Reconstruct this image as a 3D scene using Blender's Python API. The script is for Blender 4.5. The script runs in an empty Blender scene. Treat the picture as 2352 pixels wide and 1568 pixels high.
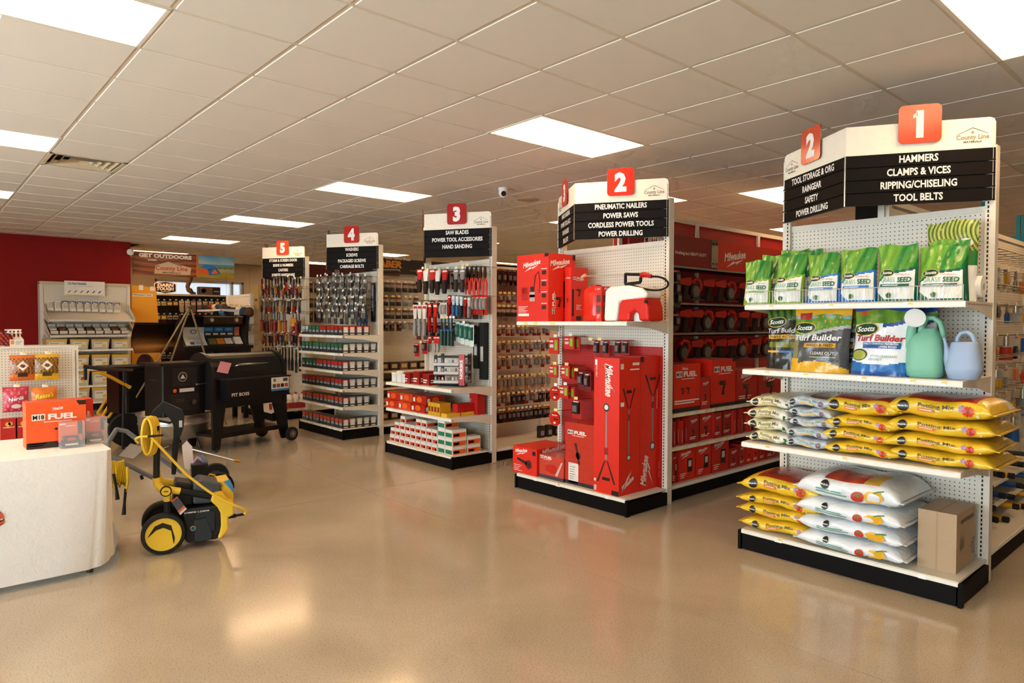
import bpy, math, random
import numpy as np
from mathutils import Vector, Matrix
rnd = random.Random(7)
scene = bpy.context.scene
# ------------------------------------------------------------------ camera
H = 1.5                      # eye height above the floor (m)
FPX, YAW, PITCH, ROLL = 1563.22, 48.3117, 1.5698, 0.16397
_a, _p, _r = (math.radians(v) for v in (YAW, PITCH, ROLL))
FW = Vector((-math.sin(_a)*math.cos(_p), math.cos(_a)*math.cos(_p), -math.sin(_p)))
_rt = Vector((math.cos(_a), math.sin(_a), 0)); _up = _rt.cross(FW)
RT = _rt*math.cos(_r) + _up*math.sin(_r); UP = -_rt*math.sin(_r) + _up*math.cos(_r)
cam_d = bpy.data.cameras.new('camera'); cam_d.sensor_width = 36.0; cam_d.lens = FPX/2352*36.0
cam_d.clip_start = 0.05; cam_d.clip_end = 200
cam = bpy.data.objects.new('camera', cam_d); scene.collection.objects.link(cam)
_m = Matrix((RT, UP, -FW)).transposed().to_4x4(); _m.translation = (0, 0, H)
cam.matrix_world = _m; scene.camera = cam
def _ray(x, y): return FW*FPX + RT*(x-1176) - UP*(y-784)
def AZ(x, y, z=0.0):
    d = _ray(x, y); return Vector((0, 0, H)) + d*((z-H)/d.z)
def AY(x, y, Y):
    d = _ray(x, y); return Vector((0, 0, H)) + d*(Y/d.y)
def AX(x, y, X):
    d = _ray(x, y); return Vector((0, 0, H)) + d*(X/d.x)
# ------------------------------------------------------------------ world, daylight, exposure
world = bpy.data.worlds.new('world'); scene.world = world; world.use_nodes = True
_bg = world.node_tree.nodes['Background']; _bg.inputs[0].default_value = (0.74, 0.90, 1.0, 1); _bg.inputs[1].default_value = 27.0
vs = scene.view_settings
vs.view_transform = 'Standard'; vs.look = 'None'; vs.gamma = 1.0; vs.use_curve_mapping = False; vs.exposure = -0.10
LIGHT_RGB = (1.0, 0.64, 0.33); LIGHT_STR = 11.0
cy = scene.cycles; cy.max_bounces = 5; cy.diffuse_bounces = 3; cy.glossy_bounces = 2; cy.transmission_bounces = 1; cy.transparent_max_bounces = 5
cy.caustics_reflective = False; cy.caustics_refractive = False; cy.use_adaptive_sampling = True; cy.adaptive_threshold = 0.13; cy.adaptive_min_samples = 10; cy.use_denoising = True; cy.sample_clamp_indirect = 8.0
ZC = H + 1.47629             # ceiling height
# ------------------------------------------------------------------ helpers
C = scene.collection
def srgb(h):
    h = h.lstrip('#'); o = []
    for i in (0, 2, 4):
        c = int(h[i:i+2], 16)/255
        o.append(c/12.92 if c <= 0.04045 else ((c+0.055)/1.055)**2.4)
    return tuple(o)
_cc = {}
def col(c):
    if isinstance(c, str):
        if c not in _cc: _cc[c] = srgb(c)
        return _cc[c]
    return c
def mixc(a, b, t):
    a = col(a); b = col(b); return tuple(a[i]*(1-t)+b[i]*t for i in range(3))
_txt = {}
def text_geo(s, bold=0.0):
    k = (s, bold)
    if k not in _txt:
        cu = bpy.data.curves.new('t', 'FONT'); cu.body = s; cu.size = 1.0; cu.resolution_u = 2; cu.offset = bold
        cu.fill_mode = 'FRONT'
        ob = bpy.data.objects.new('t', cu); C.objects.link(ob)
        dg = bpy.context.evaluated_depsgraph_get(); oe = ob.evaluated_get(dg); me = oe.to_mesh()
        v = np.array([tuple(p.co)[:2] for p in me.vertices]) if len(me.vertices) else np.zeros((1, 2))
        f = [tuple(p.vertices) for p in me.polygons]
        oe.to_mesh_clear(); bpy.data.objects.remove(ob); bpy.data.curves.remove(cu)
        mn = v.min(0); v = v - np.array([mn[0], 0.0])
        _txt[k] = (v, f, v[:, 0].max())
    return _txt[k]
class MB:
    curved = False
    def __init__(s): s.v = []; s.f = []; s.c = []; s.s = []
    def add(s, vs, fs, c, sm=False):
        o = len(s.v); s.v.extend([tuple(p) for p in vs])
        many = isinstance(c, list)
        for i, f in enumerate(fs):
            s.f.append(tuple(j+o for j in f)); s.c.append(col(c[i]) if many else col(c)); s.s.append(sm)
        return s
    def box(s, a, b, c, front=None, top=None, M=None):
        x0, y0, z0 = a; x1, y1, z1 = b
        vs = [Vector(p) for p in ((x0,y0,z0),(x1,y0,z0),(x1,y1,z0),(x0,y1,z0),(x0,y0,z1),(x1,y0,z1),(x1,y1,z1),(x0,y1,z1))]
        if M is not None: vs = [M @ v for v in vs]
        cs = [c, top or c, front or c, c, c, c]
        return s.add(vs, [(0,3,2,1),(4,5,6,7),(0,1,5,4),(1,2,6,5),(2,3,7,6),(3,0,4,7)], cs)
    def quad(s, p, c): return s.add(p, [tuple(range(len(p)))], c)
    def prism(s, poly, fn, d0, d1, c, side=None, sm=False):
        n = len(poly); vs = [fn(x, y, d0) for x, y in poly] + [fn(x, y, d1) for x, y in poly]
        fs = [tuple(range(n))[::-1], tuple(range(n, 2*n))] + [(i, (i+1) % n, (i+1) % n+n, i+n) for i in range(n)]
        return s.add(vs, fs, [c, c] + [side or c]*n, sm)
    def cyl(s, p0, p1, r0, c, r1=None, n=12, caps=True, sm=True):
        p0 = Vector(p0); p1 = Vector(p1); r1 = r0 if r1 is None else r1
        d = (p1-p0).normalized(); u = d.orthogonal().normalized(); w = d.cross(u)
        vs = []
        for p, r in ((p0, r0), (p1, r1)):
            for i in range(n):
                t = 2*math.pi*i/n; vs.append(p + (u*math.cos(t)+w*math.sin(t))*r)
        s.add(vs, [(i, (i+1) % n, (i+1) % n+n, i+n) for i in range(n)], c, sm)
        if caps: s.add(vs, [tuple(range(n))[::-1], tuple(range(n, 2*n))], c)
        return s
    def tube(s, pts, r, c, n=8, caps=True, closed=False):
        pts = [Vector(p) for p in pts]; m = len(pts); vs = []; u = None
        for i, p in enumerate(pts):
            if closed: d = pts[(i+1) % m]-pts[i-1]
            else: d = pts[min(i+1, m-1)]-pts[max(i-1, 0)]
            d = d.normalized() if d.length > 1e-9 else Vector((0, 0, 1))
            u = d.orthogonal() if u is None else (u - d*u.dot(d))
            if u.length < 1e-6: u = d.orthogonal()
            u = u.normalized(); w = d.cross(u); rr = r[i] if isinstance(r, (list, tuple)) else r
            for k in range(n):
                t = 2*math.pi*k/n; vs.append(p+(u*math.cos(t)+w*math.sin(t))*rr)
        fs = []
        for i in range(m if closed else m-1):
            j = (i+1) % m
            for k in range(n): fs.append((i*n+k, i*n+(k+1) % n, j*n+(k+1) % n, j*n+k))
        s.add(vs, fs, c, True)
        if caps and not closed: s.add(vs, [tuple(range(n))[::-1], tuple(range((m-1)*n, m*n))], c)
        return s
    def lathe(s, prof, c, n=20, M=None, sm=True):
        vs = []; fs = []; m = len(prof)
        for r, z in prof:
            for k in range(n):
                t = 2*math.pi*k/n; p = Vector((r*math.cos(t), r*math.sin(t), z)); vs.append(M @ p if M is not None else p)
        for i in range(m-1):
            for k in range(n): fs.append((i*n+k, i*n+(k+1) % n, (i+1)*n+(k+1) % n, (i+1)*n+k))
        return s.add(vs, fs, c, sm)
    def grid(s, fn, nu, nv, c, sm=True, flip=False):
        vs = [fn(i/nu, j/nv) for j in range(nv+1) for i in range(nu+1)]; fs = []; cs = []
        for j in range(nv):
            for i in range(nu):
                a = j*(nu+1)+i; q = (a, a+1, a+nu+2, a+nu+1); fs.append(q[::-1] if flip else q)
                cs.append(c((i+.5)/nu, (j+.5)/nv) if callable(c) else c)
        return s.add(vs, fs, cs, sm)
    def text(s, t, c, h, fn, w=None, maxw=None, bold=0.02, shear=0.0, align='c', cut=False):
        # fn(x, y) -> 3D point; x runs along the line, y up; h = cap height; w = width to stretch to
        v, f, tw = text_geo(t, bold); k = h/0.70; sx = k
        if w: sx = w/max(tw, 1e-6)
        elif maxw and tw*k > maxw: sx = maxw/tw
        off = {'c': -tw*sx/2, 'l': 0.0, 'r': -tw*sx}[align]
        return s.add([fn(x*sx+off+shear*y*k, y*k) for x, y in v], f, c)
    def disc(s, fn, x, y, r, c, n=16, ry=None):
        ry = ry or r
        if not s.curved: return s.add([fn(x+r*math.cos(2*math.pi*i/n), y+ry*math.sin(2*math.pi*i/n)) for i in range(n)], [tuple(range(n))], c)
        q = 4; vs = [fn(x, y)] + [fn(x+r*k/q*math.cos(2*math.pi*i/n), y+ry*k/q*math.sin(2*math.pi*i/n)) for k in range(1, q+1) for i in range(n)]
        fs = [(0, 1+i, 1+(i+1) % n) for i in range(n)] + [(1+(k-1)*n+i, 1+k*n+i, 1+k*n+(i+1) % n, 1+(k-1)*n+(i+1) % n) for k in range(1, q) for i in range(n)]
        return s.add(vs, fs, c)
    def rect(s, fn, x0, y0, x1, y1, c):
        if s.curved: return s.grid(lambda u, v: fn(x0+(x1-x0)*u, y0+(y1-y0)*v), 10, 3, c, sm=False)
        return s.add([fn(x0, y0), fn(x1, y0), fn(x1, y1), fn(x0, y1)], [(0, 1, 2, 3)], c)
    def poly(s, fn, pts, c): return s.add([fn(x, y) for x, y in pts], [tuple(range(len(pts)))], c)
    def mesh(s, name, m):
        me = bpy.data.meshes.new(name); me.from_pydata(s.v, [], s.f)
        at = me.color_attributes.new('Col', 'FLOAT_COLOR', 'CORNER')
        lens = np.array([len(f) for f in s.f]); cs = np.repeat(np.array(s.c, dtype=np.float32).reshape(-1, 3), lens, axis=0)
        at.data.foreach_set('color', np.hstack([cs, np.ones((len(cs), 1), np.float32)]).ravel())
        me.polygons.foreach_set('use_smooth', np.array(s.s, dtype=bool))
        me.materials.append(m); me.update(); return me
    def build(s, name, m, parent=None, loc=None):
        o = bpy.data.objects.new(name, s.mesh(name, MAT[m] if isinstance(m, str) else m)); C.objects.link(o)
        if parent is not None: o.parent = parent
        if loc is not None: o.location = loc
        return o
def use(name, me, parent=None, loc=None, rz=0.0):
    o = bpy.data.objects.new(name, me); C.objects.link(o)
    if parent is not None: o.parent = parent
    if loc is not None: o.location = loc
    if rz: o.rotation_euler.z = rz
    return o
def tag(o, label=None, cat=None, group=None, kind=None):
    if label: o['label'] = label
    if cat: o['category'] = cat
    if group: o['group'] = group
    if kind: o['kind'] = kind
    return o
def thing(name, label, cat, loc=(0, 0, 0), rz=0.0, group=None):
    o = bpy.data.objects.new(name, None); C.objects.link(o); o.empty_display_size = 0.05
    o.location = loc; o.rotation_euler.z = rz; return tag(o, label, cat, group)
ORDW = ('first', 'second', 'third', 'fourth', 'fifth', 'sixth', 'seventh', 'eighth', 'ninth', 'tenth', 'eleventh', 'twelfth', 'thirteenth', 'fourteenth', 'fifteenth', 'sixteenth', 'seventeenth', 'eighteenth', 'nineteenth', 'twentieth')
def nth(i): return ORDW[i] if i < 20 else 'number %d' % (i+1)
def kids(o): return [x for x in C.objects if x.parent is o]
def dup(o, loc, rz=None, label=None, group=None, children=None):
    r = o.copy(); C.objects.link(r); r.location = loc
    if rz is not None: r.rotation_euler.z = rz
    if label: r['label'] = label
    if group: r['group'] = group
    for ch in (children or []):
        c = ch.copy(); C.objects.link(c); c.parent = r
    return r
# ------------------------------------------------------------------ materials
MAT = {}
def newmat(name):
    m = bpy.data.materials.new(name); m.use_nodes = True; nt = m.node_tree; MAT[name] = m
    return m, nt, nt.nodes['Principled BSDF']
def N(nt, t, **kw):
    n = nt.nodes.new(t)
    for k, v in kw.items(): setattr(n, k, v)
    return n
def vcmat(name, rough=0.5, metal=0.0, spec=0.5, var=0.06, vscale=30, bump=0.0, bscale=60, coat=0.0, alpha=None):
    m, nt, b = newmat(name); L = nt.links
    at = N(nt, 'ShaderNodeVertexColor', layer_name='Col'); tc = N(nt, 'ShaderNodeTexCoord')
    nz = N(nt, 'ShaderNodeTexNoise'); nz.inputs['Scale'].default_value = vscale; nz.inputs['Detail'].default_value = 3
    L.new(tc.outputs['Object'], nz.inputs['Vector'])
    mr = N(nt, 'ShaderNodeMapRange'); mr.inputs[3].default_value = 1-var; mr.inputs[4].default_value = 1+var
    L.new(nz.outputs[0], mr.inputs[0])
    mx = N(nt, 'ShaderNodeVectorMath', operation='MULTIPLY'); L.new(at.outputs['Color'], mx.inputs[0]); L.new(mr.outputs[0], mx.inputs[1])
    L.new(mx.outputs[0], b.inputs['Base Color'])
    b.inputs['Roughness'].default_value = rough; b.inputs['Metallic'].default_value = metal
    b.inputs['Specular IOR Level'].default_value = spec; b.inputs['Coat Weight'].default_value = coat; b.inputs['Coat Roughness'].default_value = 0.15
    if bump:
        n2 = N(nt, 'ShaderNodeTexNoise'); n2.inputs['Scale'].default_value = bscale; n2.inputs['Detail'].default_value = 4; n2.inputs['Distortion'].default_value = 1.2
        L.new(tc.outputs['Object'], n2.inputs['Vector'])
        bp = N(nt, 'ShaderNodeBump'); bp.inputs['Strength'].default_value = bump; bp.inputs['Distance'].default_value = 0.01
        L.new(n2.outputs[0], bp.inputs['Height']); L.new(bp.outputs[0], b.inputs['Normal'])
    if alpha is not None: b.inputs['Alpha'].default_value = alpha
    return m
vcmat('paint', 0.45, spec=0.35); vcmat('matte', 0.7); vcmat('carton', 0.5, var=0.04); vcmat('gloss', 0.2, var=0.03)
vcmat('plastic', 0.42, var=0.04, spec=0.28); vcmat('rubber', 0.75, spec=0.3); vcmat('steel', 0.28, metal=1.0, var=0.08); vcmat('galv', 0.38, metal=0.9, var=0.2, vscale=14)
vcmat('film', 0.26, var=0.05, bump=0.55, bscale=16, coat=0.3); vcmat('print', 0.4, var=0.02); vcmat('blackmetal', 0.28, var=0.1, spec=0.3, bump=0.03, bscale=200)
vcmat('frost', 0.5, alpha=0.86, var=0.02); vcmat('dull', 0.62, spec=0.12); vcmat('clear', 0.08, alpha=0.28, var=0.02); vcmat('cloth', 0.9, spec=0.15, var=0.03, bump=0.25, bscale=30)
vcmat('wall', 0.75, spec=0.25, var=0.02, vscale=3, bump=0.04, bscale=150); vcmat('tilem', 0.9, spec=0.15, var=0.03, vscale=160, bump=0.15, bscale=300)
def emis(name, rgb, st):
    m, nt, b = newmat(name); b.inputs['Base Color'].default_value = (0.8, 0.8, 0.8, 1)
    b.inputs['Emission Color'].default_value = (*rgb, 1); b.inputs['Emission Strength'].default_value = st
    nz = N(nt, 'ShaderNodeTexNoise'); nz.inputs['Scale'].default_value = 3
    mr = N(nt, 'ShaderNodeMapRange'); mr.inputs[3].default_value = st*0.97; mr.inputs[4].default_value = st*1.03
    nt.links.new(nz.outputs[0], mr.inputs[0]); nt.links.new(mr.outputs[0], b.inputs['Emission Strength'])
emis('lens', LIGHT_RGB, LIGHT_STR)
PITCHP = 0.0256
def pegmat(name, base, hole, ax):
    # rows of small round holes; ax = (horizontal axis, vertical axis) of the board in its own coordinates
    m, nt, b = newmat(name); L = nt.links; tc = N(nt, 'ShaderNodeTexCoord'); sp = N(nt, 'ShaderNodeSeparateXYZ')
    L.new(tc.outputs['Object'], sp.inputs[0]); sq = []
    for a in ax:
        d = N(nt, 'ShaderNodeMath', operation='DIVIDE'); d.inputs[1].default_value = PITCHP; L.new(sp.outputs[a], d.inputs[0])
        fr = N(nt, 'ShaderNodeMath', operation='FRACT'); L.new(d.outputs[0], fr.inputs[0])
        su = N(nt, 'ShaderNodeMath', operation='SUBTRACT'); su.inputs[1].default_value = 0.5; L.new(fr.outputs[0], su.inputs[0])
        pw = N(nt, 'ShaderNodeMath', operation='MULTIPLY'); L.new(su.outputs[0], pw.inputs[0]); L.new(su.outputs[0], pw.inputs[1]); sq.append(pw)
    ad = N(nt, 'ShaderNodeMath', operation='ADD'); L.new(sq[0].outputs[0], ad.inputs[0]); L.new(sq[1].outputs[0], ad.inputs[1])
    lt = N(nt, 'ShaderNodeMath', operation='LESS_THAN'); lt.inputs[1].default_value = 0.019; L.new(ad.outputs[0], lt.inputs[0])
    mx = N(nt, 'ShaderNodeMix', data_type='RGBA'); mx.inputs[6].default_value = (*col(base), 1); mx.inputs[7].default_value = (*col(hole), 1)
    L.new(lt.outputs[0], mx.inputs[0]); L.new(mx.outputs[2], b.inputs['Base Color']); b.inputs['Roughness'].default_value = 0.45
CREAM = '#dbd2c1'
pegmat('peg_xz', CREAM, '#1c1712', (0, 2)); pegmat('peg_yz', CREAM, '#1c1712', (1, 2)); pegmat('peg_red', '#b01410', '#2a0202', (1, 2)); pegmat('peg_redx', '#b01410', '#2a0202', (0, 2))
# polished concrete
m, nt, b = newmat('concrete'); L = nt.links; tc = N(nt, 'ShaderNodeTexCoord')
def _noise(sc, det=4, dist=0.0):
    n = N(nt, 'ShaderNodeTexNoise'); n.inputs['Scale'].default_value = sc; n.inputs['Detail'].default_value = det; n.inputs['Distortion'].default_value = dist
    L.new(tc.outputs['Object'], n.inputs['Vector']); return n
n1 = _noise(0.9, 6, 0.6); n2 = _noise(125, 2); vo = N(nt, 'ShaderNodeTexVoronoi'); vo.inputs['Scale'].default_value = 130; L.new(tc.outputs['Object'], vo.inputs['Vector'])
r1 = N(nt, 'ShaderNodeValToRGB'); L.new(n1.outputs[0], r1.inputs[0])
r1.color_ramp.elements[0].position = 0.3; r1.color_ramp.elements[0].color = (*srgb('#ac9a82'), 1); r1.color_ramp.elements[1].position = 0.7; r1.color_ramp.elements[1].color = (*srgb('#c3b198'), 1)
r2 = N(nt, 'ShaderNodeValToRGB'); L.new(n2.outputs[0], r2.inputs[0]); r2.color_ramp.elements[0].position = 0.30; r2.color_ramp.elements[0].color = (0.68, 0.66, 0.64, 1); r2.color_ramp.elements[1].position = 0.48; r2.color_ramp.elements[1].color = (1, 1, 1, 1)
e = r2.color_ramp.elements.new(0.68); e.color = (1, 1, 1, 1); e = r2.color_ramp.elements.new(0.75); e.color = (1.15, 1.12, 1.08, 1)
mm = N(nt, 'ShaderNodeVectorMath', operation='MULTIPLY'); L.new(r1.outputs[0], mm.inputs[0]); L.new(r2.outputs[0], mm.inputs[1]); L.new(mm.outputs[0], b.inputs['Base Color'])
n3 = _noise(2.2, 5); mr = N(nt, 'ShaderNodeMapRange'); mr.inputs[3].default_value = 0.09; mr.inputs[4].default_value = 0.19; L.new(n3.outputs[0], mr.inputs[0]); L.new(mr.outputs[0], b.inputs['Roughness'])
n4 = _noise(5, 3); bp = N(nt, 'ShaderNodeBump'); bp.inputs['Strength'].default_value = 0.02; bp.inputs['Distance'].default_value = 0.02; L.new(n4.outputs[0], bp.inputs['Height']); L.new(bp.outputs[0], b.inputs['Normal'])
b.inputs['Specular IOR Level'].default_value = 0.55
# ------------------------------------------------------------------ the room
def struct(name, mb, mat, label=None):
    o = mb.build(name, mat); o['kind'] = 'structure'
    if label: o['label'] = label
    return o
X0, X1, Y0, Y1 = -17.8, 5.0, -4.5, 15.0
fl = bpy.data.objects.new('floor', None); C.objects.link(fl); tag(fl, 'polished tan concrete store floor', None, None, 'structure')
# slabs between the saw-cut joints
def _cuts(a, b, at): return [a] + [c for c in at if a < c < b] + [b]
xs = _cuts(X0-0.2, X1, [-15.2, -10.6, -5.35, -0.1]); ys = _cuts(Y0, Y1, [-2.0, 3.05, 8.1, 12.6])
for i in range(len(xs)-1):
    for j in range(len(ys)-1):
        g = 0.0025
        MB().box((xs[i]+g, ys[j]+g, -0.12), (xs[i+1]-g, ys[j+1]-g, 0.0), '#b09878').build('floor_slab', 'concrete', fl)
MB().box((X0-0.3, Y0-0.2, -0.2), (X1+0.2, Y1+0.2, -0.125), '#4a3a2a').build('subfloor', 'matte', fl)
struct('wall_left', MB().box((-14.6, Y0, 0), (-14.2, 3.14, ZC+0.12), '#8a0f09'), 'wall', 'dark red painted wall behind the fastener rack')
struct('wall_return', MB().box((X0, 2.74, 0), (-14.6, 3.14, ZC+0.12), '#d8c4a4'), 'wall', 'beige return wall beside the red wall')
# beige wall with one high window
wy0, wy1, wz0, wz1 = 4.45, 6.55, 1.95, 2.52
BW = '#d9c6a8'
w = MB().box((X0-0.25, 3.14, 0), (X0, wy0, ZC+0.12), BW).box((X0-0.25, wy1, 0), (X0, Y1, ZC+0.12), BW).box((X0-0.25, wy0, 0), (X0, wy1, wz0), BW).box((X0-0.25, wy0, wz1), (X0, wy1, ZC+0.12), BW)
struct('wall_far_left', w, 'wall', 'beige far wall with a high window')
struct('wall_back', MB().box((X0-0.25, Y1, 0), (X1+0.2, Y1+0.2, ZC+0.12), BW), 'wall', 'beige wall at the end of the aisles')
struct('wall_right', MB().box((X1, Y0-0.2, 0), (X1+0.2, Y1, ZC+0.12), BW), 'wall', 'beige side wall')
wn = bpy.data.objects.new('window_1', None); C.objects.link(wn); tag(wn, 'high bright window in the far wall', None, None, 'structure')
fr = MB()
for a, b_ in (((X0-0.2, wy0, wz0), (X0-0.05, wy0+0.05, wz1)), ((X0-0.2, wy1-0.05, wz0), (X0-0.05, wy1, wz1)), ((X0-0.2, wy0, wz0), (X0-0.05, wy1, wz0+0.05)), ((X0-0.2, wy0, wz1-0.05), (X0-0.05, wy1, wz1)), ((X0-0.2, wy1-0.30, wz0), (X0-0.05, wy1-0.25, wz1))): fr.box(a, b_, '#cfd2cc')
fr.build('window_frame', 'paint', wn)
MB().box((X0-0.13, wy0+0.04, wz0+0.04), (X0-0.125, wy1-0.04, wz1-0.04), '#f4f8ff').build('pane', 'frost', wn)
# storefront behind the camera: piers, glazing above a low wall
fw = MB(); gl = []; px0 = X0
segs = [(-8.4, -5.2), (-4.6, -1.4), (-0.8, 2.4)]
cur = -14.6
for a, b_ in segs:
    fw.box((cur, Y0-0.2, 0), (a, Y0, ZC+0.12), BW); fw.box((a, Y0-0.2, 0), (b_, Y0, 0.5), BW); fw.box((a, Y0-0.2, 2.45), (b_, Y0, ZC+0.12), BW); cur = b_
fw.box((cur, Y0-0.2, 0), (X1, Y0, ZC+0.12), BW)
struct('wall_front', fw, 'wall', 'storefront wall with large windows')
for k, (a, b_) in enumerate(segs):
    wn = bpy.data.objects.new('window_%d' % (k+2), None); C.objects.link(wn); tag(wn, 'large storefront window', None, None, 'structure')
    f = MB(); y = Y0-0.12
    for x in (a, (a+b_)/2-0.03, b_-0.06): f.box((x, y-0.03, 0.5), (x+0.06, y+0.03, 2.45), '#3a3632')
    f.box((a, y-0.03, 0.5), (b_, y+0.03, 0.56), '#3a3632').box((a, y-0.03, 2.39), (b_, y+0.03, 2.45), '#3a3632'); f.build('window_frame', 'paint', wn)
    MB().box((a+0.03, y-0.003, 0.53), (b_-0.03, y+0.003, 2.42), '#f4f8ff').build('pane', 'clear', wn)
    ld = bpy.data.lights.new('window_portal', 'AREA'); ld.shape = 'RECTANGLE'; ld.size = b_-a; ld.size_y = 1.95; ld.cycles.is_portal = True
    lo = bpy.data.objects.new('window_portal', ld); C.objects.link(lo); lo.location = ((a+b_)/2, Y0-0.25, 1.475); lo.rotation_euler = (math.radians(90), 0, 0)
# ------------------------------------------------------------------ ceiling: tiles on a recessed grid
T = 0.6096; GX, GY = -4.1178, 0.964          # grid crossing i=0, j=0 ; i runs to -x, j to +y
LIGHTS = [(i, j) for i in (-6, -1, 4, 9, 14, 19) for j in (-8, -2, 4, 10, 16) if not (i == 19 and j < 3) and not (i == 14 and j < 3 and j > -4)] + [(1, 8), (1, 15)]
VENT = (5, 0)
taken = {}
for i, j in LIGHTS:
    taken[(i, j)] = 1; taken[(i, j+1)] = 1
taken[VENT] = 1
ce = bpy.data.objects.new('ceiling', None); C.objects.link(ce); tag(ce, 'suspended ceiling of square tiles', None, None, 'structure')
MB().box((X0-0.25, Y0-0.2, ZC+0.10), (X1+0.2, Y1+0.2, ZC+0.13), '#b9a284').build('ceiling_deck', 'matte', ce)
def tile_mb(mb, cx, cy):
    h = T/2-0.010; h2 = h-0.005; z0 = ZC; z1 = ZC+0.007; z2 = ZC+0.03
    vs = [(cx+sx*a, cy+sy*a, z) for a, z in ((h2, z0), (h, z1), (h, z2)) for sx, sy in ((-1, -1), (1, -1), (1, 1), (-1, 1))]
    fs = [(3, 2, 1, 0), (8, 9, 10, 11)] + [(a+k, a+(k+1) % 4, a+4+(k+1) % 4, a+4+k) for a in (0, 4) for k in range(4)]
    mb.add(vs, fs, '#eae4d8')
tl = []
for i in range(-15, 23):
    for j in range(-9, 23):
        cx = GX-(i+.5)*T; cy = GY+(j+.5)*T
        if (i, j) in taken or not (X0+0.1 < cx < X1-0.3 and Y0+0.3 < cy < Y1-0.3) or (cx < -14.5 and cy < 3.45): continue
        d = FW.x*cx+FW.y*cy; s_ = RT.x*cx+RT.y*cy
        vis = d > 1.0 and abs(s_)/d < 0.86 and (ZC-H)/d < 0.62
        tl.append((d if vis else 1e3+d, cx, cy))
tl.sort(); proto = MB(); tile_mb(proto, 0, 0); tm = proto.mesh('ceiling_tile', MAT['tilem'])
for d, cx, cy in tl[:300]: use('ceiling_tile', tm, ce, (cx, cy, 0))
rest = MB()
for d, cx, cy in tl[300:]: tile_mb(rest, cx, cy)
rest.build('more_ceiling_tiles', 'tilem', ce)['kind'] = 'stuff'
gb = MB()
for i in range(-15, 24):
    x = GX-i*T
    if X0 < x < X1: gb.box((x-0.012, Y0, ZC+0.0035), (x+0.012, Y1, ZC+0.02), '#e0d4bf')
for j in range(-9, 24):
    y = GY+j*T
    if Y0 < y < Y1: gb.box((X0, y-0.012, ZC+0.004), (X1, y+0.012, ZC+0.0195), '#e0d4bf')
gb.build('ceiling_grid', 'paint', ce)
lf = MB(); 
for a, b_ in (((-T/2, -T, 0), (-T/2+0.018, T, 0.06)), ((T/2-0.018, -T, 0), (T/2, T, 0.06)), ((-T/2, -T, 0), (T/2, -T+0.018, 0.06)), ((-T/2, T-0.018, 0), (T/2, T, 0.06)), ((-T/2, -T, 0.05), (T/2, T, 0.06))): lf.box(a, b_, '#efe6d6')
lfm = lf.mesh('frame', MAT['paint']); ll = MB().box((-T/2+0.018, -T+0.018, 0.004), (T/2-0.018, T-0.018, 0.012), '#ffffff').mesh('diffuser', MAT['lens'])
for i, j in LIGHTS:
    x = GX-(i+.5)*T; y = GY+(j+1)*T
    if not (Y0+T+0.05 < y < Y1-T-0.05 and x < X1-0.4): continue
    NTH = ('first', 'second', 'third', 'fourth', 'fifth', 'sixth', 'seventh')
    if (i, j) in ((1, 8), (1, 15)): lab = 'odd light panel between the regular rows, %s aisle 2' % ('over the mouth of' if j == 8 else 'deep in')
    else: lab = 'ceiling light panel, %s column from the storefront corner side, %s row from the windows' % (NTH[(i+6)//5], NTH[(j+8)//6])
    t = thing('ceiling_light', lab, 'ceiling light', (x, y, ZC-0.002), 0, 'ceiling light panels')
    use('frame', lfm, t); use('diffuser', ll, t)
# ------------------------------------------------------------------ end-cap shelving and aisle runs
S = H/1.267
XR = [v*S for v in (-.915, -2.80, -4.70, -6.66, -8.53, -10.45)]
W = 1.07*S; YF = 3.495*S; YB = 3.97*S; ZT = 2.134*S; HALF = W/2
SLOT = MB()
for k in range(92): SLOT.box((-0.004, -0.0022, 0.12+k*0.0256), (0.004, -0.0006, 0.1355+k*0.0256), '#0d0b0a')
SLOTM = SLOT.mesh('slot_strip', MAT['matte'])
TAGM = MB().box((-0.024, -0.002, -0.014), (0.024, 0, 0.014), '#f2efe6').box((0.0, -0.0025, 0.001), (0.024, -0.002, 0.0125), '#f0c540').mesh('price_tag', MAT['print'])
TAGW = MB().box((-0.02, -0.002, -0.013), (0.02, 0, 0.013), '#f4f2ec').mesh('price_tag', MAT['print'])
TAGY = MB().box((-0.022, -0.002, -0.013), (0.022, 0, 0.013), '#f2d98a').mesh('price_tag', MAT['print'])
ENDW = {1: 'white pegboard end shelving with seed pouches and soil bags, aisle 1', 2: 'white end shelving of red power tool cartons under the aisle 2 sign',
        3: 'white end shelving with knives and carousel under the aisle 3 sign', 4: 'white end shelving of screw boxes under the aisle 4 sign',
        5: 'white end shelving of hung hand tools under the aisle 5 sign', 6: 'far white end shelving with caps, no sign above it'}
CAP = {}
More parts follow.
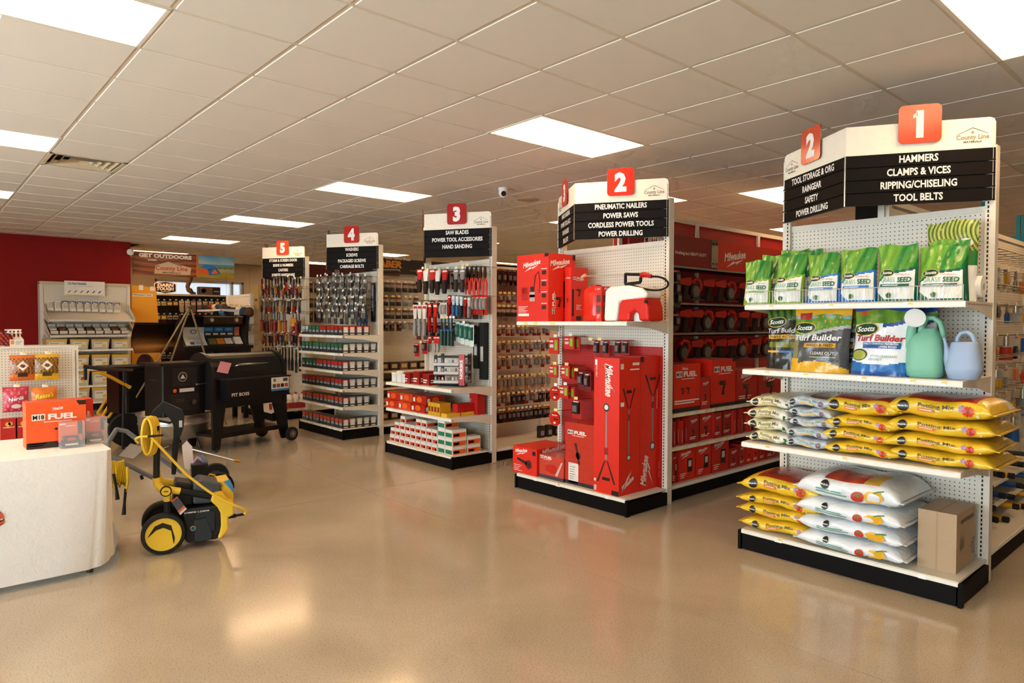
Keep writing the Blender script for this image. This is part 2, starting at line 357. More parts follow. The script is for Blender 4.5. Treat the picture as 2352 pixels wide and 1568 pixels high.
def shelf(parent, x0, x1, yf, yb, z, lip=0.034, side='y', tags=(), bracket=True, board=CREAM):
    # a steel shelf: tray with turned-down front lip; side 'y' faces -y, side 'x' faces +x (then x is depth)
    t = MB()
    if side == 'y':
        t.box((x0, yf, z-0.012), (x1, yb, z), board).box((x0, yf, z-lip), (x1, yf+0.012, z-0.012), board).box((x0, yf-0.006, z-lip+0.004), (x1, yf, z-0.006), '#efe9dc')
        o = t.build('shelf', 'paint', parent)
        if bracket:
            for x in (x0+0.002, x1-0.006):
                fn = lambda a, b_, d, x=x: (x+d, a, b_)
                MB().prism([(yf+0.03, z-lip), (yf+0.03, z-0.012), (yb, z-0.012), (yb, z-0.105), (yf+0.30, z-0.055)], fn, 0, 0.004, board).build('bracket', 'paint', o)
        for (x, kind) in tags: use('price_tag', kind, o, (x, yf-0.007, z-lip/2))
    else:
        xf = x1
        t.box((x0, yf, z-0.012), (xf, yb, z), board).box((xf-0.012, yf, z-lip), (xf, yb, z-0.012), board).box((xf, yf, z-lip+0.004), (xf+0.006, yb, z-0.006), '#efe9dc')
        o = t.build('shelf', 'paint', parent)
        for (y, kind) in tags: use('price_tag', kind, o, (xf+0.0065, y, z-lip/2), math.pi/2)
    return o
def endcap(k, shelves, top=2.0, lowtop=None, tagset=None, redpanel=None):
    xr = XR[k-1]; xl = xr-W
    e = thing('endcap_shelving', ENDW[k], 'shelving', (0, 0, 0), 0, 'end-of-aisle shelving units'); CAP[k] = e
    up = 0.052; ztop = ZT if k < 6 else 2.02
    for x, nm in ((xl, 0), (xr-up, 1)):
        u = MB().box((x, YB-0.03, 0.0), (x+up, YB+0.035, ztop), CREAM).build('upright', 'paint', e)
        use('slot_strip', SLOTM, u, (x+(0.016 if nm == 1 else 0.036), YB-0.03, 0))
    ztop = ZT if k < 6 else 2.02
    zt = (2.150 if k < 6 else 1.98) if lowtop is None else lowtop
    MB().box((xl+up, YB, 0.10), (xr-up, YB+0.012, zt), CREAM).build('pegboard', 'peg_xz', e)
    MB().box((xl+up, YB-0.006, zt), (xr-up, YB+0.02, zt+0.035), CREAM).build('top_rail', 'paint', e)
    # base: black kick plate and cream deck
    kb = MB().box((xl-0.005, YF, 0.004), (xr+0.005, YF+0.02, 0.105), '#0b0908').box((xr-0.015, YF, 0.004), (xr+0.006, YB-0.035, 0.105), '#0b0908').box((xl-0.006, YF, 0.004), (xl+0.015, YB-0.035, 0.105), '#0b0908')
    for x in (xl-0.012, xr-0.006): kb.box((x, YF-0.008, 0.0), (x+0.02, YF+0.03, 0.125), '#080706')
    kb.build('kick_plate', 'dull', e)
    d = shelf(e, xl+0.006, xr-0.006, YF+0.004, YB-0.032, 0.113*S, lip=0.03, bracket=False, tags=[(xl+f*W, t) for f, t in (tagset or {}).get(0, [])])
    d.name = 'base_deck'
    for n, (z, dep) in enumerate(shelves):
        shelf(e, xl+0.004, xr-0.004, YB-0.03-dep, YB-0.005, z*S, tags=[(xl+f*W, t) for f, t in (tagset or {}).get(n+1, [])])
    return e
D = (YB-0.03-YF)
TG = TAGM
endcap(1, [(1.371, D-0.02), (1.013, D), (.606, D)], tagset={0: [(.21, TG), (.86, TAGW)], 1: [(.14, TG), (.44, TG), (.78, TG)], 2: [(.13, TG), (.33, TG), (.6, TG), (.8, TG), (.92, TG)], 3: [(.14, TG), (.52, TG)]})
endcap(2, [(1.278, D)], tagset={0: [(.2, TAGW), (.42, TG), (.85, TAGW)], 1: [(.1, TAGY), (.2, TAGY), (.37, TAGY), (.5, TAGW), (.7, TAGW)]})
endcap(3, [(.690, D), (.437, D)], tagset={0: [(.2, TAGY), (.5, TAGY), (.8, TAGY)], 1: [(.3, TAGW), (.6, TAGW)], 2: [(.1, TAGW), (.25, TAGW), (.5, TAGW)]})
many = [(0.05+i*0.0975, TAGW if (i*7) % 3 else TAGY) for i in range(10)]
endcap(4, [(1.126, D), (.932, D), (.738, D), (.544, D), (.349, D)], tagset={i: many for i in range(6)})
endcap(5, [], tagset={0: [(.3, TAGW), (.5, TAGW)]})
endcap(6, [(1.46, D), (1.13, D), (.85, D)], tagset={1: many, 2: many, 3: many})
# ---- V-shaped aisle signs
LOGO = '#8b8474'
def county_logo(mb, fn, x, y, w, ink='#4a4238', big='#94886f', fine=True):
    # house-roof outline above two lines of lettering
    t = w*0.012; hw = w/2
    P = lambda a, b_: fn(x+a*w, y+b_*w)
    mb.quad([P(-.5, .20), P(-.47, .20), P(.0, .415), P(0, .44)], ink); mb.quad([P(0, .44), P(0, .415), P(.47, .20), P(.5, .20)], ink)
    mb.text('County Line', big, w*0.155, lambda a, b_: fn(x+a, y+w*0.035+b_), w=w, bold=0.03)
    mb.text('MATERIALS', ink, w*0.06, lambda a, b_: fn(x+a, y-w*0.085+b_), w=w*0.55, bold=0.03)
    mb.disc(fn, x, y+w*0.27, w*0.05, big, 10)
def aisle_sign(k, left, right, plate):
    xr = XR[k-1]; xl = xr-W; z0 = 1.865*S; hh = 0.402*S
    names = {1: 'V-shaped aisle sign listing hammers and clamps, orange number 1 plate', 2: 'V-shaped aisle sign listing pneumatic nailers, red number 2 plate on end shelving',
             3: 'aisle sign listing saw blades, dark red number 3 plate', 4: 'aisle sign listing washers and screws, red number 4 plate', 5: 'aisle sign listing storm and screen door, orange number 5 plate'}
    e = thing('aisle_sign', names[k], 'sign', (0, 0, 0), 0, 'numbered aisle signs')
    A = Vector((xl+0.01, YB-0.04, 0)); B = Vector((xl+W*0.47, 3.60*S, 0)); D_ = Vector((xr-0.005, YB-0.04, 0))
    for side, (P, Q, num, lines) in enumerate(((A, B, left[0], left[1]), (B, D_, right[0], right[1]))):
        L_ = (Q-P).length; u = (Q-P).normalized(); n = Vector((u.y, -u.x, 0))
        def fn(x, y, d=0.0, P=P, u=u, n=n): return P + u*x + n*d + Vector((0, 0, z0+y))
        bz = hh*0.635
        r = 0.03; out = [(0, bz), (L_, bz)]
        if side == 1: out += [(L_, hh-r), (L_-r*.3, hh-r*.3), (L_-r, hh), (0, hh)]
        else: out += [(L_, hh), (r, hh), (r*.3, hh-r*.3), (0, hh-r)]
        hb = MB().prism(out, fn, -0.01, 0.0, '#efe6d4').build('header_board', 'paint', e)
        lx = L_-0.115 if side == 1 else 0.10
        if k > 3: lx = L_*0.84 if side == 1 else L_*0.16
        if not (side == 1 and k > 5):
            lg = MB(); county_logo(lg, lambda a, b_: fn(a, b_, 0.0015), lx, bz+hh*0.10, 0.165); lg.build('logo', 'print', hb)
        sh = bz/4
        MB().prism([(0.003, 0.002), (L_-0.003, 0.002), (L_-0.003, bz+0.004), (0.003, bz+0.004)], fn, -0.016, -0.0125, '#120d0b').build('slat_light_block', 'dull', e)  # added backing that blocks light showing between the slats
        for q in range(4):
            zt = bz-(q+1)*sh
            sl = MB().prism([(0.0, zt+0.0015), (L_, zt+0.0015), (L_, zt+sh-0.0015), (0.0, zt+sh-0.0015)], fn, -0.012, 0.004, '#120d0b')
            sl.prism([(0.0, zt+0.0015), (L_, zt+0.0015), (L_, zt+0.008), (0.0, zt+0.008)], fn, 0.004, 0.009, '#0e0a08')
            so = sl.build('sign_slat', 'dull', e)
            if q < len(lines) and lines[q]:
                tx = MB().text(lines[q], '#efeae2', sh*0.54, lambda a, b_: fn(L_/2+a, zt+sh*0.25+b_, 0.0055), bold=0.028, maxw=L_*0.9, w=text_geo(lines[q], .028)[2]*sh*0.54/0.70*0.78)
                tx.build('lettering', 'print', so)
        ps = hh*0.47; cx = L_*0.5; cz = hh*0.97; c = 0.028; pl = []
        for (sx, sy, a0) in ((1, -1, -90), (1, 1, 0), (-1, 1, 90), (-1, -1, 180)):
            for t in range(0, 91, 30):
                a = math.radians(a0+t); pl.append((cx+sx*(ps/2-c)+c*math.cos(a), cz+sy*(ps/2-c)+c*math.sin(a)))
        pp = MB().prism(pl, fn, 0.012, 0.018, plate, '#6a1208').build('number_plate', 'gloss', e)
        if num == '1': MB().poly(lambda a, b_: fn(cx+a, cz+b_, 0.0195), [(-ps*.055, ps*.31), (-ps*.16, ps*.23), (-ps*.16, ps*.15), (-ps*.05, ps*.19)], '#f3eee6').build('lettering', 'print', pp)
        MB().text(num, '#f3eee6', ps*0.62, lambda a, b_: fn(cx+a, cz-ps*0.31+b_, 0.0195), w=text_geo(num, .06)[2]*ps*0.62/0.70*0.9, bold=0.06).build('lettering', 'print', pp)
    MB().box((B.x-0.004, B.y-0.010, z0), (B.x+0.004, B.y+0.004, z0+hh*0.635), '#b8b0a4').build('corner_trim', 'steel', e)
    for xa in (xl+0.01, xr-0.062): MB().box((xa, YB-0.05, z0), (xa+0.05, YB-0.031, z0+hh*0.9), CREAM).build('mounting_bracket', 'paint', e)
L2 = ['TOOL STORAGE & ORG', 'RAINGEAR', 'SAFETY', 'POWER DRILLING']
aisle_sign(1, ('2', L2), ('1', ['HAMMERS', 'CLAMPS & VICES', 'RIPPING/CHISELING', 'TOOL BELTS']), '#cf4a2c')
aisle_sign(2, ('3', ['HAND SANDING', 'POWER TOOL ACC.', 'SAW BLADES', 'DRILL BITS']), ('2', ['PNEUMATIC NAILERS', 'POWER SAWS', 'CORDLESS POWER TOOLS', 'POWER DRILLING']), '#d42a14')
aisle_sign(3, ('4', []), ('3', ['SAW BLADES', 'POWER TOOL ACCESSORIES', 'HAND SANDING']), '#b01414')
aisle_sign(4, ('5', []), ('4', ['WASHERS', 'SCREWS', 'PACKAGED SCREWS', 'CARRIAGE BOLTS']), '#c01c16')
aisle_sign(5, ('6', []), ('5', ['STORM & SCREEN DOOR', 'SIGNS & NUMBERS', 'CASTERS', 'JOBSITE HARDWARE']), '#d8442a')
# ---- the aisle runs behind the end caps
YE = 11.5
RUNW = {1: 'long aisle shelving behind the aisle 1 end, hand tools on its pegs', 2: 'long aisle shelving full of red power tools in aisle 2', 3: 'long pegboard shelving of accessory packs behind the aisle 3 end',
        4: 'long aisle shelving of dark packs behind the aisle 4 end', 5: 'long aisle shelving behind the aisle 5 end', 6: 'long aisle shelving behind the unsigned far end'}
RUN = {}
def run(k, shelves, top=ZT-0.25, peg='peg_yz', base=True, YE=YE):
    xc = XR[k-1]-HALF; xr = XR[k-1]
    e = thing('aisle_shelving', RUNW[k], 'shelving', (0, 0, 0), 0, 'long aisle shelving runs'); RUN[k] = e
    MB().box((xc-0.012, YB+0.04, 0.1), (xc+0.012, YE, top), CREAM).build('pegboard', peg, e)
    MB().box((xc-0.03, YB+0.04, top), (xc+0.03, YE, top+0.04), CREAM).build('top_rail', 'paint', e)
    for y in (YB+0.06, YB+1.28, YB+2.5, YB+3.72, YB+4.94): MB().box((xc-0.035, y, 0.0), (xc+0.035, y+0.045, top+0.03), CREAM).build('upright', 'paint', e)
    for sx in (1, -1):
        MB().box((xc+sx*(HALF-0.05)-0.012, YB+0.04, 0.003), (xc+sx*(HALF-0.05)+0.012, YE, 0.10), '#0b0908').build('kick_plate', 'dull', e)
        a, b_ = sorted((xc+sx*0.015, xc+sx*(HALF-0.035))); MB().box((a, YB+0.04, 0.10), (b_, YE, 0.113*S), CREAM).box((b_-0.006 if sx > 0 else a, YB+0.04, 0.108), (b_+0.006 if sx > 0 else a+0.006, YE, 0.13), '#efe9dc').build('base_deck', 'paint', e)
    for z, dep in shelves:
        tg = [(YB+0.1+i*0.16+rnd.uniform(0, .04), TAGY if rnd.random() < .7 else TAGW) for i in range(16)]
        shelf(e, xc+0.014, xc+dep, YB+0.05, YE, z, side='x', tags=tg)
    return e
G2S = [(0.625*S, HALF-0.035), (0.385*S, HALF-0.035)]
run(1, [], YE=8.5); run(2, G2S, top=2.10*S, peg='peg_red'); run(3, [], top=1.83*S); run(4, [(.50*S, .3), (.70*S, .3), (.30*S, .3)], top=1.80*S); run(5, [], top=1.85*S); run(6, [], top=1.98)
# ------------------------------------------------------------------ goods: bags
def clampf(v, a, b_): return max(a, min(b_, v))
def lying_bag(name, label, group, loc, w, d, h, paint, decals, seed=0, rz=0.0, blunt=0.55, mat='film', endfn=None):
    rr = random.Random(seed); ph = [rr.uniform(0, 6.28) for _ in range(4)]
    t = thing(name, label, 'bag', loc, rz, group); n = 3.3
    def half(x):
        q = clampf(abs(2*x/w), 0, 1); return h/2*max(0.07, (1-q**5)**blunt)
    def dep(x):
        q = clampf(abs(2*x/w), 0, 1); return d/2*(1-0.05*(1-q**6)*0+0.0-0.03*q**8)
    def cz(x): return h/2 - h*0.10*abs(2*x/w)**4 + 0.006*math.sin(9*x/w+ph[0])
    def surf(u, v):
        x = (u-.5)*w; th = 2*math.pi*v; c, s_ = math.cos(th), math.sin(th); hx = half(x); k = 1+0.02*math.sin(17*u+ph[1]+3*th)+0.014*math.sin(31*u+ph[2]-4*th)
        y = dep(x)*math.copysign(abs(c)**(2/n), c)*k; z = hx*math.copysign(abs(s_)**(2/n), s_)*k
        if z < 0: z *= 0.94
        return Vector((x, y, cz(x)+z))
    body = MB().grid(surf, 34, 28, lambda u, v: paint((u-.5)*w, math.cos(2*math.pi*v), math.sin(2*math.pi*v)))
    for sx in (-1, 1):     # heat-sealed end flaps
        x = sx*w/2; hx = half(x)*0.5
        pts = [(x, -d/2*.95, cz(x)-hx), (x, d/2*.95, cz(x)-hx), (x, d/2*.95, cz(x)+hx), (x, -d/2*.95, cz(x)+hx), (x+sx*.022, -d/2*.98, cz(x)-.003), (x+sx*.022, d/2*.98, cz(x)-.003), (x+sx*.022, d/2*.98, cz(x)+.003), (x+sx*.022, -d/2*.98, cz(x)+.003)]
        body.add(pts, [(0, 1, 5, 4), (1, 2, 6, 5), (2, 3, 7, 6), (3, 0, 4, 7), (4, 5, 6, 7)], paint(x, -1, 0))
    body.build('sack', mat, t)
    def fn(a, b_, off=0.003):
        hx = half(a); q = clampf(abs(b_)/hx, 0, .97); y = -dep(a)*(1-q**n)**(1/n)*1.012-off
        return Vector((a, y, cz(a)+b_))
    dm = MB(); dm.curved = True; decals(dm, fn, w, h); dm.build('print', 'print', t)
    return t
def flower(mb, fn, x, y, r, c1, c2, n=13, rot=0.0):
    for k in range(n):
        a = 2*math.pi*k/n+rot; b_ = math.pi/n*1.0
        mb.poly(fn, [(x+r*.15*math.cos(a), y+r*.15*math.sin(a)), (x+r*.75*math.cos(a-b_), y+r*.75*math.sin(a-b_)), (x+r*math.cos(a), y+r*math.sin(a)), (x+r*.75*math.cos(a+b_), y+r*.75*math.sin(a+b_))], c1 if k % 2 else c2)
def up(fn, o): return lambda a, b_: fn(a, b_, o+.0015)
def mg_logo(mb, fn, x, y, r):
    mb.disc(up(fn, .0035), x, y, r, '#15130f', 18); mb.text('Miracle-Gro', '#f4f2ea', r*.36, lambda a, b_: fn(x+a, y-r*.15+b_, .0075), w=r*1.75, bold=.03)
def yellow_decals(mb, fn, w, h):
    mg_logo(mb, fn, -w*.31, h*.02, h*.25)
    mb.text('Potting Mix', '#4a3d16', h*.17, lambda a, b_: fn(-w*.165+a, h*.07+b_, .006), w=w*.34, bold=.015, align='l')
    mb.rect(up(fn, .003), -w*.165, -h*.12, -w*.01, h*.02, '#e0672a'); mb.rect(up(fn, .004), -w*.15, -h*.065, -w*.03, -h*.03, '#f6e6c8')
    flower(mb, up(fn, .003), w*.245, h*.10, h*.16, '#b79ac0', '#9c7bb0', 9); flower(mb, up(fn, .0045), w*.30, -h*.02, h*.25, '#c8281a', '#e2462a', 15)
    mb.disc(up(fn, .0055), w*.30, -h*.02, h*.05, '#7a1410', 8); mb.disc(up(fn, .006), w*.385, -h*.20, h*.06, '#e9e6dc', 10)
def yellow_paint(top):
    def p(x, c, s_):
        if top and s_ > 0.55:
            q = abs(x-.02)/(.17)
            if q < 1 and c > -.75: return mixc('#a31a10', '#c63a18', (math.sin(40*x)+math.sin(25*c))*.25+.5)
            if c > .3: return '#d9d2c4'
        return '#ecc02a' if s_ < .9 else '#e6b822'
    return p
def white_decals(mb, fn, w, h):
    mg_logo(mb, fn, -w*.20, h*.17, h*.17)
    for i, q in enumerate((.36, .44)): mb.rect(up(fn, .003), -w*.29, -h*(.06+.1*i), -w*.29+w*q*.7, -h*(.01+.1*i), '#5f9a86')
    mb.poly(up(fn, .003), [(w*.20, -h*.28), (w*.30, -h*.30), (w*.36, -h*.05), (w*.33, h*.18), (w*.22, h*.16), (w*.17, 0)], '#edb32e')
    mb.tube([fn(w*.27, h*.12, .004), fn(w*.31, h*.20, .006), fn(w*.36, h*.25, .006)], .004, '#5d8a2c', 5)
    mb.disc(up(fn, .0045), w*.12, -h*.10, h*.24, '#c93422', 18, h*.22); flower(mb, up(fn, .0055), w*.12, -h*.03, h*.11, '#4f8a2e', '#3e7424', 6)
    mb.disc(up(fn, .006), w*.40, -h*.26, h*.07, '#cfd6da', 10)
def white_paint(top):
    def p(x, c, s_):
        if top and s_ > .55:
            if -.14 < x < .08 and c < .0: return mixc('#c23420', '#d8502e', .5+.5*math.sin(60*x))
            if .08 <= x < .17 and c < .1: return '#e7b43a'
            if .10 < x < .22 and c > .3: return '#8fb59a'
        return '#e6eaec'
    return p
def cream_decals(mb, fn, w, h):
    mg_logo(mb, fn, -w*.33, h*.02, h*.27)
    mb.text('Potting Mix', '#5a5230', h*.24, lambda a, b_: fn(-w*.19+a, h*.03+b_, .006), w=w*.50, bold=.01, align='l')
    mb.text('For All Plants', '#6a6244', h*.11, lambda a, b_: fn(-w*.15+a, -h*.18+b_, .006), w=w*.36, bold=.01, align='l')
    mb.poly(up(fn, .003), [(w*.37, -h*.30), (w*.46, -h*.22), (w*.46, h*.06), (w*.40, h*.10)], '#2f6a33')
def grey_decals(mb, fn, w, h):
    mg_logo(mb, fn, -w*.34, 0, h*.24)
    mb.text('Potting Mix', '#6fa69c', h*.20, lambda a, b_: fn(-w*.20+a, h*.04+b_, .006), w=w*.46, bold=.012, align='l')
    mb.rect(up(fn, .003), -w*.18, -h*.22, w*.14, -h*.08, '#ecc87c'); flower(mb, up(fn, .006), w*.31, -h*.02, h*.24, '#9a5a44', '#50628a', 9)
zs = .606*S; zb = .113*S; YM = (YF+YB)/2
ORD = ['bottom', 'second from the bottom', 'third from the bottom', 'topmost']
def stack(name, kind, px, loc_x, y, z, w, d, hs, paint, dec, where, n, blunt=.55):
    for i in range(n):
        zz = z+sum(hs[:i])*0.93
        o = 'topmost' if i == n-1 else ['bottom', 'second', 'third', 'fourth'][i]
        lying_bag(name, '%s, %s, stack %s' % (kind, o, where), 'soil bags ' + where, (loc_x+rnd.uniform(-.012, .012), y+rnd.uniform(-.01, .01), zz), w*rnd.uniform(.97, 1.02), d, hs[i], paint(i == n-1), dec, int(px)*10+i, rnd.uniform(-.03, .03), blunt)
cream_p = lambda top: (lambda x, c, s_: '#f0e4b4' if x < .05 else '#efe9d8')
grey_p = lambda top: (lambda x, c, s_: ('#7a4a44' if top and s_ > .6 and x > 0 else '#c9cdd2'))
stack('potting_mix_bag', 'narrow cream potting mix bag', 1715, -2.195, YF+.25, zs, .275, .42, [.083]*4, cream_p, cream_decals, 'at the aisle end of the third shelf', 4, .3)
stack('potting_mix_bag', 'narrow silver grey potting mix bag', 1808, -1.925, YF+.25, zs, .27, .42, [.073, .07, .066, .068, .078], grey_p, grey_decals, 'between cream and yellow bags', 5, .3)
stack('potting_mix_bag', 'plump yellow potting mix bag', 1893, -1.628, YF+.27, zs, .425, .46, [.083, .084, .084, .115], yellow_paint, yellow_decals, 'beside the silver bags', 4)
stack('potting_mix_bag', 'wide yellow potting mix bag', 2043, -1.215, YF+.27, zs, .53, .46, [.088, .09, .098, .125], yellow_paint, yellow_decals, 'overhanging the end upright', 4)
stack('potting_mix_bag', 'large yellow potting mix bag', 1702, -2.115, YF+.27, zb, .53, .47, [.092, .090, .085, .125], yellow_paint, yellow_decals, 'low beside the aisle', 4)
stack('garden_soil_bag', 'white garden soil bag with tomato picture', 1850, -1.655, YF+.245, zb, .60, .55, [.105, .108, .112, .15], white_paint, white_decals, 'beside the cardboard box', 4, .42)
# ---- standing pouches
def pouch(name, label, group, loc, w, h, t, paint, decals, seed=0, rz=0.0, lean=0.0, nu=44, nv=56):
    rr = random.Random(seed); ph = [rr.uniform(0, 6.28) for _ in range(5)]
    o = thing(name, label, 'bag', loc, rz, group)
    def prof(v): return (max(0.0, 1-v**1.6))**.75*(0.80+0.2*min(1, v*6))
    def half(u, v):
        q = abs(2*u-1); return t/2*(1-q**2.6)**.6*prof(v)+0.002
    def wid(v): return w*(1-0.05*math.sin(math.pi*clampf(v, 0, 1))-0.03*v)
    def wr(u, v): return .006*math.sin(9*u+6*v+ph[0])*v+.004*math.sin(21*v-11*u+ph[1])+.003*math.sin(33*u+ph[2])
    def front(u, v): return Vector(((u-.5)*wid(v)+.012*math.sin(3*v+ph[3])*v, -half(u, v)-wr(u, v)*.8*(1-abs(2*u-1)**4)+lean*v*h, v*h*(1-.02*math.cos(7*u+ph[4])*v)))
    def back(u, v): return Vector(((u-.5)*wid(v)+.012*math.sin(3*v+ph[3])*v, half(u, v)+lean*v*h, v*h*(1-.02*math.cos(7*u+ph[4])*v)))
    mb = MB().grid(front, nu, nv, lambda u, v: paint(2*u-1, v)).grid(back, 12, 14, lambda u, v: paint(.9, v), flip=True)
    mb.add([front(i/12, 0) for i in range(13)] + [back(i/12, 0) for i in range(13)], [(i, i+1, i+14, i+13) for i in range(12)], paint(0, 0))
    mb.build('sack', 'film', o)
    def fn(a, b_, off=.003):
        v = clampf(b_/h, 0.01, .98); u = clampf(a/wid(v)+.5, .01, .99); p = front(u, v); p.y -= off; p.x = a + .012*math.sin(3*v+ph[3])*v; return p
    dm = MB(); dm.curved = True; decals(dm, fn, w, h); dm.build('print', 'print', o)
    return o
def scotts(mb, fn, x, y, r):
    mb.disc(up(fn, .003), x, y, r*1.08, '#d9b84a', 20, r*.55); mb.disc(up(fn, .004), x, y, r, '#123c22', 20, r*.48)
    mb.text('Scotts', '#f2f0e6', r*.42, lambda a, b_: fn(x+a, y-r*.17+b_, .0085), w=r*1.5, bold=.03, shear=.2)
def seed_paint(band):
    def p(x, v):
        edge = .50+.055*x-.05*(x < -.55)*(abs(x)-.55)*6
        if v > edge+.045:
            t = clampf(.5+.5*x+.25*math.sin(6*x-8*v), 0, 1); k = .5+.5*math.sin(14*x-9*v+1.5*math.sin(5*v))
            c = mixc('#8bb83a', '#147a36', t); return mixc(c, '#0c5226' if k > .5 else '#57b04a', .28)
        if v > edge: return band
        low = .05+.30*max(0, -x-.35)**1.3
        if v < low or abs(x) > .93: return band
        return '#eef0ec'
    return p
def seed_decals(band):
    def d(mb, fn, w, h):
        scotts(mb, fn, -w*.20, h*.505, w*.17)
        mb.text('Turf Builder', '#d06a58', h*.026, lambda a, b_: fn(w*.16+a, h*.465+b_, .006), w=w*.34, bold=.01, shear=.2)
        mb.text('GRASS', '#5c9a78', h*.085, lambda a, b_: fn(-w*.17+a, h*.345+b_, .006), w=w*.36, bold=-.005); mb.text('SEED', '#14613a', h*.085, lambda a, b_: fn(w*.22+a, h*.345+b_, .006), w=w*.32, bold=.03)
        mb.rect(up(fn, .003), -w*.36, h*.27, w*.34, h*.315, band); mb.rect(up(fn, .004), -w*.3, h*.285, w*.1, h*.30, '#dfe8ea')
        flower(mb, up(fn, .004), -w*.10, h*.12, h*.055, '#24522a', '#6a8a34', 11); mb.disc(up(fn, .005), -w*.10, h*.125, h*.035, '#2f6a30', 9)
    return d
z1 = 1.371*S
SE = [(-2.318, .190, .300, '#8fb43a', 'lime banded'), (-2.105, .205, .318, '#8fb43a', 'lime banded'), (-1.880, .205, .315, '#2f78c8', 'blue banded'), (-1.670, .212, .328, '#2f78c8', 'blue banded'), (-1.460, .220, .335, '#12604a', 'dark green banded'), (-1.235, .235, .315, '#12604a', 'dark green banded')]
SW = ['at the aisle end of the top shelf', 'second from the aisle end', 'third along the top shelf', 'fourth along the top shelf', 'fifth along the top shelf', 'slumped at the upright end of the shelf']
for i, (x, w, h, b_, nm) in enumerate(SE):
    pouch('grass_seed_pouch', '%s grass seed pouch, %s' % (nm, SW[i]), 'grass seed pouches', (x, YF+.125, z1), w, h, .125, seed_paint(b_), seed_decals(b_), 40+i, [.02, -.03, 0, .03, -.02, .06][i], .12 if i < 5 else .28)
for i, (x, y, h) in enumerate(((-2.29, .27, .345), (-2.20, .40, .38), (-2.06, .29, .36), (-1.24, .27, .355))):
    pouch('grass_seed_pouch', 'grass seed pouch standing behind the %s' % ['first lime pouch', 'first lime pouch, rearmost', 'second lime pouch', 'slumped dark green pouch'][i], 'rear grass seed pouches', (x, YF+y, z1), .205, h, .10, seed_paint(SE[i if i < 3 else 5][3]), seed_decals(SE[0][3]), 60+i, .02, .10)
def grasstop_paint(x, v):
    if v > .62: return mixc('#33591e', '#b9c060', clampf(.5+.6*math.sin(38*x+9*math.sin(9*v)), 0, 1))
    return mixc('#1c7a3a', '#9ac24a', clampf(.5-.5*x, 0, 1)) if v > .45 else '#e9ece8'
def grasstop_decals(mb, fn, w, h):
    mb.rect(up(fn, .003), -w*.35, h*.655, -w*.05, h*.705, '#1d3a1c'); mb.text('110', '#f0f0e4', h*.03, lambda a, b_: fn(-w*.2+a, h*.665+b_, .004)); mb.disc(up(fn, .003), w*.28, h*.72, w*.12, '#dfe3de', 16, w*.09)
pouch('grass_seed_bag', 'tall grass seed bag with a photo of grass blades at its top', None, (-1.27, YF+.40, z1), .27, .475, .12, grasstop_paint, grasstop_decals, 71, .03, .05)
r = MB().cyl((0, 0, 0.062), (.17, 0, .062), .062, '#f1f1ee', n=24).cyl((.17, 0, .062), (.172, 0, .062), .02, '#b8b4ac', n=12)
tag(r.build('plastic_roll', 'plastic', None, (-1.30+.02, YF+.42, z1)), 'white plastic roll lying behind the end pouch, top shelf', 'roll')
bpy.context.scene.objects['plastic_roll'].location = (-1.285, YF+.455, z1+.03)
# wire fence of the top shelf
f = thing('wire_shelf_fence', 'low wire fence along the front of the grass seed shelf', 'shelf fence', (0, 0, 0))
wf = MB(); xa, xb = XR[0]-W+.02, XR[0]-.02; yf = YF+.035
for k in range(68):
    x = xa+(xb-xa)*k/67; wf.cyl((x, yf, z1+.001), (x, yf, z1+.085), .0014, '#b9b3a8', n=5, caps=False)
wf.build('upright_wires', 'steel', f)['kind'] = 'stuff'
MB().cyl((xa, yf, z1+.086), (xb, yf, z1+.086), .0028, '#b9b3a8', n=6).cyl((xa, yf, z1+.004), (xb, yf, z1+.004), .0028, '#b9b3a8', n=6).build('rail', 'steel', f)
# ---- turf builder bags
z2 = 1.013*S
def tb_black_paint(x, v):
    if v > .80: return mixc('#27441c', '#5a7a2a', clampf(.5+.5*math.sin(18*x+20*v), 0, 1))
    if .36 < v < .44 and abs(x) < .8: return mixc('#54661f', '#8a8a2c', clampf(.5+.5*math.sin(15*x), 0, 1))
    return '#262524'
def tb_black(mb, fn, w, h):
    scotts(mb, fn, -w*.2, h*.78, w*.24)
    mb.text('Turf Builder', '#d9d6ce', h*.075, lambda a, b_: fn(a, h*.60+b_, .006), w=w*.86, bold=.02, shear=.1)
    mb.rect(up(fn, .003), -w*.40, h*.50, w*.42, h*.565, '#e0a82c'); mb.text('TRIPLE ACTION', '#3a2f10', h*.035, lambda a, b_: fn(a, h*.515+b_, .0075), w=w*.72, bold=.02)
    mb.rect(up(fn, .003), -w*.42, h*.27, -w*.1, h*.305, '#e0a82c'); mb.rect(up(fn, .003), -w*.1, h*.27, w*.4, h*.305, '#3f7fb8')
pouch('lawn_food_bag', 'black lawn food bag with amber stripe, aisle end of second shelf', 'lawn food bags', (-2.175, YF+.25, z2), .27, .40, .12, tb_black_paint, tb_black, 81, .05, .08)
def tb_y_paint(x, v):
    if v > .86: return '#e8ae2c'
    e = .62+.10*x
    if v > e: return mixc('#4f8a2e', '#a9c4d6' if v > .8 else '#7aa63a', clampf(.3+.4*math.sin(11*x+13*v), 0, 1)) if math.sin(31*x)*math.sin(40*v) < .75 else '#e08a2c'
    if v > e-.05: return '#b7b9b8'
    if v > .17-.12*(x*x) and x > -.75+.3*(.5-v): return '#4b4c4e'
    return '#e8b12e' if v < .2 else '#8a8c60'
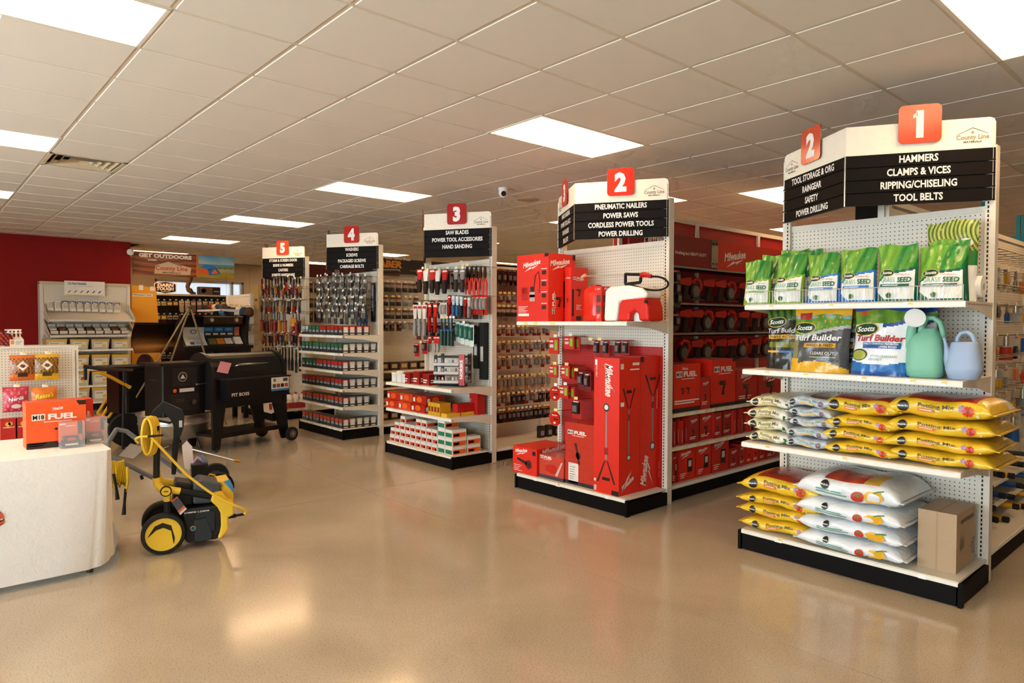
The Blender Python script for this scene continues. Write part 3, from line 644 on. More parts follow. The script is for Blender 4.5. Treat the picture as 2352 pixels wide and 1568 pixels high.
def tb_y(mb, fn, w, h):
    mb.rect(up(fn, .003), -w*.36, h*.80, -w*.16, h*.90, '#a8231a'); scotts(mb, fn, -w*.26, h*.665, w*.19)
    mb.text('Turf Builder', '#eceae4', h*.085, lambda a, b_: fn(-w*.03+a, h*.475+b_, .006), w=w*.80, bold=.03, shear=.05)
    mb.rect(up(fn, .003), -w*.22, h*.37, w*.30, h*.435, '#dca42a'); mb.text('WEED & FEED', '#4a3c14', h*.04, lambda a, b_: fn(w*.04+a, h*.383+b_, .0075), w=w*.44, bold=.02)
    mb.text('CLEARS OUT', '#d9d6ce', h*.04, lambda a, b_: fn(w*.10+a, h*.265+b_, .006), w=w*.40, bold=.02)
    mb.rect(up(fn, .003), -w*.10, h*.22, w*.32, h*.235, '#a8a8a4')
def tb_w_paint(x, v):
    if v > .93: return '#1f4ea0'
    e = .68+.12*x*max(0, x)
    if v > e+.05: return mixc('#6f9a34', '#b6512c' if (v > .86 and x < -.2) else '#4f7a2c', clampf(.5+.5*math.sin(10*x+9*v), 0, 1))
    if v > e: return '#1f4a9a' if x > .1 else '#e9ecee'
    if v < .16+.05*x*x: return '#1f6fb8' if v > .05 else '#1b4f98'
    return '#eceef0'
def tb_w(mb, fn, w, h):
    scotts(mb, fn, -w*.24, h*.655, w*.21); mb.text('Turf Builder', '#b8281e', h*.085, lambda a, b_: fn(a, h*.49+b_, .006), w=w*.80, bold=.03, shear=.12)
    mb.rect(up(fn, .003), -w*.25, h*.385, w*.36, h*.47, '#1f5a9c'); mb.text('HALTS CRABGRASS PREVENTER', '#eef0f2', h*.026, lambda a, b_: fn(w*.05+a, h*.438+b_, .0075), w=w*.56, bold=.02); mb.text('LAWN FOOD', '#eef0f2', h*.03, lambda a, b_: fn(w*.17+a, h*.395+b_, .0075), w=w*.28, bold=.02)
    mb.disc(up(fn, .003), -w*.30, h*.29, w*.15, '#26402a', 18, h*.085); mb.disc(up(fn, .004), -w*.30, h*.285, w*.13, '#a8b04c', 18, h*.07)
    mb.text('STOPS CRABGRASS', '#7d9a86', h*.032, lambda a, b_: fn(w*.12+a, h*.26+b_, .006), w=w*.42, bold=.01); mb.text('BEFORE IT', '#7d9a86', h*.032, lambda a, b_: fn(w*.0+a, h*.215+b_, .006), w=w*.22, bold=.01)
pouch('lawn_food_bag', 'yellow and grey weed and feed bag, front of second shelf', 'lawn food bags', (-1.90, YF+.13, z2), .365, .415, .15, tb_y_paint, tb_y, 82, .02, .10)
pouch('lawn_food_bag', 'yellow and grey weed and feed bag behind its twin', 'lawn food bags', (-1.845, YF+.30, z2), .365, .40, .14, tb_y_paint, tb_y, 83, .03, .05)
pouch('lawn_food_bag', 'blue and white crabgrass preventer bag, front of second shelf', 'lawn food bags', (-1.545, YF+.13, z2), .335, .41, .15, tb_w_paint, tb_w, 84, -.04, .10)
pouch('lawn_food_bag', 'blue and white crabgrass preventer bag behind its twin', 'lawn food bags', (-1.475, YF+.31, z2), .335, .40, .13, tb_w_paint, tb_w, 85, .02, .05)
# ---- watering cans
def sq(t, r, n=3.2):
    c, s_ = math.cos(t), math.sin(t); return r*math.copysign(abs(c)**(2/n), c), r*math.copysign(abs(s_)**(2/n), s_)
def sqlathe(mb, prof, c, n=32, ex=3.2, dy=1.0):
    vs = []; fs = []
    for r, z, ox in prof:
        for k in range(n):
            x, y = sq(2*math.pi*k/n, r, ex); vs.append((x+ox, y*dy, z))
    for i in range(len(prof)-1):
        for k in range(n): fs.append((i*n+k, i*n+(k+1) % n, (i+1)*n+(k+1) % n, (i+1)*n+k))
    mb.add(vs, fs, c, True); mb.add(vs, [tuple(range(n))[::-1], tuple(range((len(prof)-1)*n, len(prof)*n))], c)
def bez(p, n=10):
    p = [Vector(q) for q in p]; out = []
    for i in range(n+1):
        t = i/n; q = list(p)
        while len(q) > 1: q = [q[j]*(1-t)+q[j+1]*t for j in range(len(q)-1)]
        out.append(q[0])
    return out
GR = '#7fbfa4'
wc = thing('watering_can', 'sage green watering can with a white rose', 'watering can', (-1.312, YF+.16, z2), .1)
mb = MB(); sqlathe(mb, [(.070, 0, 0), (.088, .010, 0), (.094, .05, 0), (.093, .14, 0), (.086, .20, 0), (.072, .232, .006), (.050, .255, .012), (.034, .275, .018)], GR); mb.build('body', 'plastic', wc)
MB().tube(bez([(-.055, -.01, .13), (-.085, -.01, .21), (-.075, -.01, .28), (-.055, -.02, .325)], 10), [.040]*3+[.035, .032, .029, .026, .024, .022, .021, .020], GR, 14).build('spout', 'plastic', wc)
MB().tube([(-.030, -.0, .225), (-.02, 0, .30), (.0, 0, .335), (.035, 0, .335), (.065, 0, .31), (.078, 0, .265), (.078, 0, .21)], [.018, .02, .018, .014, .014, .015, .018], GR, 10).build('handle', 'plastic', wc)
dr = Vector((.35, -.9, .25)).normalized(); p0 = Vector((-.058, -.028, .325))
MB().cyl(p0, p0+dr*.03, .018, '#f0efe9', r1=.05, n=20).cyl(p0+dr*.03, p0+dr*.042, .053, '#f6f5f0', n=24).build('rose', 'plastic', wc)
BL = '#9fb4d2'
wc = thing('watering_can', 'pale blue watering can with a loop handle', 'watering can', (-1.125, YF+.16, z2), .1)
mb = MB(); sqlathe(mb, [(.064, 0, 0), (.072, .004, 0), (.088, .055, 0), (.087, .062, 0), (.074, .15, 0), (.064, .195, 0), (.058, .205, 0), (.050, .205, 0), (.048, .17, 0)], BL, ex=2.8); mb.build('body', 'plastic', wc)
MB().tube(bez([(-.06, -.02, .05), (-.072, -.035, .12), (-.075, -.035, .17), (-.09, -.04, .225)], 10), [.024]*4+[.02, .017, .014, .011, .009, .008, .008], BL, 10).build('spout', 'plastic', wc)
MB().tube([(-.035, 0, .19), (-.034, 0, .225), (-.018, 0, .252), (.008, 0, .258), (.03, 0, .243), (.042, 0, .215), (.045, 0, .185)], .011, BL, 10).build('handle', 'plastic', wc)
# ---- cardboard box
def face_fn(o, u, v, n): 
    o, u, v, n = Vector(o), Vector(u), Vector(v), Vector(n)
    return lambda a, b_, off=.0012: o+u*a+v*b_+n*off
bx = thing('cardboard_box', 'plain brown cardboard box on the base deck', 'box', (0, 0, 0))
x0, x1, y0, y1, za, zb_ = -1.325, -1.135, YF+.125, YB-.10, zb, zb+.325
MB().box((x0, y0, za), (x1, y1, zb_), '#b09472').build('carton', 'carton', bx)
pr = MB(); fn = face_fn((x1, y0, za), (0, 1, 0), (0, 0, 1), (1, 0, 0))
pr.text('Sainlogic WEATHER STATION', '#3a2c1e', .022, lambda a, b_: fn(.07+a, .262+b_), w=.24, bold=.04, align='l')
for k in range(7): pr.rect(fn, .06+.012*k, .10+.013*k % .03, .066+.012*k, .19-.01*(k % 3), '#8a7050')
for a in range(4):
    for b_ in range(5): 
        if (a*5+b_*3) % 4: pr.rect(fn, .27+a*.017, .05+b_*.02, .282+a*.017, .064+b_*.02, '#5a4430')
pr.build('print', 'print', bx)
MB().box((x0+.09, y0-.0004, za), (x0+.10, y1, zb_+.0006), '#a58863').build('tape_seam', 'carton', bx)
# ------------------------------------------------------------------ goods: printed cartons
RED = '#da2209'; DRED = '#8f120c'; WH = '#f1e6dc'; BK = '#191412'
def rot(fn, x, y, deg):
    c, s_ = math.cos(math.radians(deg)), math.sin(math.radians(deg))
    return lambda a, b_, off=.0012: fn(x+a*c-b_*s_, y+a*s_+b_*c, off)
def mke(mb, fn, x, y, w, c=WH):
    # slanted script wordmark over a lightning stroke
    f = rot(fn, x, y, 8)
    mb.text('Milwaukee', c, w*.19, lambda a, b_: f(a, b_), w=w, bold=.03, shear=.25)
    mb.poly(f, [(-w*.45, -w*.16), (-w*.05, -w*.02), (-w*.07, -w*.07), (w*.40, -w*.03), (w*.02, -w*.13), (w*.03, -w*.085)], c)
def fuel(mb, fn, x, y, w, c=WH):
    h = w*.13
    mb.rect(fn, x-w*.5, y-h*.12, x-w*.22, y+h*1.12, c); mb.text('M18', BK, h*.8, lambda a, b_: fn(x-w*.36+a, y+h*.1+b_, .0022), w=w*.24, bold=.03)
    mb.text('FUEL', c, h, lambda a, b_: fn(x+w*.15+a, y+b_), w=w*.62, bold=.05)
    mb.rect(fn, x-w*.25, y-h*.55, x+w*.35, y-h*.40, c)
def bars(mb, fn, x, y, w, n, c=WH, gap=.012, hh=.004):
    for i in range(n): mb.rect(fn, x, y-i*gap, x+w*(1-.18*(i % 3)), y-i*gap+hh, c)
def drill(mb, fn, x, y, s, c='#241a18', c2='#a01810'):
    mb.rect(fn, x-s*.5, y+s*.1, x+s*.25, y+s*.36, c); mb.poly(fn, [(x-s*.08, y+s*.1), (x+s*.14, y+s*.1), (x+s*.02, y-s*.35), (x-s*.2, y-s*.35)], c); mb.rect(lambda a, b_: fn(a, b_, .0018), x-s*.26, y-s*.5, x+s*.06, y-s*.33, c)
    mb.rect(lambda a, b_: fn(a, b_, .0020), x-s*.05, y+s*.15, x+s*.2, y+s*.3, c2); mb.rect(fn, x-s*.75, y+s*.19, x-s*.5, y+s*.26, '#5a5450')
def blower(mb, fn, x, y, s, c='#2a1a18'):
    mb.poly(fn, [(x-s*.6, y+s*.1), (x-s*.58, y+s*.2), (x+s*.1, y+s*.06), (x+s*.05, y-s*.12)], c); mb.disc(fn, x+s*.2, y-s*.05, s*.22, '#5a1612', 14); mb.disc(lambda a, b_: fn(a, b_, .002), x+s*.2, y-s*.05, s*.1, c, 10)
def tripod(mb, fn, x, y0, y1, w, flip=False):
    L_ = y1-y0; q = (lambda a, b_, o=.0014: fn(x+a, y1-b_ if flip else y0+b_, o))
    mb.poly(q, [(-w*.05, L_*.30), (w*.05, L_*.30), (w*.03, L_*.93), (-w*.03, L_*.93)], '#8f8782'); mb.rect(lambda a, b_: q(a, b_, .002), -w*.10, L_*.36, w*.10, L_*.45, '#a21a10')
    for sx in (-1, 1): mb.poly(q, [(sx*w*.03, L_*.28), (sx*w*.10, L_*.28), (sx*w*.50, 0), (sx*w*.40, 0)], '#3a1c18')
    mb.rect(q, -w*.2, L_*.03, w*.2, L_*.07, '#241412'); mb.disc(q, 0, L_*.96, w*.17, '#3c3632', 8); mb.disc(lambda a, b_: q(a, b_, .002), 0, L_*.96, w*.11, '#d8dbd8', 8)
def cart(name, label, cat, group, x0, x1, y0, y1, z0, z1, c=RED, front=None, side=None, top=None, mat='carton', part='carton', foot=None):
    t = thing(name, label, cat, (x0, y0, z0), 0, group); w, d, h = x1-x0, y1-y0, z1-z0
    b_ = MB().box((0, 0, 0), (w, d, h), c, top=top or c)
    b_.build(part, mat, t)
    if foot: MB().box((-.001, -.001, 0), (w+.001, d+.001, foot), '#1a1512').build('base_band', mat, t)
    pr = MB()
    if front: front(pr, face_fn((0, 0, 0), (1, 0, 0), (0, 0, 1), (0, -1, 0)), w, h)
    if side: side(pr, face_fn((w, 0, 0), (0, 1, 0), (0, 0, 1), (1, 0, 0)), d, h)
    if pr.v: pr.build('print', 'print', t)
    return t
def fx(px, Y, py=800): return AY(px, py, Y).x
# ---- end cap 2, top shelf
zs = 1.278*S; ya = YF+.02
def spr_front(mb, fn, w, h):
    mke(mb, fn, w*.48, h*.83, w*.55); mb.rect(fn, w*.42, h*.30, w*.58, h*.44, '#b9aaa4'); mb.rect(fn, w*.41, h*.36, w*.6, h*.40, '#b01a10'); mb.rect(fn, w*.44, h*.44, w*.57, h*.52, '#2a1614')
    mb.tube([fn(w*.56, h*.5, .002), fn(w*.60, h*.68, .002), fn(w*.70, h*.74, .002), fn(w*.74, h*.6, .002), fn(w*.72, h*.42, .002)], .004, '#3a1614', 4)
    mb.rect(fn, w*.16, h*.32, w*.36, h*.52, '#b8180e'); bars(mb, fn, w*.18, h*.49, w*.15, 4); bars(mb, fn, w*.06, h*.22, w*.30, 5); mb.rect(fn, w*.05, h*.08, w*.40, h*.12, WH)
    for k in range(4): mb.rect(fn, w*.80, h*(.18+.17*k), w*.93, h*(.24+.17*k), '#3a1512'); mb.rect(fn, w*.78, h*(.26+.17*k), w*.96, h*(.27+.17*k), WH)
    mb.rect(fn, w*.88, h*.95, w, h, BK)
def spr_side(mb, fn, w, h):
    mke(mb, fn, w*.42, h*.84, w*.72); fuel(mb, rot(fn, w*.22, h*.28, 90), 0, 0, h*.34); mb.rect(fn, w*.55, h*.2, w*.65, h*.6, BK); drill(mb, fn, w*.42, h*.3, w*.3); mb.rect(fn, w*.9, h*.92, w, h, BK); bars(mb, fn, w*.7, h*.5, w*.2, 4)
x0, x1 = fx(1187, ya), fx(1259, ya); y1 = AX(1321, 660, x1).y
cart('sprayer_carton', 'large red backpack sprayer carton at the left of the shelf', 'box', None, x0, x1, ya, y1, zs, AY(1187, 588, ya).z, RED, spr_front, spr_side)
def f2(mb, fn, w, h): fuel(mb, fn, w*.5, h*.80, w*.8); drill(mb, fn, w*.5, h*.4, w*.5)
def f2s(mb, fn, w, h):
    fuel(mb, fn, w*.45, h*.78, w*.7); mb.rect(fn, w*.05, h*.1, w*.16, h*.6, BK); drill(mb, fn, w*.5, h*.55, w*.35); mb.rect(fn, w*.3, h*.02, w*.6, h*.10, BK); bars(mb, fn, w*.3, h*.3, w*.3, 4)
xa = x1+.015
cart('fuel_carton', 'red drill carton standing behind the sprayer carton', 'box', None, xa, xa+.075, ya+.19, ya+.41, zs, AY(1330, 612, ya+.19).z, RED, f2, f2s)
def slim(mb, fn, w, h):
    mke(mb, fn, w*.5, h*.92, w*.6); mb.rect(fn, w*.15, h*.55, w*.85, h*.75, '#4a3430'); mb.rect(fn, w*.15, h*.25, w*.85, h*.46, '#5a4540'); bars(mb, fn, w*.2, h*.18, w*.6, 3)
xa = fx(1322, ya+.03); xb = fx(1357, ya+.03)
t = thing('sprayer_tank', 'glossy red rounded sprayer tank on the shelf', 'tank', ((xa+xb)/2+.025, ya+.16, zs))
mb = MB(); sqlathe(mb, [(.078, 0, 0), (.088, .015, 0), (.09, .06, 0), (.09, .235, 0), (.084, .262, 0), (.062, .285, 0), (.05, .29, 0)], '#d8230f', ex=4); mb.build('tank_body', 'gloss', t)
MB().cyl((0, 0, .288), (0, 0, .305), .045, '#b81a0c', n=16).build('tank_cap', 'plastic', t)
xa = fx(1384, ya+.05)-.075
cart('slim_carton', 'slim red carton between the red tank and the white sprayer', 'box', None, xa, xa+.06, ya+.05, ya+.22, zs, zs+.285, RED, slim, slim)
# backpack sprayer, white tank on a red base
t = thing('backpack_sprayer', 'white and red backpack sprayer with hose, right end of shelf', 'sprayer', (fx(1386, ya+.04), ya+.04, zs))
sc = (fx(1486, ya+.04)-fx(1386, ya+.04)); hh = .285; dp = .20
def sbody(mb, pts, c, d0, d1, mat, nm, par):
    m_ = MB().prism(pts, lambda x, z, d: (x, d, z), d0, d1, c); o = m_.build(nm, mat, par); bv = o.modifiers.new('bevel', 'BEVEL'); bv.width = .018; bv.segments = 3; return o
w_ = sc
sbody(None, [(0, .004), (w_*.30, .004), (w_*.36, hh*.55), (w_*.96, hh*.63), (w_*1.0, hh*.74), (w_*.86, hh*.90), (w_*.55, hh*.99), (w_*.14, hh*.97), (w_*.02, hh*.86)], '#ece8e2', 0, dp, 'plastic', 'tank', t)
sbody(None, [(w_*.33, .004), (w_*.62, .004), (w_*.62, hh*.2), (w_*.72, hh*.29), (w_*.80, hh*.2), (w_*.82, .004), (w_*1.04, .004), (w_*1.02, hh*.40), (w_*.96, hh*.64), (w_*.42, hh*.60), (w_*.38, hh*.5)], '#d4210f', -.004, dp-.01, 'plastic', 'base', t)
MB().box((w_*.62, .05, 0), (w_*.81, .15, hh*.25), '#dfe6e6').build('pump_window', 'plastic', t)
MB().cyl((w_*.98, -.012, hh*.53), (w_*.98, 0, hh*.53), .014, BK, n=12).build('knob', 'rubber', t)
hb = MB()
for a, b_ in (((.36, 1.04), (.36, 1.32)), ((.36, 1.32), (.72, 1.28)), ((.72, 1.28), (.70, 1.07)), ((.70, 1.07), (.36, 1.04))): hb.tube([(w_*a[0], .08, hh*a[1]), (w_*b_[0], .08, hh*b_[1])], .012, BK, 8)
hb.build('carry_handle', 'rubber', t)
MB().tube([(w_*.74, .07, hh*1.24), (w_*.80, .06, hh*1.27), (w_*.93, .05, hh*1.24), (w_*1.0, .05, hh*1.2)], [.017, .022, .018, .014], '#b81c10', 10).build('spray_grip', 'plastic', t)
MB().tube(bez([(w_*1.0, .05, hh*1.2), (w_*1.28, .06, hh*1.22), (w_*1.65, .06, hh*.95), (w_*1.3, .02, hh*.55), (w_*.85, .03, hh*.9), (w_*.45, .03, hh*1.06)], 24), .008, '#14110f', 8).build('hose', 'rubber', t)
MB().tube([(w_*.40, .08, hh*1.30), (-w_*.60, .05, hh*1.33)], .0035, '#b9a27c', 6).cyl((-w_*.66, .05, hh*1.30), (-w_*.56, .05, hh*1.36), .014, '#c9ab78', n=8).build('spray_wand', 'plastic', t)
cart('red_carton', 'red ribbed carton behind the backpack sprayer hose', 'box', None, fx(1486, ya+.28), XR[1]-.06, ya+.30, ya+.45, zs, zs+.24, '#c21c10', None, lambda mb, fn, w, h: bars(mb, fn, w*.1, h*.8, w*.7, 6, '#8a130c', .03))
# ---- end cap 2, lower red pegboard and floor cartons
MB().box((XR[1]-W+.055, YB-.006, .12), (XR[1]-.054, YB-.0005, 1.10*S), '#b01410').build('red_backer', 'peg_redx', CAP[2])
zb = .113*S; ya = YF+.03
def tall_front(mb, fn, w, h):
    f = rot(fn, w*.56, h*.84, -90); mb.text('Milwaukee', WH, w*.28, lambda a, b_: f(a, b_-w*.10), w=h*.235, bold=.03, shear=.25); mb.poly(fn, [(w*.40, h*.965), (w*.50, h*.85), (w*.47, h*.85), (w*.86, h*.745), (w*.53, h*.84), (w*.57, h*.845)], WH)
    tripod(mb, fn, w*.5, h*.08, h*.66, w*.75); f = rot(fn, w*.08, h*.9, -90); mb.text('TOOL-ONLY', WH, w*.05, lambda a, b_: f(a, b_), w=h*.09)
    mb.rect(fn, w*.04, h*.945, w*.13, h*.985, WH); mb.rect(fn, w*.02, h*.01, w*.12, h*.05, '#d8b8a8'); mb.rect(fn, w*.02, h*.08, w*.1, h*.10, WH); mb.rect(fn, w*.72, 0, w, h*.035, BK)
def tall_side(mb, fn, w, h):
    f = rot(fn, w*.45, h*.07, 28); mb.text('Milwaukee', WH, w*.15, lambda a, b_: f(a, b_), w=w*.62, bold=.03, shear=.2); mb.poly(f, [(-w*.4, -.01), (w*.35, w*.28), (w*.0, w*.2), (w*.38, w*.36), (-w*.06, w*.16), (w*.02, w*.2)], WH)
    tripod(mb, fn, w*.46, h*.25, h*.78, w*.62, True); mb.rect(fn, w*.05, h*.92, w*.2, h*.96, '#e8d8cc'); mb.rect(fn, w*.62, h*.945, w*.95, h*.965, WH); mb.rect(fn, w*.5, h*.91, w*.95, h*.92, WH); mb.rect(fn, w*.06, h*.65, w*.22, h*.68, WH)
def tall_side2(mb, fn, w, h):
    tripod(mb, fn, w*.5, h*.30, h*.86, w*.65, True); f = rot(fn, w*.28, h*.14, 82); mb.text('Milwaukee', WH, w*.22, lambda a, b_: f(a, b_), w=h*.22, bold=.03, shear=.25); mb.poly(fn, [(w*.2, h*.27), (w*.42, h*.15), (w*.36, h*.15), (w*.52, h*.03), (w*.33, h*.14), (w*.38, h*.14)], WH)
    f = rot(fn, w*.86, h*.13, 90); mb.text('TOOL-ONLY', WH, w*.09, lambda a, b_: f(a, b_), w=h*.12); mb.rect(fn, w*.8, h*.02, w*.93, h*.065, WH); mb.rect(fn, 0, h*.96, w*.12, h, BK); f = rot(fn, w*.68, h*.6, 90); mb.rect(f, 0, 0, h*.15, w*.015, WH)
xa, xb = fx(1364, ya, 1000), fx(1422, ya, 1000); yb = AX(1470, 1000, xb).y; yc = AX(1526, 1000, xb).y
zt = AY(1364, 820, ya).z
cart('tower_light_carton', 'tall red tower light carton with tripod picture, front one', 'box', 'tall tower light cartons', xa, xb, ya, yb-.004, zb, zt, RED, tall_front, tall_side, top='#b8160c')
cart('tower_light_carton', 'tall red tower light carton with tripod picture, rear one by the upright', 'box', 'tall tower light cartons', xa+.01, xb, yb, yc, zb, zt+.005, RED, None, tall_side2, top='#b8160c')
def blow(mb, fn, w, h): mke(mb, fn, w*.36, h*.80, w*.5); blower(mb, fn, w*.55, h*.42, w*.6); bars(mb, fn, w*.05, h*.28, w*.34, 4, WH, .016); mb.rect(fn, w*.82, h*.75, w*.95, h*.9, BK)
def blow_s(mb, fn, w, h): mke(mb, fn, w*.5, h*.8, w*.7); drill(mb, fn, w*.5, h*.4, w*.4)
xa, xb = fx(1178, ya, 1050), fx(1233, ya, 1050)
cart('blower_carton', 'red leaf blower carton on the base deck corner', 'box', None, xa, xb, ya, ya+.42, zb, zb+.24, RED, blow, blow_s)
def clr(mb, fn, w, h): fuel(mb, fn, w*.30, h*.86, w*.5); mb.disc(fn, w*.5, h*.45, w*.24, '#c41a0e', 18, h*.2); mb.rect(fn, 0, 0, w, h*.14, '#3a3a44'); mb.poly(fn, [(w*.66, h*.2), (w*.76, h*.2), (w*.96, h*.8), (w*.9, h*.8)], '#d8b8b0')
xa = xb+.01; xb = fx(1291, ya, 1060)
cart('saw_kit_carton', 'film wrapped red kit carton with a dark base', 'box', None, xa, xb, ya+.02, ya+.40, zb, zb+.205, '#c8402e', clr, blow_s, mat='film', foot=.03)
def pole(mb, fn, w, h): fuel(mb, fn, w*.42, h*.82, w*.66); mb.poly(fn, [(w*.32, h*.68), (w*.40, h*.68), (w*.52, h*.35), (w*.46, h*.33)], '#4a1a16'); mb.disc(fn, w*.45, h*.48, w*.09, '#2a1614', 10); mb.rect(fn, w*.12, h*.03, w*.46, h*.35, '#e9e4dc'); bars(mb, fn, w*.16, h*.28, w*.2, 8, '#8a8480', .02); mb.rect(fn, 0, 0, w, h*.06, '#2a2630')
def pole_s(mb, fn, w, h): mb.rect(fn, w*.2, h*.88, w*.7, h*.96, '#e0dad4'); mb.rect(fn, w*.3, h*.18, w*.75, h*.48, '#e9d8d0'); mke(mb, rot(fn, w*.5, h*.7, 80), 0, 0, h*.2)
xa = xb+.008; xb = fx(1360, ya, 1060)
cart('pole_saw_carton', 'upright red tool carton with a white label beside tall cartons', 'box', None, xa, xb, ya+.03, ya+.36, zb, AY(1300, 968, ya+.03).z, '#c2301f', pole, pole_s, mat='film', foot=.02)
# ------------------------------------------------------------------ goods: hanging packs
HOOK = MB().cyl((0, 0, 0), (0, -.20, .004), .0028, '#8f8a82', n=5).cyl((0, -.20, .004), (0, -.205, .014), .0028, '#8f8a82', n=5).mesh('peg_hook', MAT['steel'])
HOOKR = MB().cyl((0, 0, 0), (0, -.20, .004), .003, '#9a1a12', n=5).mesh('peg_hook', MAT['paint'])
_pk = {}
def pk(key):
    # key: (kind, w, h, c1, c2, c3) -> list of (part, mesh); every pack hangs from its origin and faces -y
    if key in _pk: return _pk[key]
    kind, w, h, c1, c2, c3 = key; out = []
    if kind == 'card':
        m_ = MB().box((-w/2, -.001, -h), (w/2, .001, 0), c1); fn = face_fn((-w/2, -.001, -h), (1, 0, 0), (0, 0, 1), (0, -1, 0)); m_.rect(fn, 0, h*.78, w, h, c2); m_.rect(lambda a, b_: fn(a, b_, .002), w*.15, h*.84, w*.7, h*.92, '#efe6dc')
        out.append(('card', m_.mesh('card', MAT['print'])))
        m_ = MB().box((-w*.34, -.024, -h*.72), (w*.34, -.001, -h*.10*1.2), c3).box((-w*.22, -.034, -h*.62), (w*.22, -.024, -h*.28), mixc(c3, '#c8c0b8', .25)); out.append(('blister', m_.mesh('blister', MAT['gloss'])))
    elif kind == 'gcard':
        m_ = MB().box((-w/2, -.012, -h), (w/2, .001, 0), c1); fn = face_fn((-w/2, -.012, -h), (1, 0, 0), (0, 0, 1), (0, -1, 0)); m_.rect(fn, w*.58, h*.22, w*.86, h*.85, c3); m_.rect(fn, w*.08, h*.72, w*.45, h*.82, '#f0dcd0'); m_.rect(fn, w*.1, h*.38, w*.48, h*.58, '#d8c8be')
        out.append(('card', m_.mesh('card', MAT['print'])))
    elif kind == 'bag':
        m_ = MB().grid(lambda u, v: Vector(((u-.5)*w, -.004-.016*math.sin(math.pi*u)*math.sin(math.pi*min(1, v*1.15)), -h+v*h*.78)), 4, 5, lambda u, v: c3 if v < .6 else mixc(c3, '#b8b4ac', .5)); m_.grid(lambda u, v: Vector(((u-.5)*w, .004, -h+v*h*.78)), 1, 1, c3, flip=True); out.append(('contents', m_.mesh('contents', MAT['print'])))
        m_ = MB().box((-w/2, -.004, -h*.25), (w/2, .003, 0), c1, front=c1); fn = face_fn((-w/2, -.004, -h), (1, 0, 0), (0, 0, 1), (0, -1, 0)); m_.rect(fn, w*.12, h*.80, w*.88, h*.93, c2); out.append(('header_card', m_.mesh('header_card', MAT['print'])))
    elif kind == 'knife':
        m_ = MB().prism([(-w*.28, -h*.45), (w*.28, -h*.45), (w*.5, 0), (-w*.5, 0)], lambda x, z, d: (x, d, z), -.012, .004, c1); m_.prism([(-w*.3, -h*.12), (w*.45, -h*.12), (w*.45, -h*.05), (-w*.3, -h*.05)], lambda x, z, d: (x, d, z), -.014, .003, c2); out.append(('blade_card', m_.mesh('blade_card', MAT['print'])))
        m_ = MB().prism([(-w*.18, -h*.45), (-w*.30, -h*.75), (-w*.2, -h), (w*.18, -h), (w*.32, -h*.72), (w*.2, -h*.45)], lambda x, z, d: (x, d, z), -.022, .004, c3); out.append(('handle', m_.mesh('handle', MAT['plastic'])))
    elif kind == 'plier':
        m_ = MB().prism([(-w*.12, 0), (w*.12, 0), (w*.26, -h*.25), (w*.16, -h*.42), (-w*.16, -h*.42), (-w*.26, -h*.25)], lambda x, z, d: (x, d, z), -.012, .002, c1); out.append(('jaws', m_.mesh('jaws', MAT['steel'])))
        m_ = MB()
        for sx in (-1, 1): m_.tube([(sx*w*.08, -.005, -h*.38), (sx*w*.34, -.005, -h*.6), (sx*w*.30, -.005, -h)], [.008, .011, .009], c3, 6)
        out.append(('grips', m_.mesh('grips', MAT['plastic'])))
    elif kind == 'rod':
        m_ = MB().cyl((0, -.01, -h*.42), (0, -.01, 0), w*.16, c1, n=6); out.append(('shaft', m_.mesh('shaft', MAT['steel'])))
        m_ = MB().cyl((0, -.01, -h), (0, -.01, -h*.40), w*.42, c3, r1=w*.36, n=8).cyl((0, -.01, -h*.46), (0, -.01, -h*.40), w*.45, c2, n=8); out.append(('grip', m_.mesh('grip', MAT['plastic'])))
    elif kind == 'sock':
        m_ = MB().prism([(-w*.45, -h*.85), (-w*.2, -h), (w*.45, -h), (w*.45, -h*.8), (w*.45, 0), (-w*.45, 0)], lambda x, z, d: (x, d, z), -.03, .0, c3); out.append(('sock_pair', m_.mesh('sock_pair', MAT['cloth'])))
        m_ = MB().box((-w*.47, -.033, -h*.42), (w*.47, .002, -h*.08), c1).box((-w*.40, -.0345, -h*.34), (w*.40, -.033, -h*.20), c2); out.append(('paper_band', m_.mesh('paper_band', MAT['print'])))
    elif kind == 'disc':
        m_ = MB().cyl((0, -.006, -h/2), (0, .002, -h/2), w/2, c1, n=24); fn = face_fn((0, -.006, -h/2), (1, 0, 0), (0, 0, 1), (0, -1, 0)); m_.text('Milwaukee', WH, w*.09, lambda a, b_: fn(a, w*.22+b_), w=w*.5, shear=.25, bold=.03); m_.rect(fn, -w*.1, -w*.33, w*.1, -w*.2, '#e9e4dc'); m_.disc(fn, 0, 0, w*.06, BK, 10); m_.rect(fn, w*.08, -w*.06, w*.3, w*.02, '#3a1210')
        out.append(('disc_card', m_.mesh('disc_card', MAT['gloss'])))
    elif kind == 'tool':     # cordless tool body: motor housing, grip, battery foot
        m_ = MB().prism([(-w*.5, -h*.36), (w*.35, -h*.40), (w*.5, -h*.2), (w*.35, -.01), (-w*.40, -.03), (-w*.5, -h*.16)], lambda x, z, d: (x, d, z), -.075, -.01, c1); m_.cyl((-w*.5, -.042, -h*.2), (-w*.72, -.042, -h*.2), .024, c3, r1=.014, n=8); out.append(('motor_housing', m_.mesh('motor_housing', MAT['plastic'])))
        m_ = MB().prism([(-w*.02, -h*.38), (w*.30, -h*.38), (w*.22, -h*.82), (-w*.10, -h*.82)], lambda x, z, d: (x, d, z), -.06, -.025, c3); m_.box((-w*.28, -.08, -h), (w*.32, -.005, -h*.80), c3); out.append(('grip', m_.mesh('grip', MAT['rubber'])))
    elif kind == 'saw':      # circular saw: guard, housing, grip
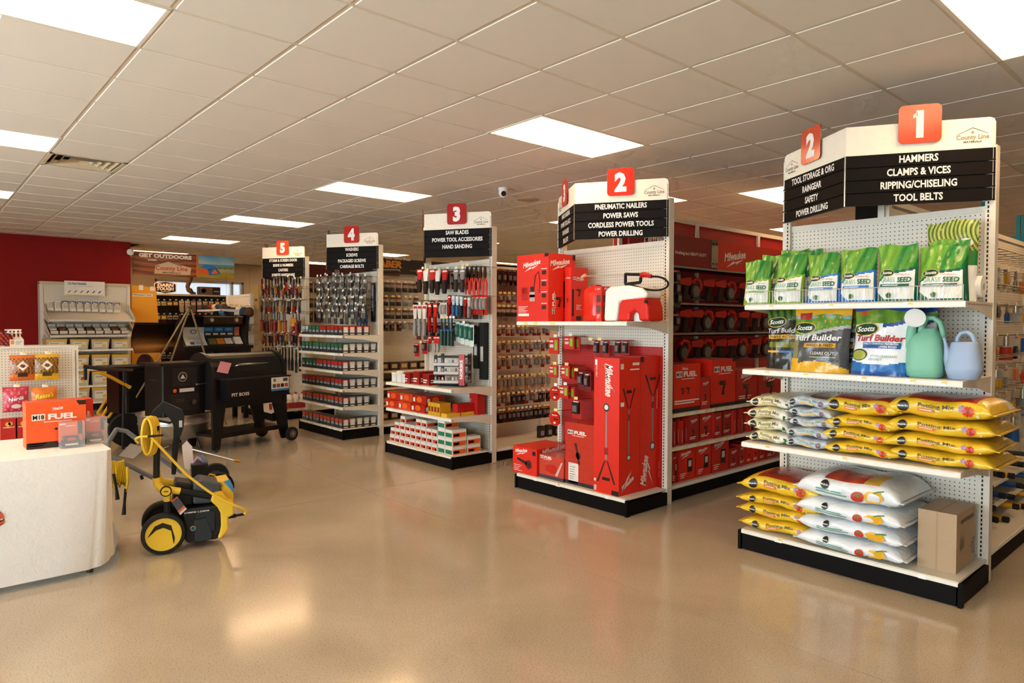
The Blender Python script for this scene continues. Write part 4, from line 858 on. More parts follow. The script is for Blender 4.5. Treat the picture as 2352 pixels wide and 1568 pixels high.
        m_ = MB().cyl((0, -.05, -h*.62), (0, -.02, -h*.62), h*.36, c3, n=20).cyl((0, -.056, -h*.62), (0, -.05, -h*.62), h*.24, '#6a655f', n=20).box((-w*.5, -.075, -h), (w*.5, -.0, -h*.95), '#4a4540'); out.append(('blade_guard', m_.mesh('blade_guard', MAT['plastic'])))
        m_ = MB().tube([(-w*.30, -.04, -h*.28), (-w*.05, -.04, -h*.08), (w*.30, -.04, -h*.16), (w*.45, -.04, -h*.45), (w*.28, -.04, -h*.62)], [.02, .024, .026, .022, .018], c1, 8); out.append(('grip', m_.mesh('grip', MAT['plastic'])))
    _pk[key] = out; return out
def hang(key, name, label, cat, group, loc, rz=0.0):
    ps = pk(key); t = thing(name, label, cat, loc, rz, group)
    for n, me in ps: use(n, me, t)
    return t
def on_board(parent, face, board, px, py, dist=.17, hook=HOOK, tagm=TAGW, off=.0):
    # a peg hook with a price flag on its tip; returns the point the pack hangs from
    if face == 'y':
        p = AY(px, py, board-dist); h = use('peg_hook', hook, parent, (p.x, board-off, p.z)); q = Vector((p.x, board-dist, p.z)); rz = 0
    else:
        p = AX(px, py, board+dist); h = use('peg_hook', hook, parent, (board+off, p.y, p.z), math.pi/2); q = Vector((board+dist, p.y, p.z)); rz = math.pi/2
    if tagm is not None: use('price_tag', tagm, h, (0, -.206, .016))
    return q, rz
# end cap 2 pegs
def e2(px, py, key, label, group, dist=.17, tagm=TAGW):
    q, rz = on_board(CAP[2], 'y', YB, px, py, dist, HOOKR, tagm, .006); hang(key, 'tool_pack', label, 'pack', group, q, rz)
GREEN = '#8ab53a'
g = 'red accessory packs on the aisle 2 end pegs'
for i, (px, py, tg) in enumerate(((1274, 775, TAGW), (1309, 772, TAGW), (1322, 774, None), (1273, 838, TAGY), (1300, 840, TAGY), (1312, 842, None), (1297, 885, TAGW), (1312, 888, None))):
    e2(px, py, ('gcard', .125 if i < 3 else .11, .15 if i == 0 else .115, '#c8200f', '#b01810', GREEN), 'red card with green label, %s hook row beside tall cartons, %s' % ('upper' if i < 3 else 'second' if i < 6 else 'third', ('first', 'second', 'hindmost')[i % 3]), g, .22 - .05*(i in (2, 5, 7)), tg)
for i, px in enumerate((1372, 1393, 1421, 1438)): e2(px, 782, ('card', .07, .15, '#a8180f', '#a01810', '#2a2422'), 'small red bit pack above the tall cartons, %s of four' % nth(i), 'bit packs above the tall cartons', .12, TAGY if i < 2 else None)
for i, (px, py) in enumerate(((1336, 852), (1350, 856))): e2(px, py, ('card', .08, .17, '#7c120c', '#8a160e', '#3a1a18'), '%s dark red card pack half hidden beside the tall carton' % nth(i), 'half hidden dark red packs', .14, TAGY if i == 0 else None)
for i, (px, py) in enumerate(((1275, 887), (1275, 945))): e2(px, py, ('disc', .135, .135, '#c21c10', RED, BK), '%s round red saw blade pack hanging on the aisle 2 end' % ('upper', 'lower')[i], 'round blade packs', .22, TAGW if i == 0 else TAGY)
q, rz = on_board(CAP[2], 'y', YB, 1325, 918, .2, HOOKR, TAGY, .006)
hang(('card', .115, .17, '#b82015', '#a81a10', '#241c1a'), 'hole_saw_pack', 'red pack with a large black hole saw', 'pack', None, q, rz)
# ------------------------------------------------------------------ end cap 3: knives, carousel, cartons
g3 = 'hung hand tools on the aisle 3 end'
E3N = {}; rowname_ = ('top', 'second', 'third')
def e3(px, py, key, label, dist=.18, tagm=TAGW, name='hand_tool', cat='hand tool', grp=g3):
    q, rz = on_board(CAP[3], 'y', YB, px, py, dist, HOOK, tagm); E3N[label] = E3N.get(label, 0)+1
    hang(key, name, label+', %s' % nth(E3N[label]-1), cat, grp, q, rz)
def zx3(v): return 860+v/2.451
def zy3(v): return 450+v/2.451
for i, v in enumerate((258, 292, 328, 358, 398)): e3(zx3(v), zy3(412+(i % 2)*8), ('knife', .11, .27, '#c01c18' if i % 2 == 0 else '#e4dcd4', '#e9e2da', '#2a2422'), 'red and black utility knife, top hook row by the aisle', .24-.02*(i % 2), TAGY if i % 2 else TAGW)
for i, v in enumerate((462, 498)): e3(zx3(v), zy3(412), ('knife', .09, .25, '#8b8580', '#e9e4dc', '#3a3634'), 'grey folding saw card, middle of the top hook row', .2, TAGW)
for i, v in enumerate((525, 550, 575, 600, 625)): e3(zx3(v), zy3(398), ('plier', .085, .30, '#5a5048', BK, '#d4321c'), 'red handled snips, top hook row by the upright', .14, TAGY if i in (0, 1) else None)
for i, v in enumerate((232, 258, 284)): e3(zx3(v), zy3(612), ('knife', .085, .36, '#d8d2ca', '#b81c16', '#8f8c88'), 'grey handled knife, second hook row by the aisle', .26, TAGY if i == 1 else TAGW)
for i, v in enumerate((312, 345)): e3(zx3(v), zy3(605), ('knife', .08, .33, '#c41c14', '#eee6de', '#a01812'), 'red knife pack, second hook row', .22, None)
for i, v in enumerate((380, 398)): e3(zx3(v), zy3(600), ('card', .07, .18, '#d9d4cc', '#c9c4bc', '#9a948c'), 'pale card pack, centre of the second hook row', .2, None)
for i, v in enumerate((425, 448, 470, 492, 515, 535)): e3(zx3(v), zy3(560+i*2), ('knife', .055, .22, ['#b81c16', '#c8d6de', '#c8d6de', '#c8d6de', '#a81a14', '#b8b2aa'][i], '#e9e4dc', ['#8a1410', '#3a6a9a', '#3a6a9a', '#2a2a30', '#7a1a16', '#8a8680'][i]), 'slim coloured knife card, second hook row centre', .18, None)
for i, v in enumerate((558, 582, 606, 625)): e3(zx3(v), zy3(562), ('card', .07, .20, '#a8241c', '#c02018', '#8a8078'), 'clear blade pack with red card by the upright', .14, None)
for i, v in enumerate((382, 402, 422, 440)): e3(zx3(v), zy3(690), ('rod', .055, .30, '#20303a', '#2a5a8a', '#1c2a28' if i % 2 else '#1f4a38'), 'dark file tube, third hook row', .22, TAGY if i < 2 else TAGW)
for i, v in enumerate((470, 496, 522, 548)): e3(zx3(v), zy3(706+i*6), ('card', .075, .235, '#dfe6dc', '#c9d8cc', '#1c6a58'), 'white card with green handled tool, third hook row', .16, TAGW if i == 2 else None)
for i, v in enumerate((240, 285)): e3(zx3(v), zy3(830-i*15), ('card', .10, .15, '#b81c16', '#c42018', '#3a2a28'), 'small red card pack above the red cartons', .26, TAGY)
for i, v in enumerate((315, 345, 362)): e3(zx3(v), zy3(790), ('knife', .07, .18, '#c9241c', '#eee6de', '#a8a29a'), 'red and white knife beside the carousel', .2, None)
for i, (v, a, b_) in enumerate(((586, 735, 970), (621, 712, 1032))):
    p = AY(zx3(v), zy3(a), YB-.05); q_ = AY(zx3(v), zy3(b_), YB-.05)
    t = thing('level_case', '%s black slim tool case hanging by the upright' % ('shorter', 'longer')[i], 'tool case', (p.x, YB-.06, p.z), 0, 'black slim tool cases')
    MB().box((-.042, -.03, -(p.z-q_.z)), (.042, .03, 0), '#1f2422').build('case', 'plastic', t); MB().box((-.022, -.0315, -(p.z-q_.z)*.68), (.022, -.03, -(p.z-q_.z)*.42), '#b9b6ae').build('label_sticker', 'print', t)
    use('peg_hook', HOOK, CAP[3], (p.x, YB, p.z-.01))
DKR = [('#3a1a16', '#7a1c16', '#201a18'), ('#2a2422', '#8a7a6a', '#1c1817'), ('#5a1814', '#a89c90', '#3a2a26'), ('#4a4440', '#7a1a14', '#2a2624')]
for r_, vy in enumerate((425, 590, 715)):
    for i in range(9):
        e3(zx3(250+i*40), zy3(vy), ('card', .095, .20, *DKR[(i+r_) % 4]), 'dark card pack behind the knives, %s hook row' % rowname_[r_], .08, None, 'tool_card', 'pack', 'dark cards behind the aisle 3 knives')
# carousel
z = .690*S; ca = AZ(1035, 888, z)
ca = Vector((fx(1040, YF+.28, 880), YF+.28, z))
t = thing('bit_carousel', 'black revolving bit display with red band', 'display', ca, math.radians(40))
mb = MB(); mb.cyl((0, 0, 0), (0, 0, .012), .16, '#5a5652', n=28).cyl((0, 0, .012), (0, 0, .03), .05, BK, n=16); mb.build('turntable', 'plastic', t)
hh = .30
for k in range(4): MB().box((-.165, -.165, .03+k*.093), (.165, .165, .042+k*.093), '#1c1a19').build('tray', 'plastic', t)
for sx, sy in ((-1, -1), (1, -1), (1, 1), (-1, 1)): MB().box((sx*.15-.015, sy*.15-.015, .03), (sx*.15+.015, sy*.15+.015, .03+hh+.01), '#1c1a19').build('post', 'plastic', t)
for s_, (o, u, n) in enumerate((((-.168, -.166, .03), (1, 0, 0), (0, -1, 0)), ((.166, -.168, .03), (0, 1, 0), (1, 0, 0)))):
    fn = face_fn(o, u, (0, 0, 1), n)
    for k in range(3):
        m_ = MB().add([fn(.0, .012+k*.093, .012), fn(.27, .012+k*.093, .012), fn(.27, .04+k*.093, .012), fn(0, .04+k*.093, .012)], [(0, 1, 2, 3)], '#bdbab2'); m_.build('label_strip', 'print', t)
        m_ = MB()
        for j in range(7): m_.add([fn(.01+j*.037, .045+k*.093, .006), fn(.035+j*.037, .045+k*.093, .006), fn(.03+j*.037, .078+k*.093, .006), fn(.015+j*.037, .078+k*.093, .006)], [(0, 1, 2, 3)], ['#8f8a84', '#3a3836', '#b9b4ac'][(j+k) % 3])
        m_.build('bit_packs', 'gloss', t)['kind'] = 'stuff'
    band = MB().add([fn(.275, -.01, .008), fn(.335, -.01, .008), fn(.335, hh+.02, .008), fn(.275, hh+.02, .008)], [(0, 1, 2, 3)], '#b81a14')
    bo = band.build('red_band', 'print', t)
    if s_ == 0:
        f2_ = rot(fn, .315, .06, 90); MB().text('NORSKE', '#f0ece4', .03, lambda a, b_: f2_(a, b_, .0095), w=.2, bold=.04, align='l').build('lettering', 'print', bo)
# shelf goods
for i, (px, h) in enumerate(((892, .105), (906, .125), (919, .10))):
    m_ = MB().lathe([(.0, 0), (.045, 0), (.05, .01), (.05, h-.012), (.054, h-.01), (.054, h), (.0, h)], '#e9e4dc', 18); tag(m_.build('sanding_roll', 'matte', None, (max(fx(px, YF+.09, 870), XR[2]-W+.07+i*.11), YF+.09, z)), '%s white paper roll at the aisle end of the shelf' % ('first', 'tallest', 'third')[i], 'roll', 'white rolls on the aisle 3 shelf')
def redkit(mb, fn, w, h): mb.rect(fn, w*.1, h*.55, w*.9, h*.9, '#8a1410'); bars(mb, fn, w*.1, h*.4, w*.6, 2, WH, h*.2, h*.1)
for i, px in enumerate((927, 945, 964)):
    xa = fx(px, YF+.05, 870); cart('bit_set_box', 'dark red kit box beside the white rolls, %s of three' % nth(i), 'box', 'kit boxes beside the white rolls', xa, xa+.12, YF+.05+.02*i, YF+.30, z, z+.12+.02*(i == 1), '#9c1a14', redkit, redkit)
z = .437*S
def orr(mb, fn, w, h): mb.disc(fn, w*.5, h*.5, w*.2, '#f0641e', 12, h*.35); mb.rect(fn, w*.05, h*.2, w*.2, h*.7, '#e9e2da')
for r_ in range(2):
    for i in range(3):
        xa = fx(886+i*29, YF+.04, 925); cart('caulk_saver_pack', 'orange and red glossy pack, %s in the %s row, aisle 3 end' % (nth(i), ('lower', 'upper')[r_]), 'pack', 'orange packs on the aisle 3 shelf, %s row' % ('lower', 'upper')[r_], xa, xa+.27, YF+.04+.02*r_, YF+.30, z+.092*r_, z+.09+.092*r_, ['#c8301a', '#d8461e', '#b82816'][i], orr, orr, mat='film')
xa = fx(985, YF+.03, 940); xb = XR[2]-.02
for i in range(4): cart('shim_box', 'small yellow box at the shelf corner, %s of four' % nth(i), 'box', 'yellow boxes at the shelf corner', xa+i*.055, xa+i*.055+.05, YF+.02, YF+.16, z, z+.135, '#d8a41e', lambda mb, fn, w, h: mb.rect(fn, w*.15, h*.3, w*.85, h*.7, '#8a2a14'), None)
cart('long_red_box', 'long red carton lying along the shelf side', 'box', None, xa+.22, xa+.31, YF+.18, YF+.52, z, z+.125, '#c01a12', None, lambda mb, fn, w, h: None)
for i in range(2): cart('yellow_strip_box', '%s flat yellow box in front of the long red carton' % ('nearer', 'farther')[i], 'box', 'flat yellow boxes', xa+.225, xb-.005-.10, YF+.03+i*.19, YF+.20+i*.19, z, z+.035, '#e0b22c')
cart('red_pouch_box', 'upright red box at the back of the shelf by the upright', 'box', None, xb-.20, xb-.06, YF+.40, YF+.50, z, z+.24, '#b81612', lambda mb, fn, w, h: mb.text('SABRE', '#e8c8b8', h*.08, lambda a, b_: rot(fn, w*.2, h*.5, 90)(a, b_), w=h*.4), None)
z = .113*S
def scr(mb, fn, w, h): mb.rect(fn, w*.08, h*.1, w*.92, h*.55, '#d0401c'); mb.rect(fn, w*.1, h*.62, w*.9, h*.9, '#ece8e0'); mb.rect(fn, w*.6, h*.15, w*.85, h*.4, '#5a1a12')
def scg(mb, fn, w, h): mb.rect(fn, w*.06, h*.1, w*.94, h*.6, '#1e7a5a'); mb.rect(fn, w*.1, h*.66, w*.9, h*.92, '#ece8e0')
def sco(mb, fn, w, h): mb.rect(fn, w*.04, h*.08, w*.96, h*.62, '#e8641e'); mb.rect(fn, w*.06, h*.66, w*.96, h*.94, '#ece8e0'); mb.rect(fn, w*.1, h*.2, w*.5, h*.5, '#f0a060')
n_ = [2, 3, 4, 3, 3, 4, 4, 3, 3]
for i in range(9):
    xa = XR[2]-W+.03+i*.105
    for k in range(n_[i]): cart('screw_carton', 'white and red screw carton, column %s from the aisle, layer %s up' % (nth(i), nth(k)), 'box', 'red and white screw cartons on the aisle 3 base', xa, xa+.097, YF+.03+.01*(k % 2), YF+.22, z+k*.078, z+k*.078+.076, '#e4ddd4', scr, scr)
for i, nn in enumerate((4, 3)):
    xa = XR[2]-W+.98+i*.13
    for k in range(nn): cart('nail_carton', 'green and orange nail carton, %s column, layer %s up' % (('taller', 'shorter')[i], nth(k)), 'box', 'nail cartons %s column' % ('taller', 'shorter')[i], xa, xa+.125, YF+.03, YF+.21, z+k*.088, z+k*.088+.086, '#e6e0d6', scg, sco)
for k in range(2): cart('nail_carton', 'orange and white nail carton behind the green ones, %s' % ('lower', 'upper')[k], 'box', 'rear nail cartons', xa+.02, xa+.125, YF+.225, YF+.40, z+k*.088, z+k*.088+.086, '#e6e0d6', scg, sco)
# ------------------------------------------------------------------ end cap 4: screw boxes and polybags
BXM = {}
def sbox(c, hh):
    k = (c, hh)
    if k not in BXM:
        w_ = .098; m1 = MB().box((0, 0, 0), (w_, w_, hh), '#3b3a38', top='#6a6864').mesh('tub', MAT['gloss'])
        m_ = MB(); f1 = face_fn((0, 0, 0), (1, 0, 0), (0, 0, 1), (0, -1, 0)); f2_ = face_fn((w_, 0, 0), (0, 1, 0), (0, 0, 1), (1, 0, 0))
        for f in (f1, f2_): m_.rect(f, .006, hh*.55, w_-.006, hh-.008, c); m_.rect(f, .012, hh*.30, w_-.012, hh*.52, '#8a98a0')
        m_.rect(lambda a, b_: f2_(a, b_, .002), .02, hh*.28, w_-.02, hh*.85, '#dcd9d2'); m_.rect(f2_, .02, .006, w_-.02, hh*.16, '#c9c6be')
        BXM[k] = (m1, m_.mesh('label', MAT['print']))
    return BXM[k]
zz = [1.126, .932, .738, .544, .349, .113]
cols = [['#b8b4ac']*2+['#2f6a40']*3+['#b82418']*6, ['#2f6a40']*11, ['#2f6a40']*4+['#b82a1c']*7, ['#b02a20']*11, ['#c8401e']*11, ['#c8401e']*11]
rowname = ['top', 'second', 'third', 'fourth', 'fifth', 'lowest']
for r_ in range(6):
    z = zz[r_]*S; hh = .13 if r_ else .125; xl = XR[3]-W
    for i in range(11):
        m1, m2 = sbox(cols[r_][i], hh); t = thing('screw_box', 'clear screw box, %s in the front row, %s shelf of aisle 4 end' % (nth(i), rowname[r_]), 'box', (xl+.03+i*.108, YF+.02+rnd.uniform(0, .012), z), 0, 'front screw boxes, %s shelf' % rowname[r_]); use('tub', m1, t); use('label', m2, t)
    for j in range(1, 4+(r_ % 2)):
        m1, m2 = sbox(cols[r_][10] if r_ == 0 else '#a8a49c', hh); t = thing('screw_box', 'screw box with white label, %s behind the corner, %s shelf of aisle 4 end' % (nth(j-1), rowname[r_]), 'box', (xl+.03+10*.108, YF+.02+j*.102, z), 0, 'side screw boxes, %s shelf' % rowname[r_]); use('tub', m1, t); use('label', m2, t)
def zx4(v): return 660+v/2.85
def zy4(v): return 480+v/2.85
for r_, (vy, n, c0) in enumerate(((435, 13, '#8f8c86'), (485, 13, '#7a7874'), (535, 13, '#8a8680'), (585, 12, '#6f6d6a'), (630, 11, '#8a8884'), (668, 9, '#8a8884'))):
    for i in range(n):
        vx = 205+i*(330/n)+rnd.uniform(-6, 6); q, rz = on_board(CAP[4], 'y', YB, zx4(vx), zy4(vy+rnd.uniform(-8, 8)), .20-.03*(i % 2), HOOK, TAGW)
        hang(('bag', .085, .17, ['#6a645c', '#8a847a', '#4a463f'][(i+r_) % 3], '#5a554d', ['#4a4640', '#2c2a28', '#5f564a', '#3c4246'][(i+r_) % 4]), 'hardware_polybag', 'hardware polybag, %s along the %s hook row of the aisle 4 end' % (nth(i), rowname[r_]), 'pack', 'hardware polybags, %s row' % rowname[r_], q, rz)
for i in range(4):
    q, rz = on_board(CAP[4], 'y', YB, zx4(460+i*20), zy4(655), .15, HOOK, None); hang(('card', .06, .22, '#2a4a6a', '#3a6a9a', '#2f4f78'), 'drill_bit_pack', 'blue bit pack low on the aisle 4 end, %s of four' % nth(i), 'pack', 'blue bit packs', q, rz)
p = AY(857, 650, YB-.03); q_ = AY(857, 735, YB-.03)
t = thing('clip_strip', 'tall black strip reading concrete screws', 'sign', (p.x, YB-.03, q_.z)); hh = p.z-q_.z
MB().box((-.045, -.008, -.02), (.045, .004, hh), '#1a1918').build('strip', 'plastic', t); f_ = rot(face_fn((-.02, -.009, hh-.02), (1, 0, 0), (0, 0, 1), (0, -1, 0)), 0, 0, -90)
MB().text('CONCRETE SCREWS', '#e9e4da', .036, lambda a, b_: f_(a, b_), w=hh*.72, bold=.04, align='l').build('lettering', 'print', t); MB().box((.02, -.011, .05), (.042, -.009, hh-.02), '#2a5a88').build('blue_edge', 'print', t)
# ------------------------------------------------------------------ end caps 5 and 6: hand tools
ORB = ['#8a2413', '#a8691a', '#1c1917', '#7a1a12', '#8a6a24', '#4a1a14', '#2a3448', '#96401a']
for r_, (py, n, kind, h) in enumerate(((638, 13, 'plier', .22), (660, 12, 'card', .18), (690, 13, 'knife', .20), (718, 14, 'rod', .32), (765, 13, 'card', .2), (800, 12, 'plier', .36))):
    for i in range(n):
        px = 604+i*(92/n)+rnd.uniform(-2, 2)
        if r_ == 3 and i in (9, 10): continue
        q, rz = on_board(CAP[5], 'y', YB, px, py+rnd.uniform(-3, 3), .22-.06*(i % 2), HOOK, TAGW if i % 3 else TAGY)
        c3 = ORB[(i*3+r_*5) % 8]; c3 = '#b02a16' if r_ == 5 and i < 6 else '#1f1c1a' if r_ == 5 else c3
        hang((kind, .075, h, '#4a453e' if kind != 'card' else '#2a2420', ORB[(i+r_) % 8], c3), 'hand_tool', 'hand tool, %s along the %s hook row of the aisle 5 end' % (nth(i), rowname[r_]), 'hand tool', 'hand tools, %s row, aisle 5 end' % rowname[r_], q, rz)
p = AY(675, 730, YB-.2); t = thing('scraper_pack', 'broad amber comb scraper among the aisle 5 tools', 'hand tool', (p.x, YB-.2, p.z-.13)); MB().box((-.12, 0, 0), (.12, .01, .11), '#d08a22').build('plate', 'plastic', t)
mb = MB(); [mb.box((-.12+k*.022, 0, .11), (-.108+k*.022, .01, .13), '#d08a22') for k in range(11)]; mb.build('comb_teeth', 'plastic', t)['kind'] = 'stuff'
JC = '#e9dcd4'
for i, px in enumerate((622, 638, 655, 668, 682)):
    t = thing('fluid_jug', 'white jug with red label, %s along the aisle 5 base deck' % ('first', 'second', 'third', 'fourth', 'fifth')[i], 'jug', (XR[4]-.10, YF+.085+i*.108, .113*S), 0, 'jugs on the aisle 5 base')
    mb = MB(); sqlathe(mb, [(.07, 0, 0), (.078, .01, 0), (.078, .16, 0), (.06, .20, 0), (.028, .235, 0), (.024, .245, 0)], JC, n=16); mb.build('body', 'plastic', t)
    MB().tube([(.02, 0, .23), (.06, 0, .22), (.072, 0, .16)], .012, JC, 6).build('handle', 'plastic', t); MB().cyl((0, 0, .245), (0, 0, .27), .022, '#b01c18', r1=.016, n=10).build('cap', 'plastic', t); MB().box((-.055, -.0795, .03), (.055, -.078, .12), '#b8262a').box((.078, -.05, .03), (.0795, .05, .12), '#b8262a').build('label', 'print', t)
for r_, (z0, kinds) in enumerate(((1.46*S, 'roll'), (1.13*S, 'box'), (.85*S, 'box'), (.113*S, 'box'))):
    xl = XR[5]-W
    for i in range(6):
        x = xl+.08+i*.19; c = ['#1f2a44', '#3a3632', '#8a1c1a', '#c9b48a', '#2a3a5a', '#5a4a3a'][(i+r_*2) % 6]
        if kinds == 'roll':
            o = MB().cyl((-.09, .05, .05), (.09, .05, .05), .05, c, n=14).build('rolled_tarp', 'cloth', None, (x, YF+.08, z0)); tag(o, 'rolled tarp, %s along the top shelf of the far unit' % nth(i), 'roll', 'rolled tarps on the far unit')
        else: cart('boxed_goods', 'boxed item, %s along the %s shelf of the far unit' % (nth(i), rowname[r_]), 'box', 'boxed goods, %s shelf of the far unit' % rowname[r_], x-.08, x+.07, YF+.04, YF+.26, z0, z0+rnd.uniform(.08, .17), c, lambda mb, fn, w, h: mb.rect(fn, w*.15, h*.2, w*.85, h*.7, '#c9b89a'), None)
for i in range(7):
    px = 500+i*12; q, rz = on_board(CAP[6], 'y', YB, px, 702+rnd.uniform(-2, 2), .22, HOOK, TAGW)
    t = thing('knit_hat', 'knit hat, %s in the row under the far unit top shelf' % nth(i), 'hat', q, 0, 'caps on the far unit'); m_ = MB().lathe([(.0, -.02), (.045, -.03), (.075, -.08), (.08, -.15), (.055, -.19), (.0, -.195)], ['#2a2624', '#6fa8c0', '#1f2a44', '#3a3230', '#cfcac2', '#3a4a5a', '#5a3a2a'][i], 12); m_.build('crown', 'cloth', t); MB().box((-.05, -.13, -.17), (.05, -.06, -.16), '#22201e').build('brim', 'cloth', t)
for r_, py in enumerate((745, 790, 830)):
    for i in range(7):
        px = 556+i*5; q, rz = on_board(CAP[6], 'y', YB, px-20, py, .2, HOOK, TAGW if i % 2 else None); hang(('card', .09, .18, '#9a7a3a', ORB[(i+r_) % 8], ORB[(i*3+r_) % 8]), 'small_pack', 'amber pack, %s along the %s hook row of the far unit' % (nth(i), rowname[r_]), 'pack', 'amber packs, %s row of the far unit' % rowname[r_], q, rz)
p = AY(588, 695, YB-.1); o = MB().box((-.11, 0, 0), (.11, .012, .42), '#b08a44').disc(face_fn((0, 0, 0), (1, 0, 0), (0, 0, 1), (0, -1, 0)), -.03, .16, .028, '#2a1c10', 12).disc(face_fn((0, 0, 0), (1, 0, 0), (0, 0, 1), (0, -1, 0)), .04, .16, .028, '#2a1c10', 12).build('wooden_display_board', 'matte', None, (p.x, YB-.1, 1.46*S)); tag(o, 'wooden display board with two knobs on the far unit', 'display board')
# ------------------------------------------------------------------ aisle 2 run: red tools
xc = XR[1]-HALF; xf = XR[1]-.055
hd = thing('header_sign', 'red header sign along the top of the aisle 2 tool run', 'sign', (0, 0, 0))
hx = xc+.16; yA = AX(1548, 600, hx).y; yM = AX(1632, 600, hx).y; zA = AX(1548, 538, hx).z; zB = AX(1548, 611, hx).z
MB().box((hx-.02, YB+.05, zB), (hx, yM, zA), '#7a1310').build('dark_panel', 'paint', hd)
o = MB().box((hx-.02, yM+.12, zB), (hx+.004, YE, zA), '#c8301c').build('bright_panel', 'paint', hd)
br = MB().box((hx-.02, yM, zB+.02), (hx+.012, yM+.12, zA), '#8f8578'); fn = face_fn((hx+.012, yM, zB+.02), (0, 1, 0), (0, 0, 1), (1, 0, 0))
for a, b_ in ((.03, .04), (.09, .04), (.03, zA-zB-.06), (.09, zA-zB-.06)): br.cyl(fn(a, b_, 0), fn(a, b_, .006), .011, '#4a443c', n=10)
br.build('steel_bracket', 'steel', hd)
tx = MB(); fn = face_fn((hx+.004, yM+.12, zB), (0, 1, 0), (0, 0, 1), (1, 0, 0)); mke(tx, fn, .34, .13, .42); tx.text('Nothing but HEAVY DUTY', WH, .03, lambda a, b_: fn(.62+a, .06+b_), w=.5, align='l')
fn2 = face_fn((hx, yA, zB), (0, 1, 0), (0, 0, 1), (1, 0, 0)); tx.text('Nothing but HEAVY DUTY', WH, .03, lambda a, b_: fn2(.02+a, .12+b_), w=yM-yA-.1, bold=.02, align='l'); mke(tx, fn2, -.25, .22, .42)
tx.build('lettering', 'print', hd)
for z_ in (AX(1548, 612, xc+.18).z, AX(1548, 697, xc+.18).z, AX(1548, 767, xc+.18).z):
    r_ = MB().box((xc+.012, YB+.06, z_-.02), (xc+.19, YE, z_-.008), '#3a1512').box((xc+.18, YB+.06, z_-.02), (xc+.19, YE, z_+.01), '#8a8078'); r_.build('tool_rail', 'paint', RUN[2])
tk = ['tool', 'saw', 'tool', 'tool', 'saw']
for r_, py in enumerate((628, 702, 772)):
    for i in range(8):
        px = 1560+i*27; q = AX(px, py, xc+.10); kd = tk[(i+r_*2) % 5]
        hang((kd, .21, .23, '#a81a10', RED, '#2a1614'), 'cordless_tool', 'red and black cordless tool, %s along the %s rail of aisle 2' % (nth(i), ('upper', 'middle', 'lower')[r_]), 'power tool', 'cordless tools, %s row of aisle 2' % ('upper', 'middle', 'lower')[r_], Vector((xc+.12, YB+.30+i*.34, q.z-.02-.10)) if False else Vector((xc+.11, q.y, AX(1548, py, xc+.11).z-.02)), math.pi/2)
for i, (px, py) in enumerate(((1553, 620), (1553, 645), (1556, 668), (1552, 720))):
    q = AX(px, py, xc+.3); hang(('card', .10, .15, '#2a1a18', '#b01a12', '#1f1614'), 'accessory_pack', 'dark accessory pack at the front of aisle 2, %s from the top' % nth(i), 'pack', 'accessory packs at the front of aisle 2', q, math.pi/2)
def cx2(name, label, cat, group, px0, px1, pyt, z0, c, side, dep=.30, front=None, foot=None, push=0.0):
    x1 = xf-push; y0 = AX(px0, 900, x1).y; y1 = AX(px1, 900, x1).y; z1_ = AX(px0, pyt, x1).z
    return cart(name, label, cat, group, x1-dep, x1, y0, y1-.006, z0, z1_, c, front, side, top='#8a120c', foot=foot)
def m18(mb, fn, w, h): fuel(mb, fn, w*.5, h*.74, w*.8); mb.text('Milwaukee', WH, h*.06, lambda a, b_: fn(w*.42+a, h*.88+b_), w=w*.2, shear=.2); drill(mb, fn, w*.36, h*.45, w*.16); drill(mb, fn, w*.56, h*.45, w*.16); bars(mb, fn, w*.05, h*.22, w*.9, 2, WH, h*.05, h*.03)
def m18b(mb, fn, w, h): fuel(mb, fn, w*.5, h*.74, w*.8); drill(mb, fn, w*.5, h*.42, w*.36); mb.rect(fn, w*.85, h*.94, w, h, BK)
def mks(mb, fn, w, h): mke(mb, fn, w*.5, h*.78, w*.62); drill(mb, fn, w*.5, h*.38, w*.4); bars(mb, fn, w*.1, h*.2, w*.6, 2, WH, h*.06, h*.03)
def mkl(mb, fn, w, h): mke(mb, fn, w*.4, h*.82, w*.6); mb.rect(fn, w*.5, h*.25, w*.8, h*.68, BK); mb.rect(lambda a, b_: fn(a, b_, .002), w*.56, h*.42, w*.74, h*.62, '#d0c8be'); bars(mb, fn, w*.08, h*.22, w*.36, 3, WH, h*.06, h*.025)
z_ = .625*S
cx2('tool_kit_carton', 'red kit carton with two drills pictured, upper aisle 2 shelf', 'box', None, 1546, 1609, 838, z_, RED, m18, foot=.035)
cx2('tool_kit_carton', 'narrow red kit carton between two larger ones, upper shelf', 'box', None, 1610, 1632, 866, z_, '#c01c10', mks)
cx2('tool_kit_carton', 'tall red kit carton with impact wrench picture, upper shelf', 'box', None, 1634, 1690, 826, z_, RED, m18b, foot=.03)
cx2('tool_kit_carton', 'wide red kit carton past the tall one, upper shelf', 'box', None, 1692, 1740, 850, z_, '#b81a10', mks, foot=.03)
cx2('tool_kit_carton', 'last red kit carton before the soil bags, upper shelf', 'box', None, 1742, 1800, 855, z_, '#b01a10', mks, foot=.03)
z_ = .385*S; n = 0
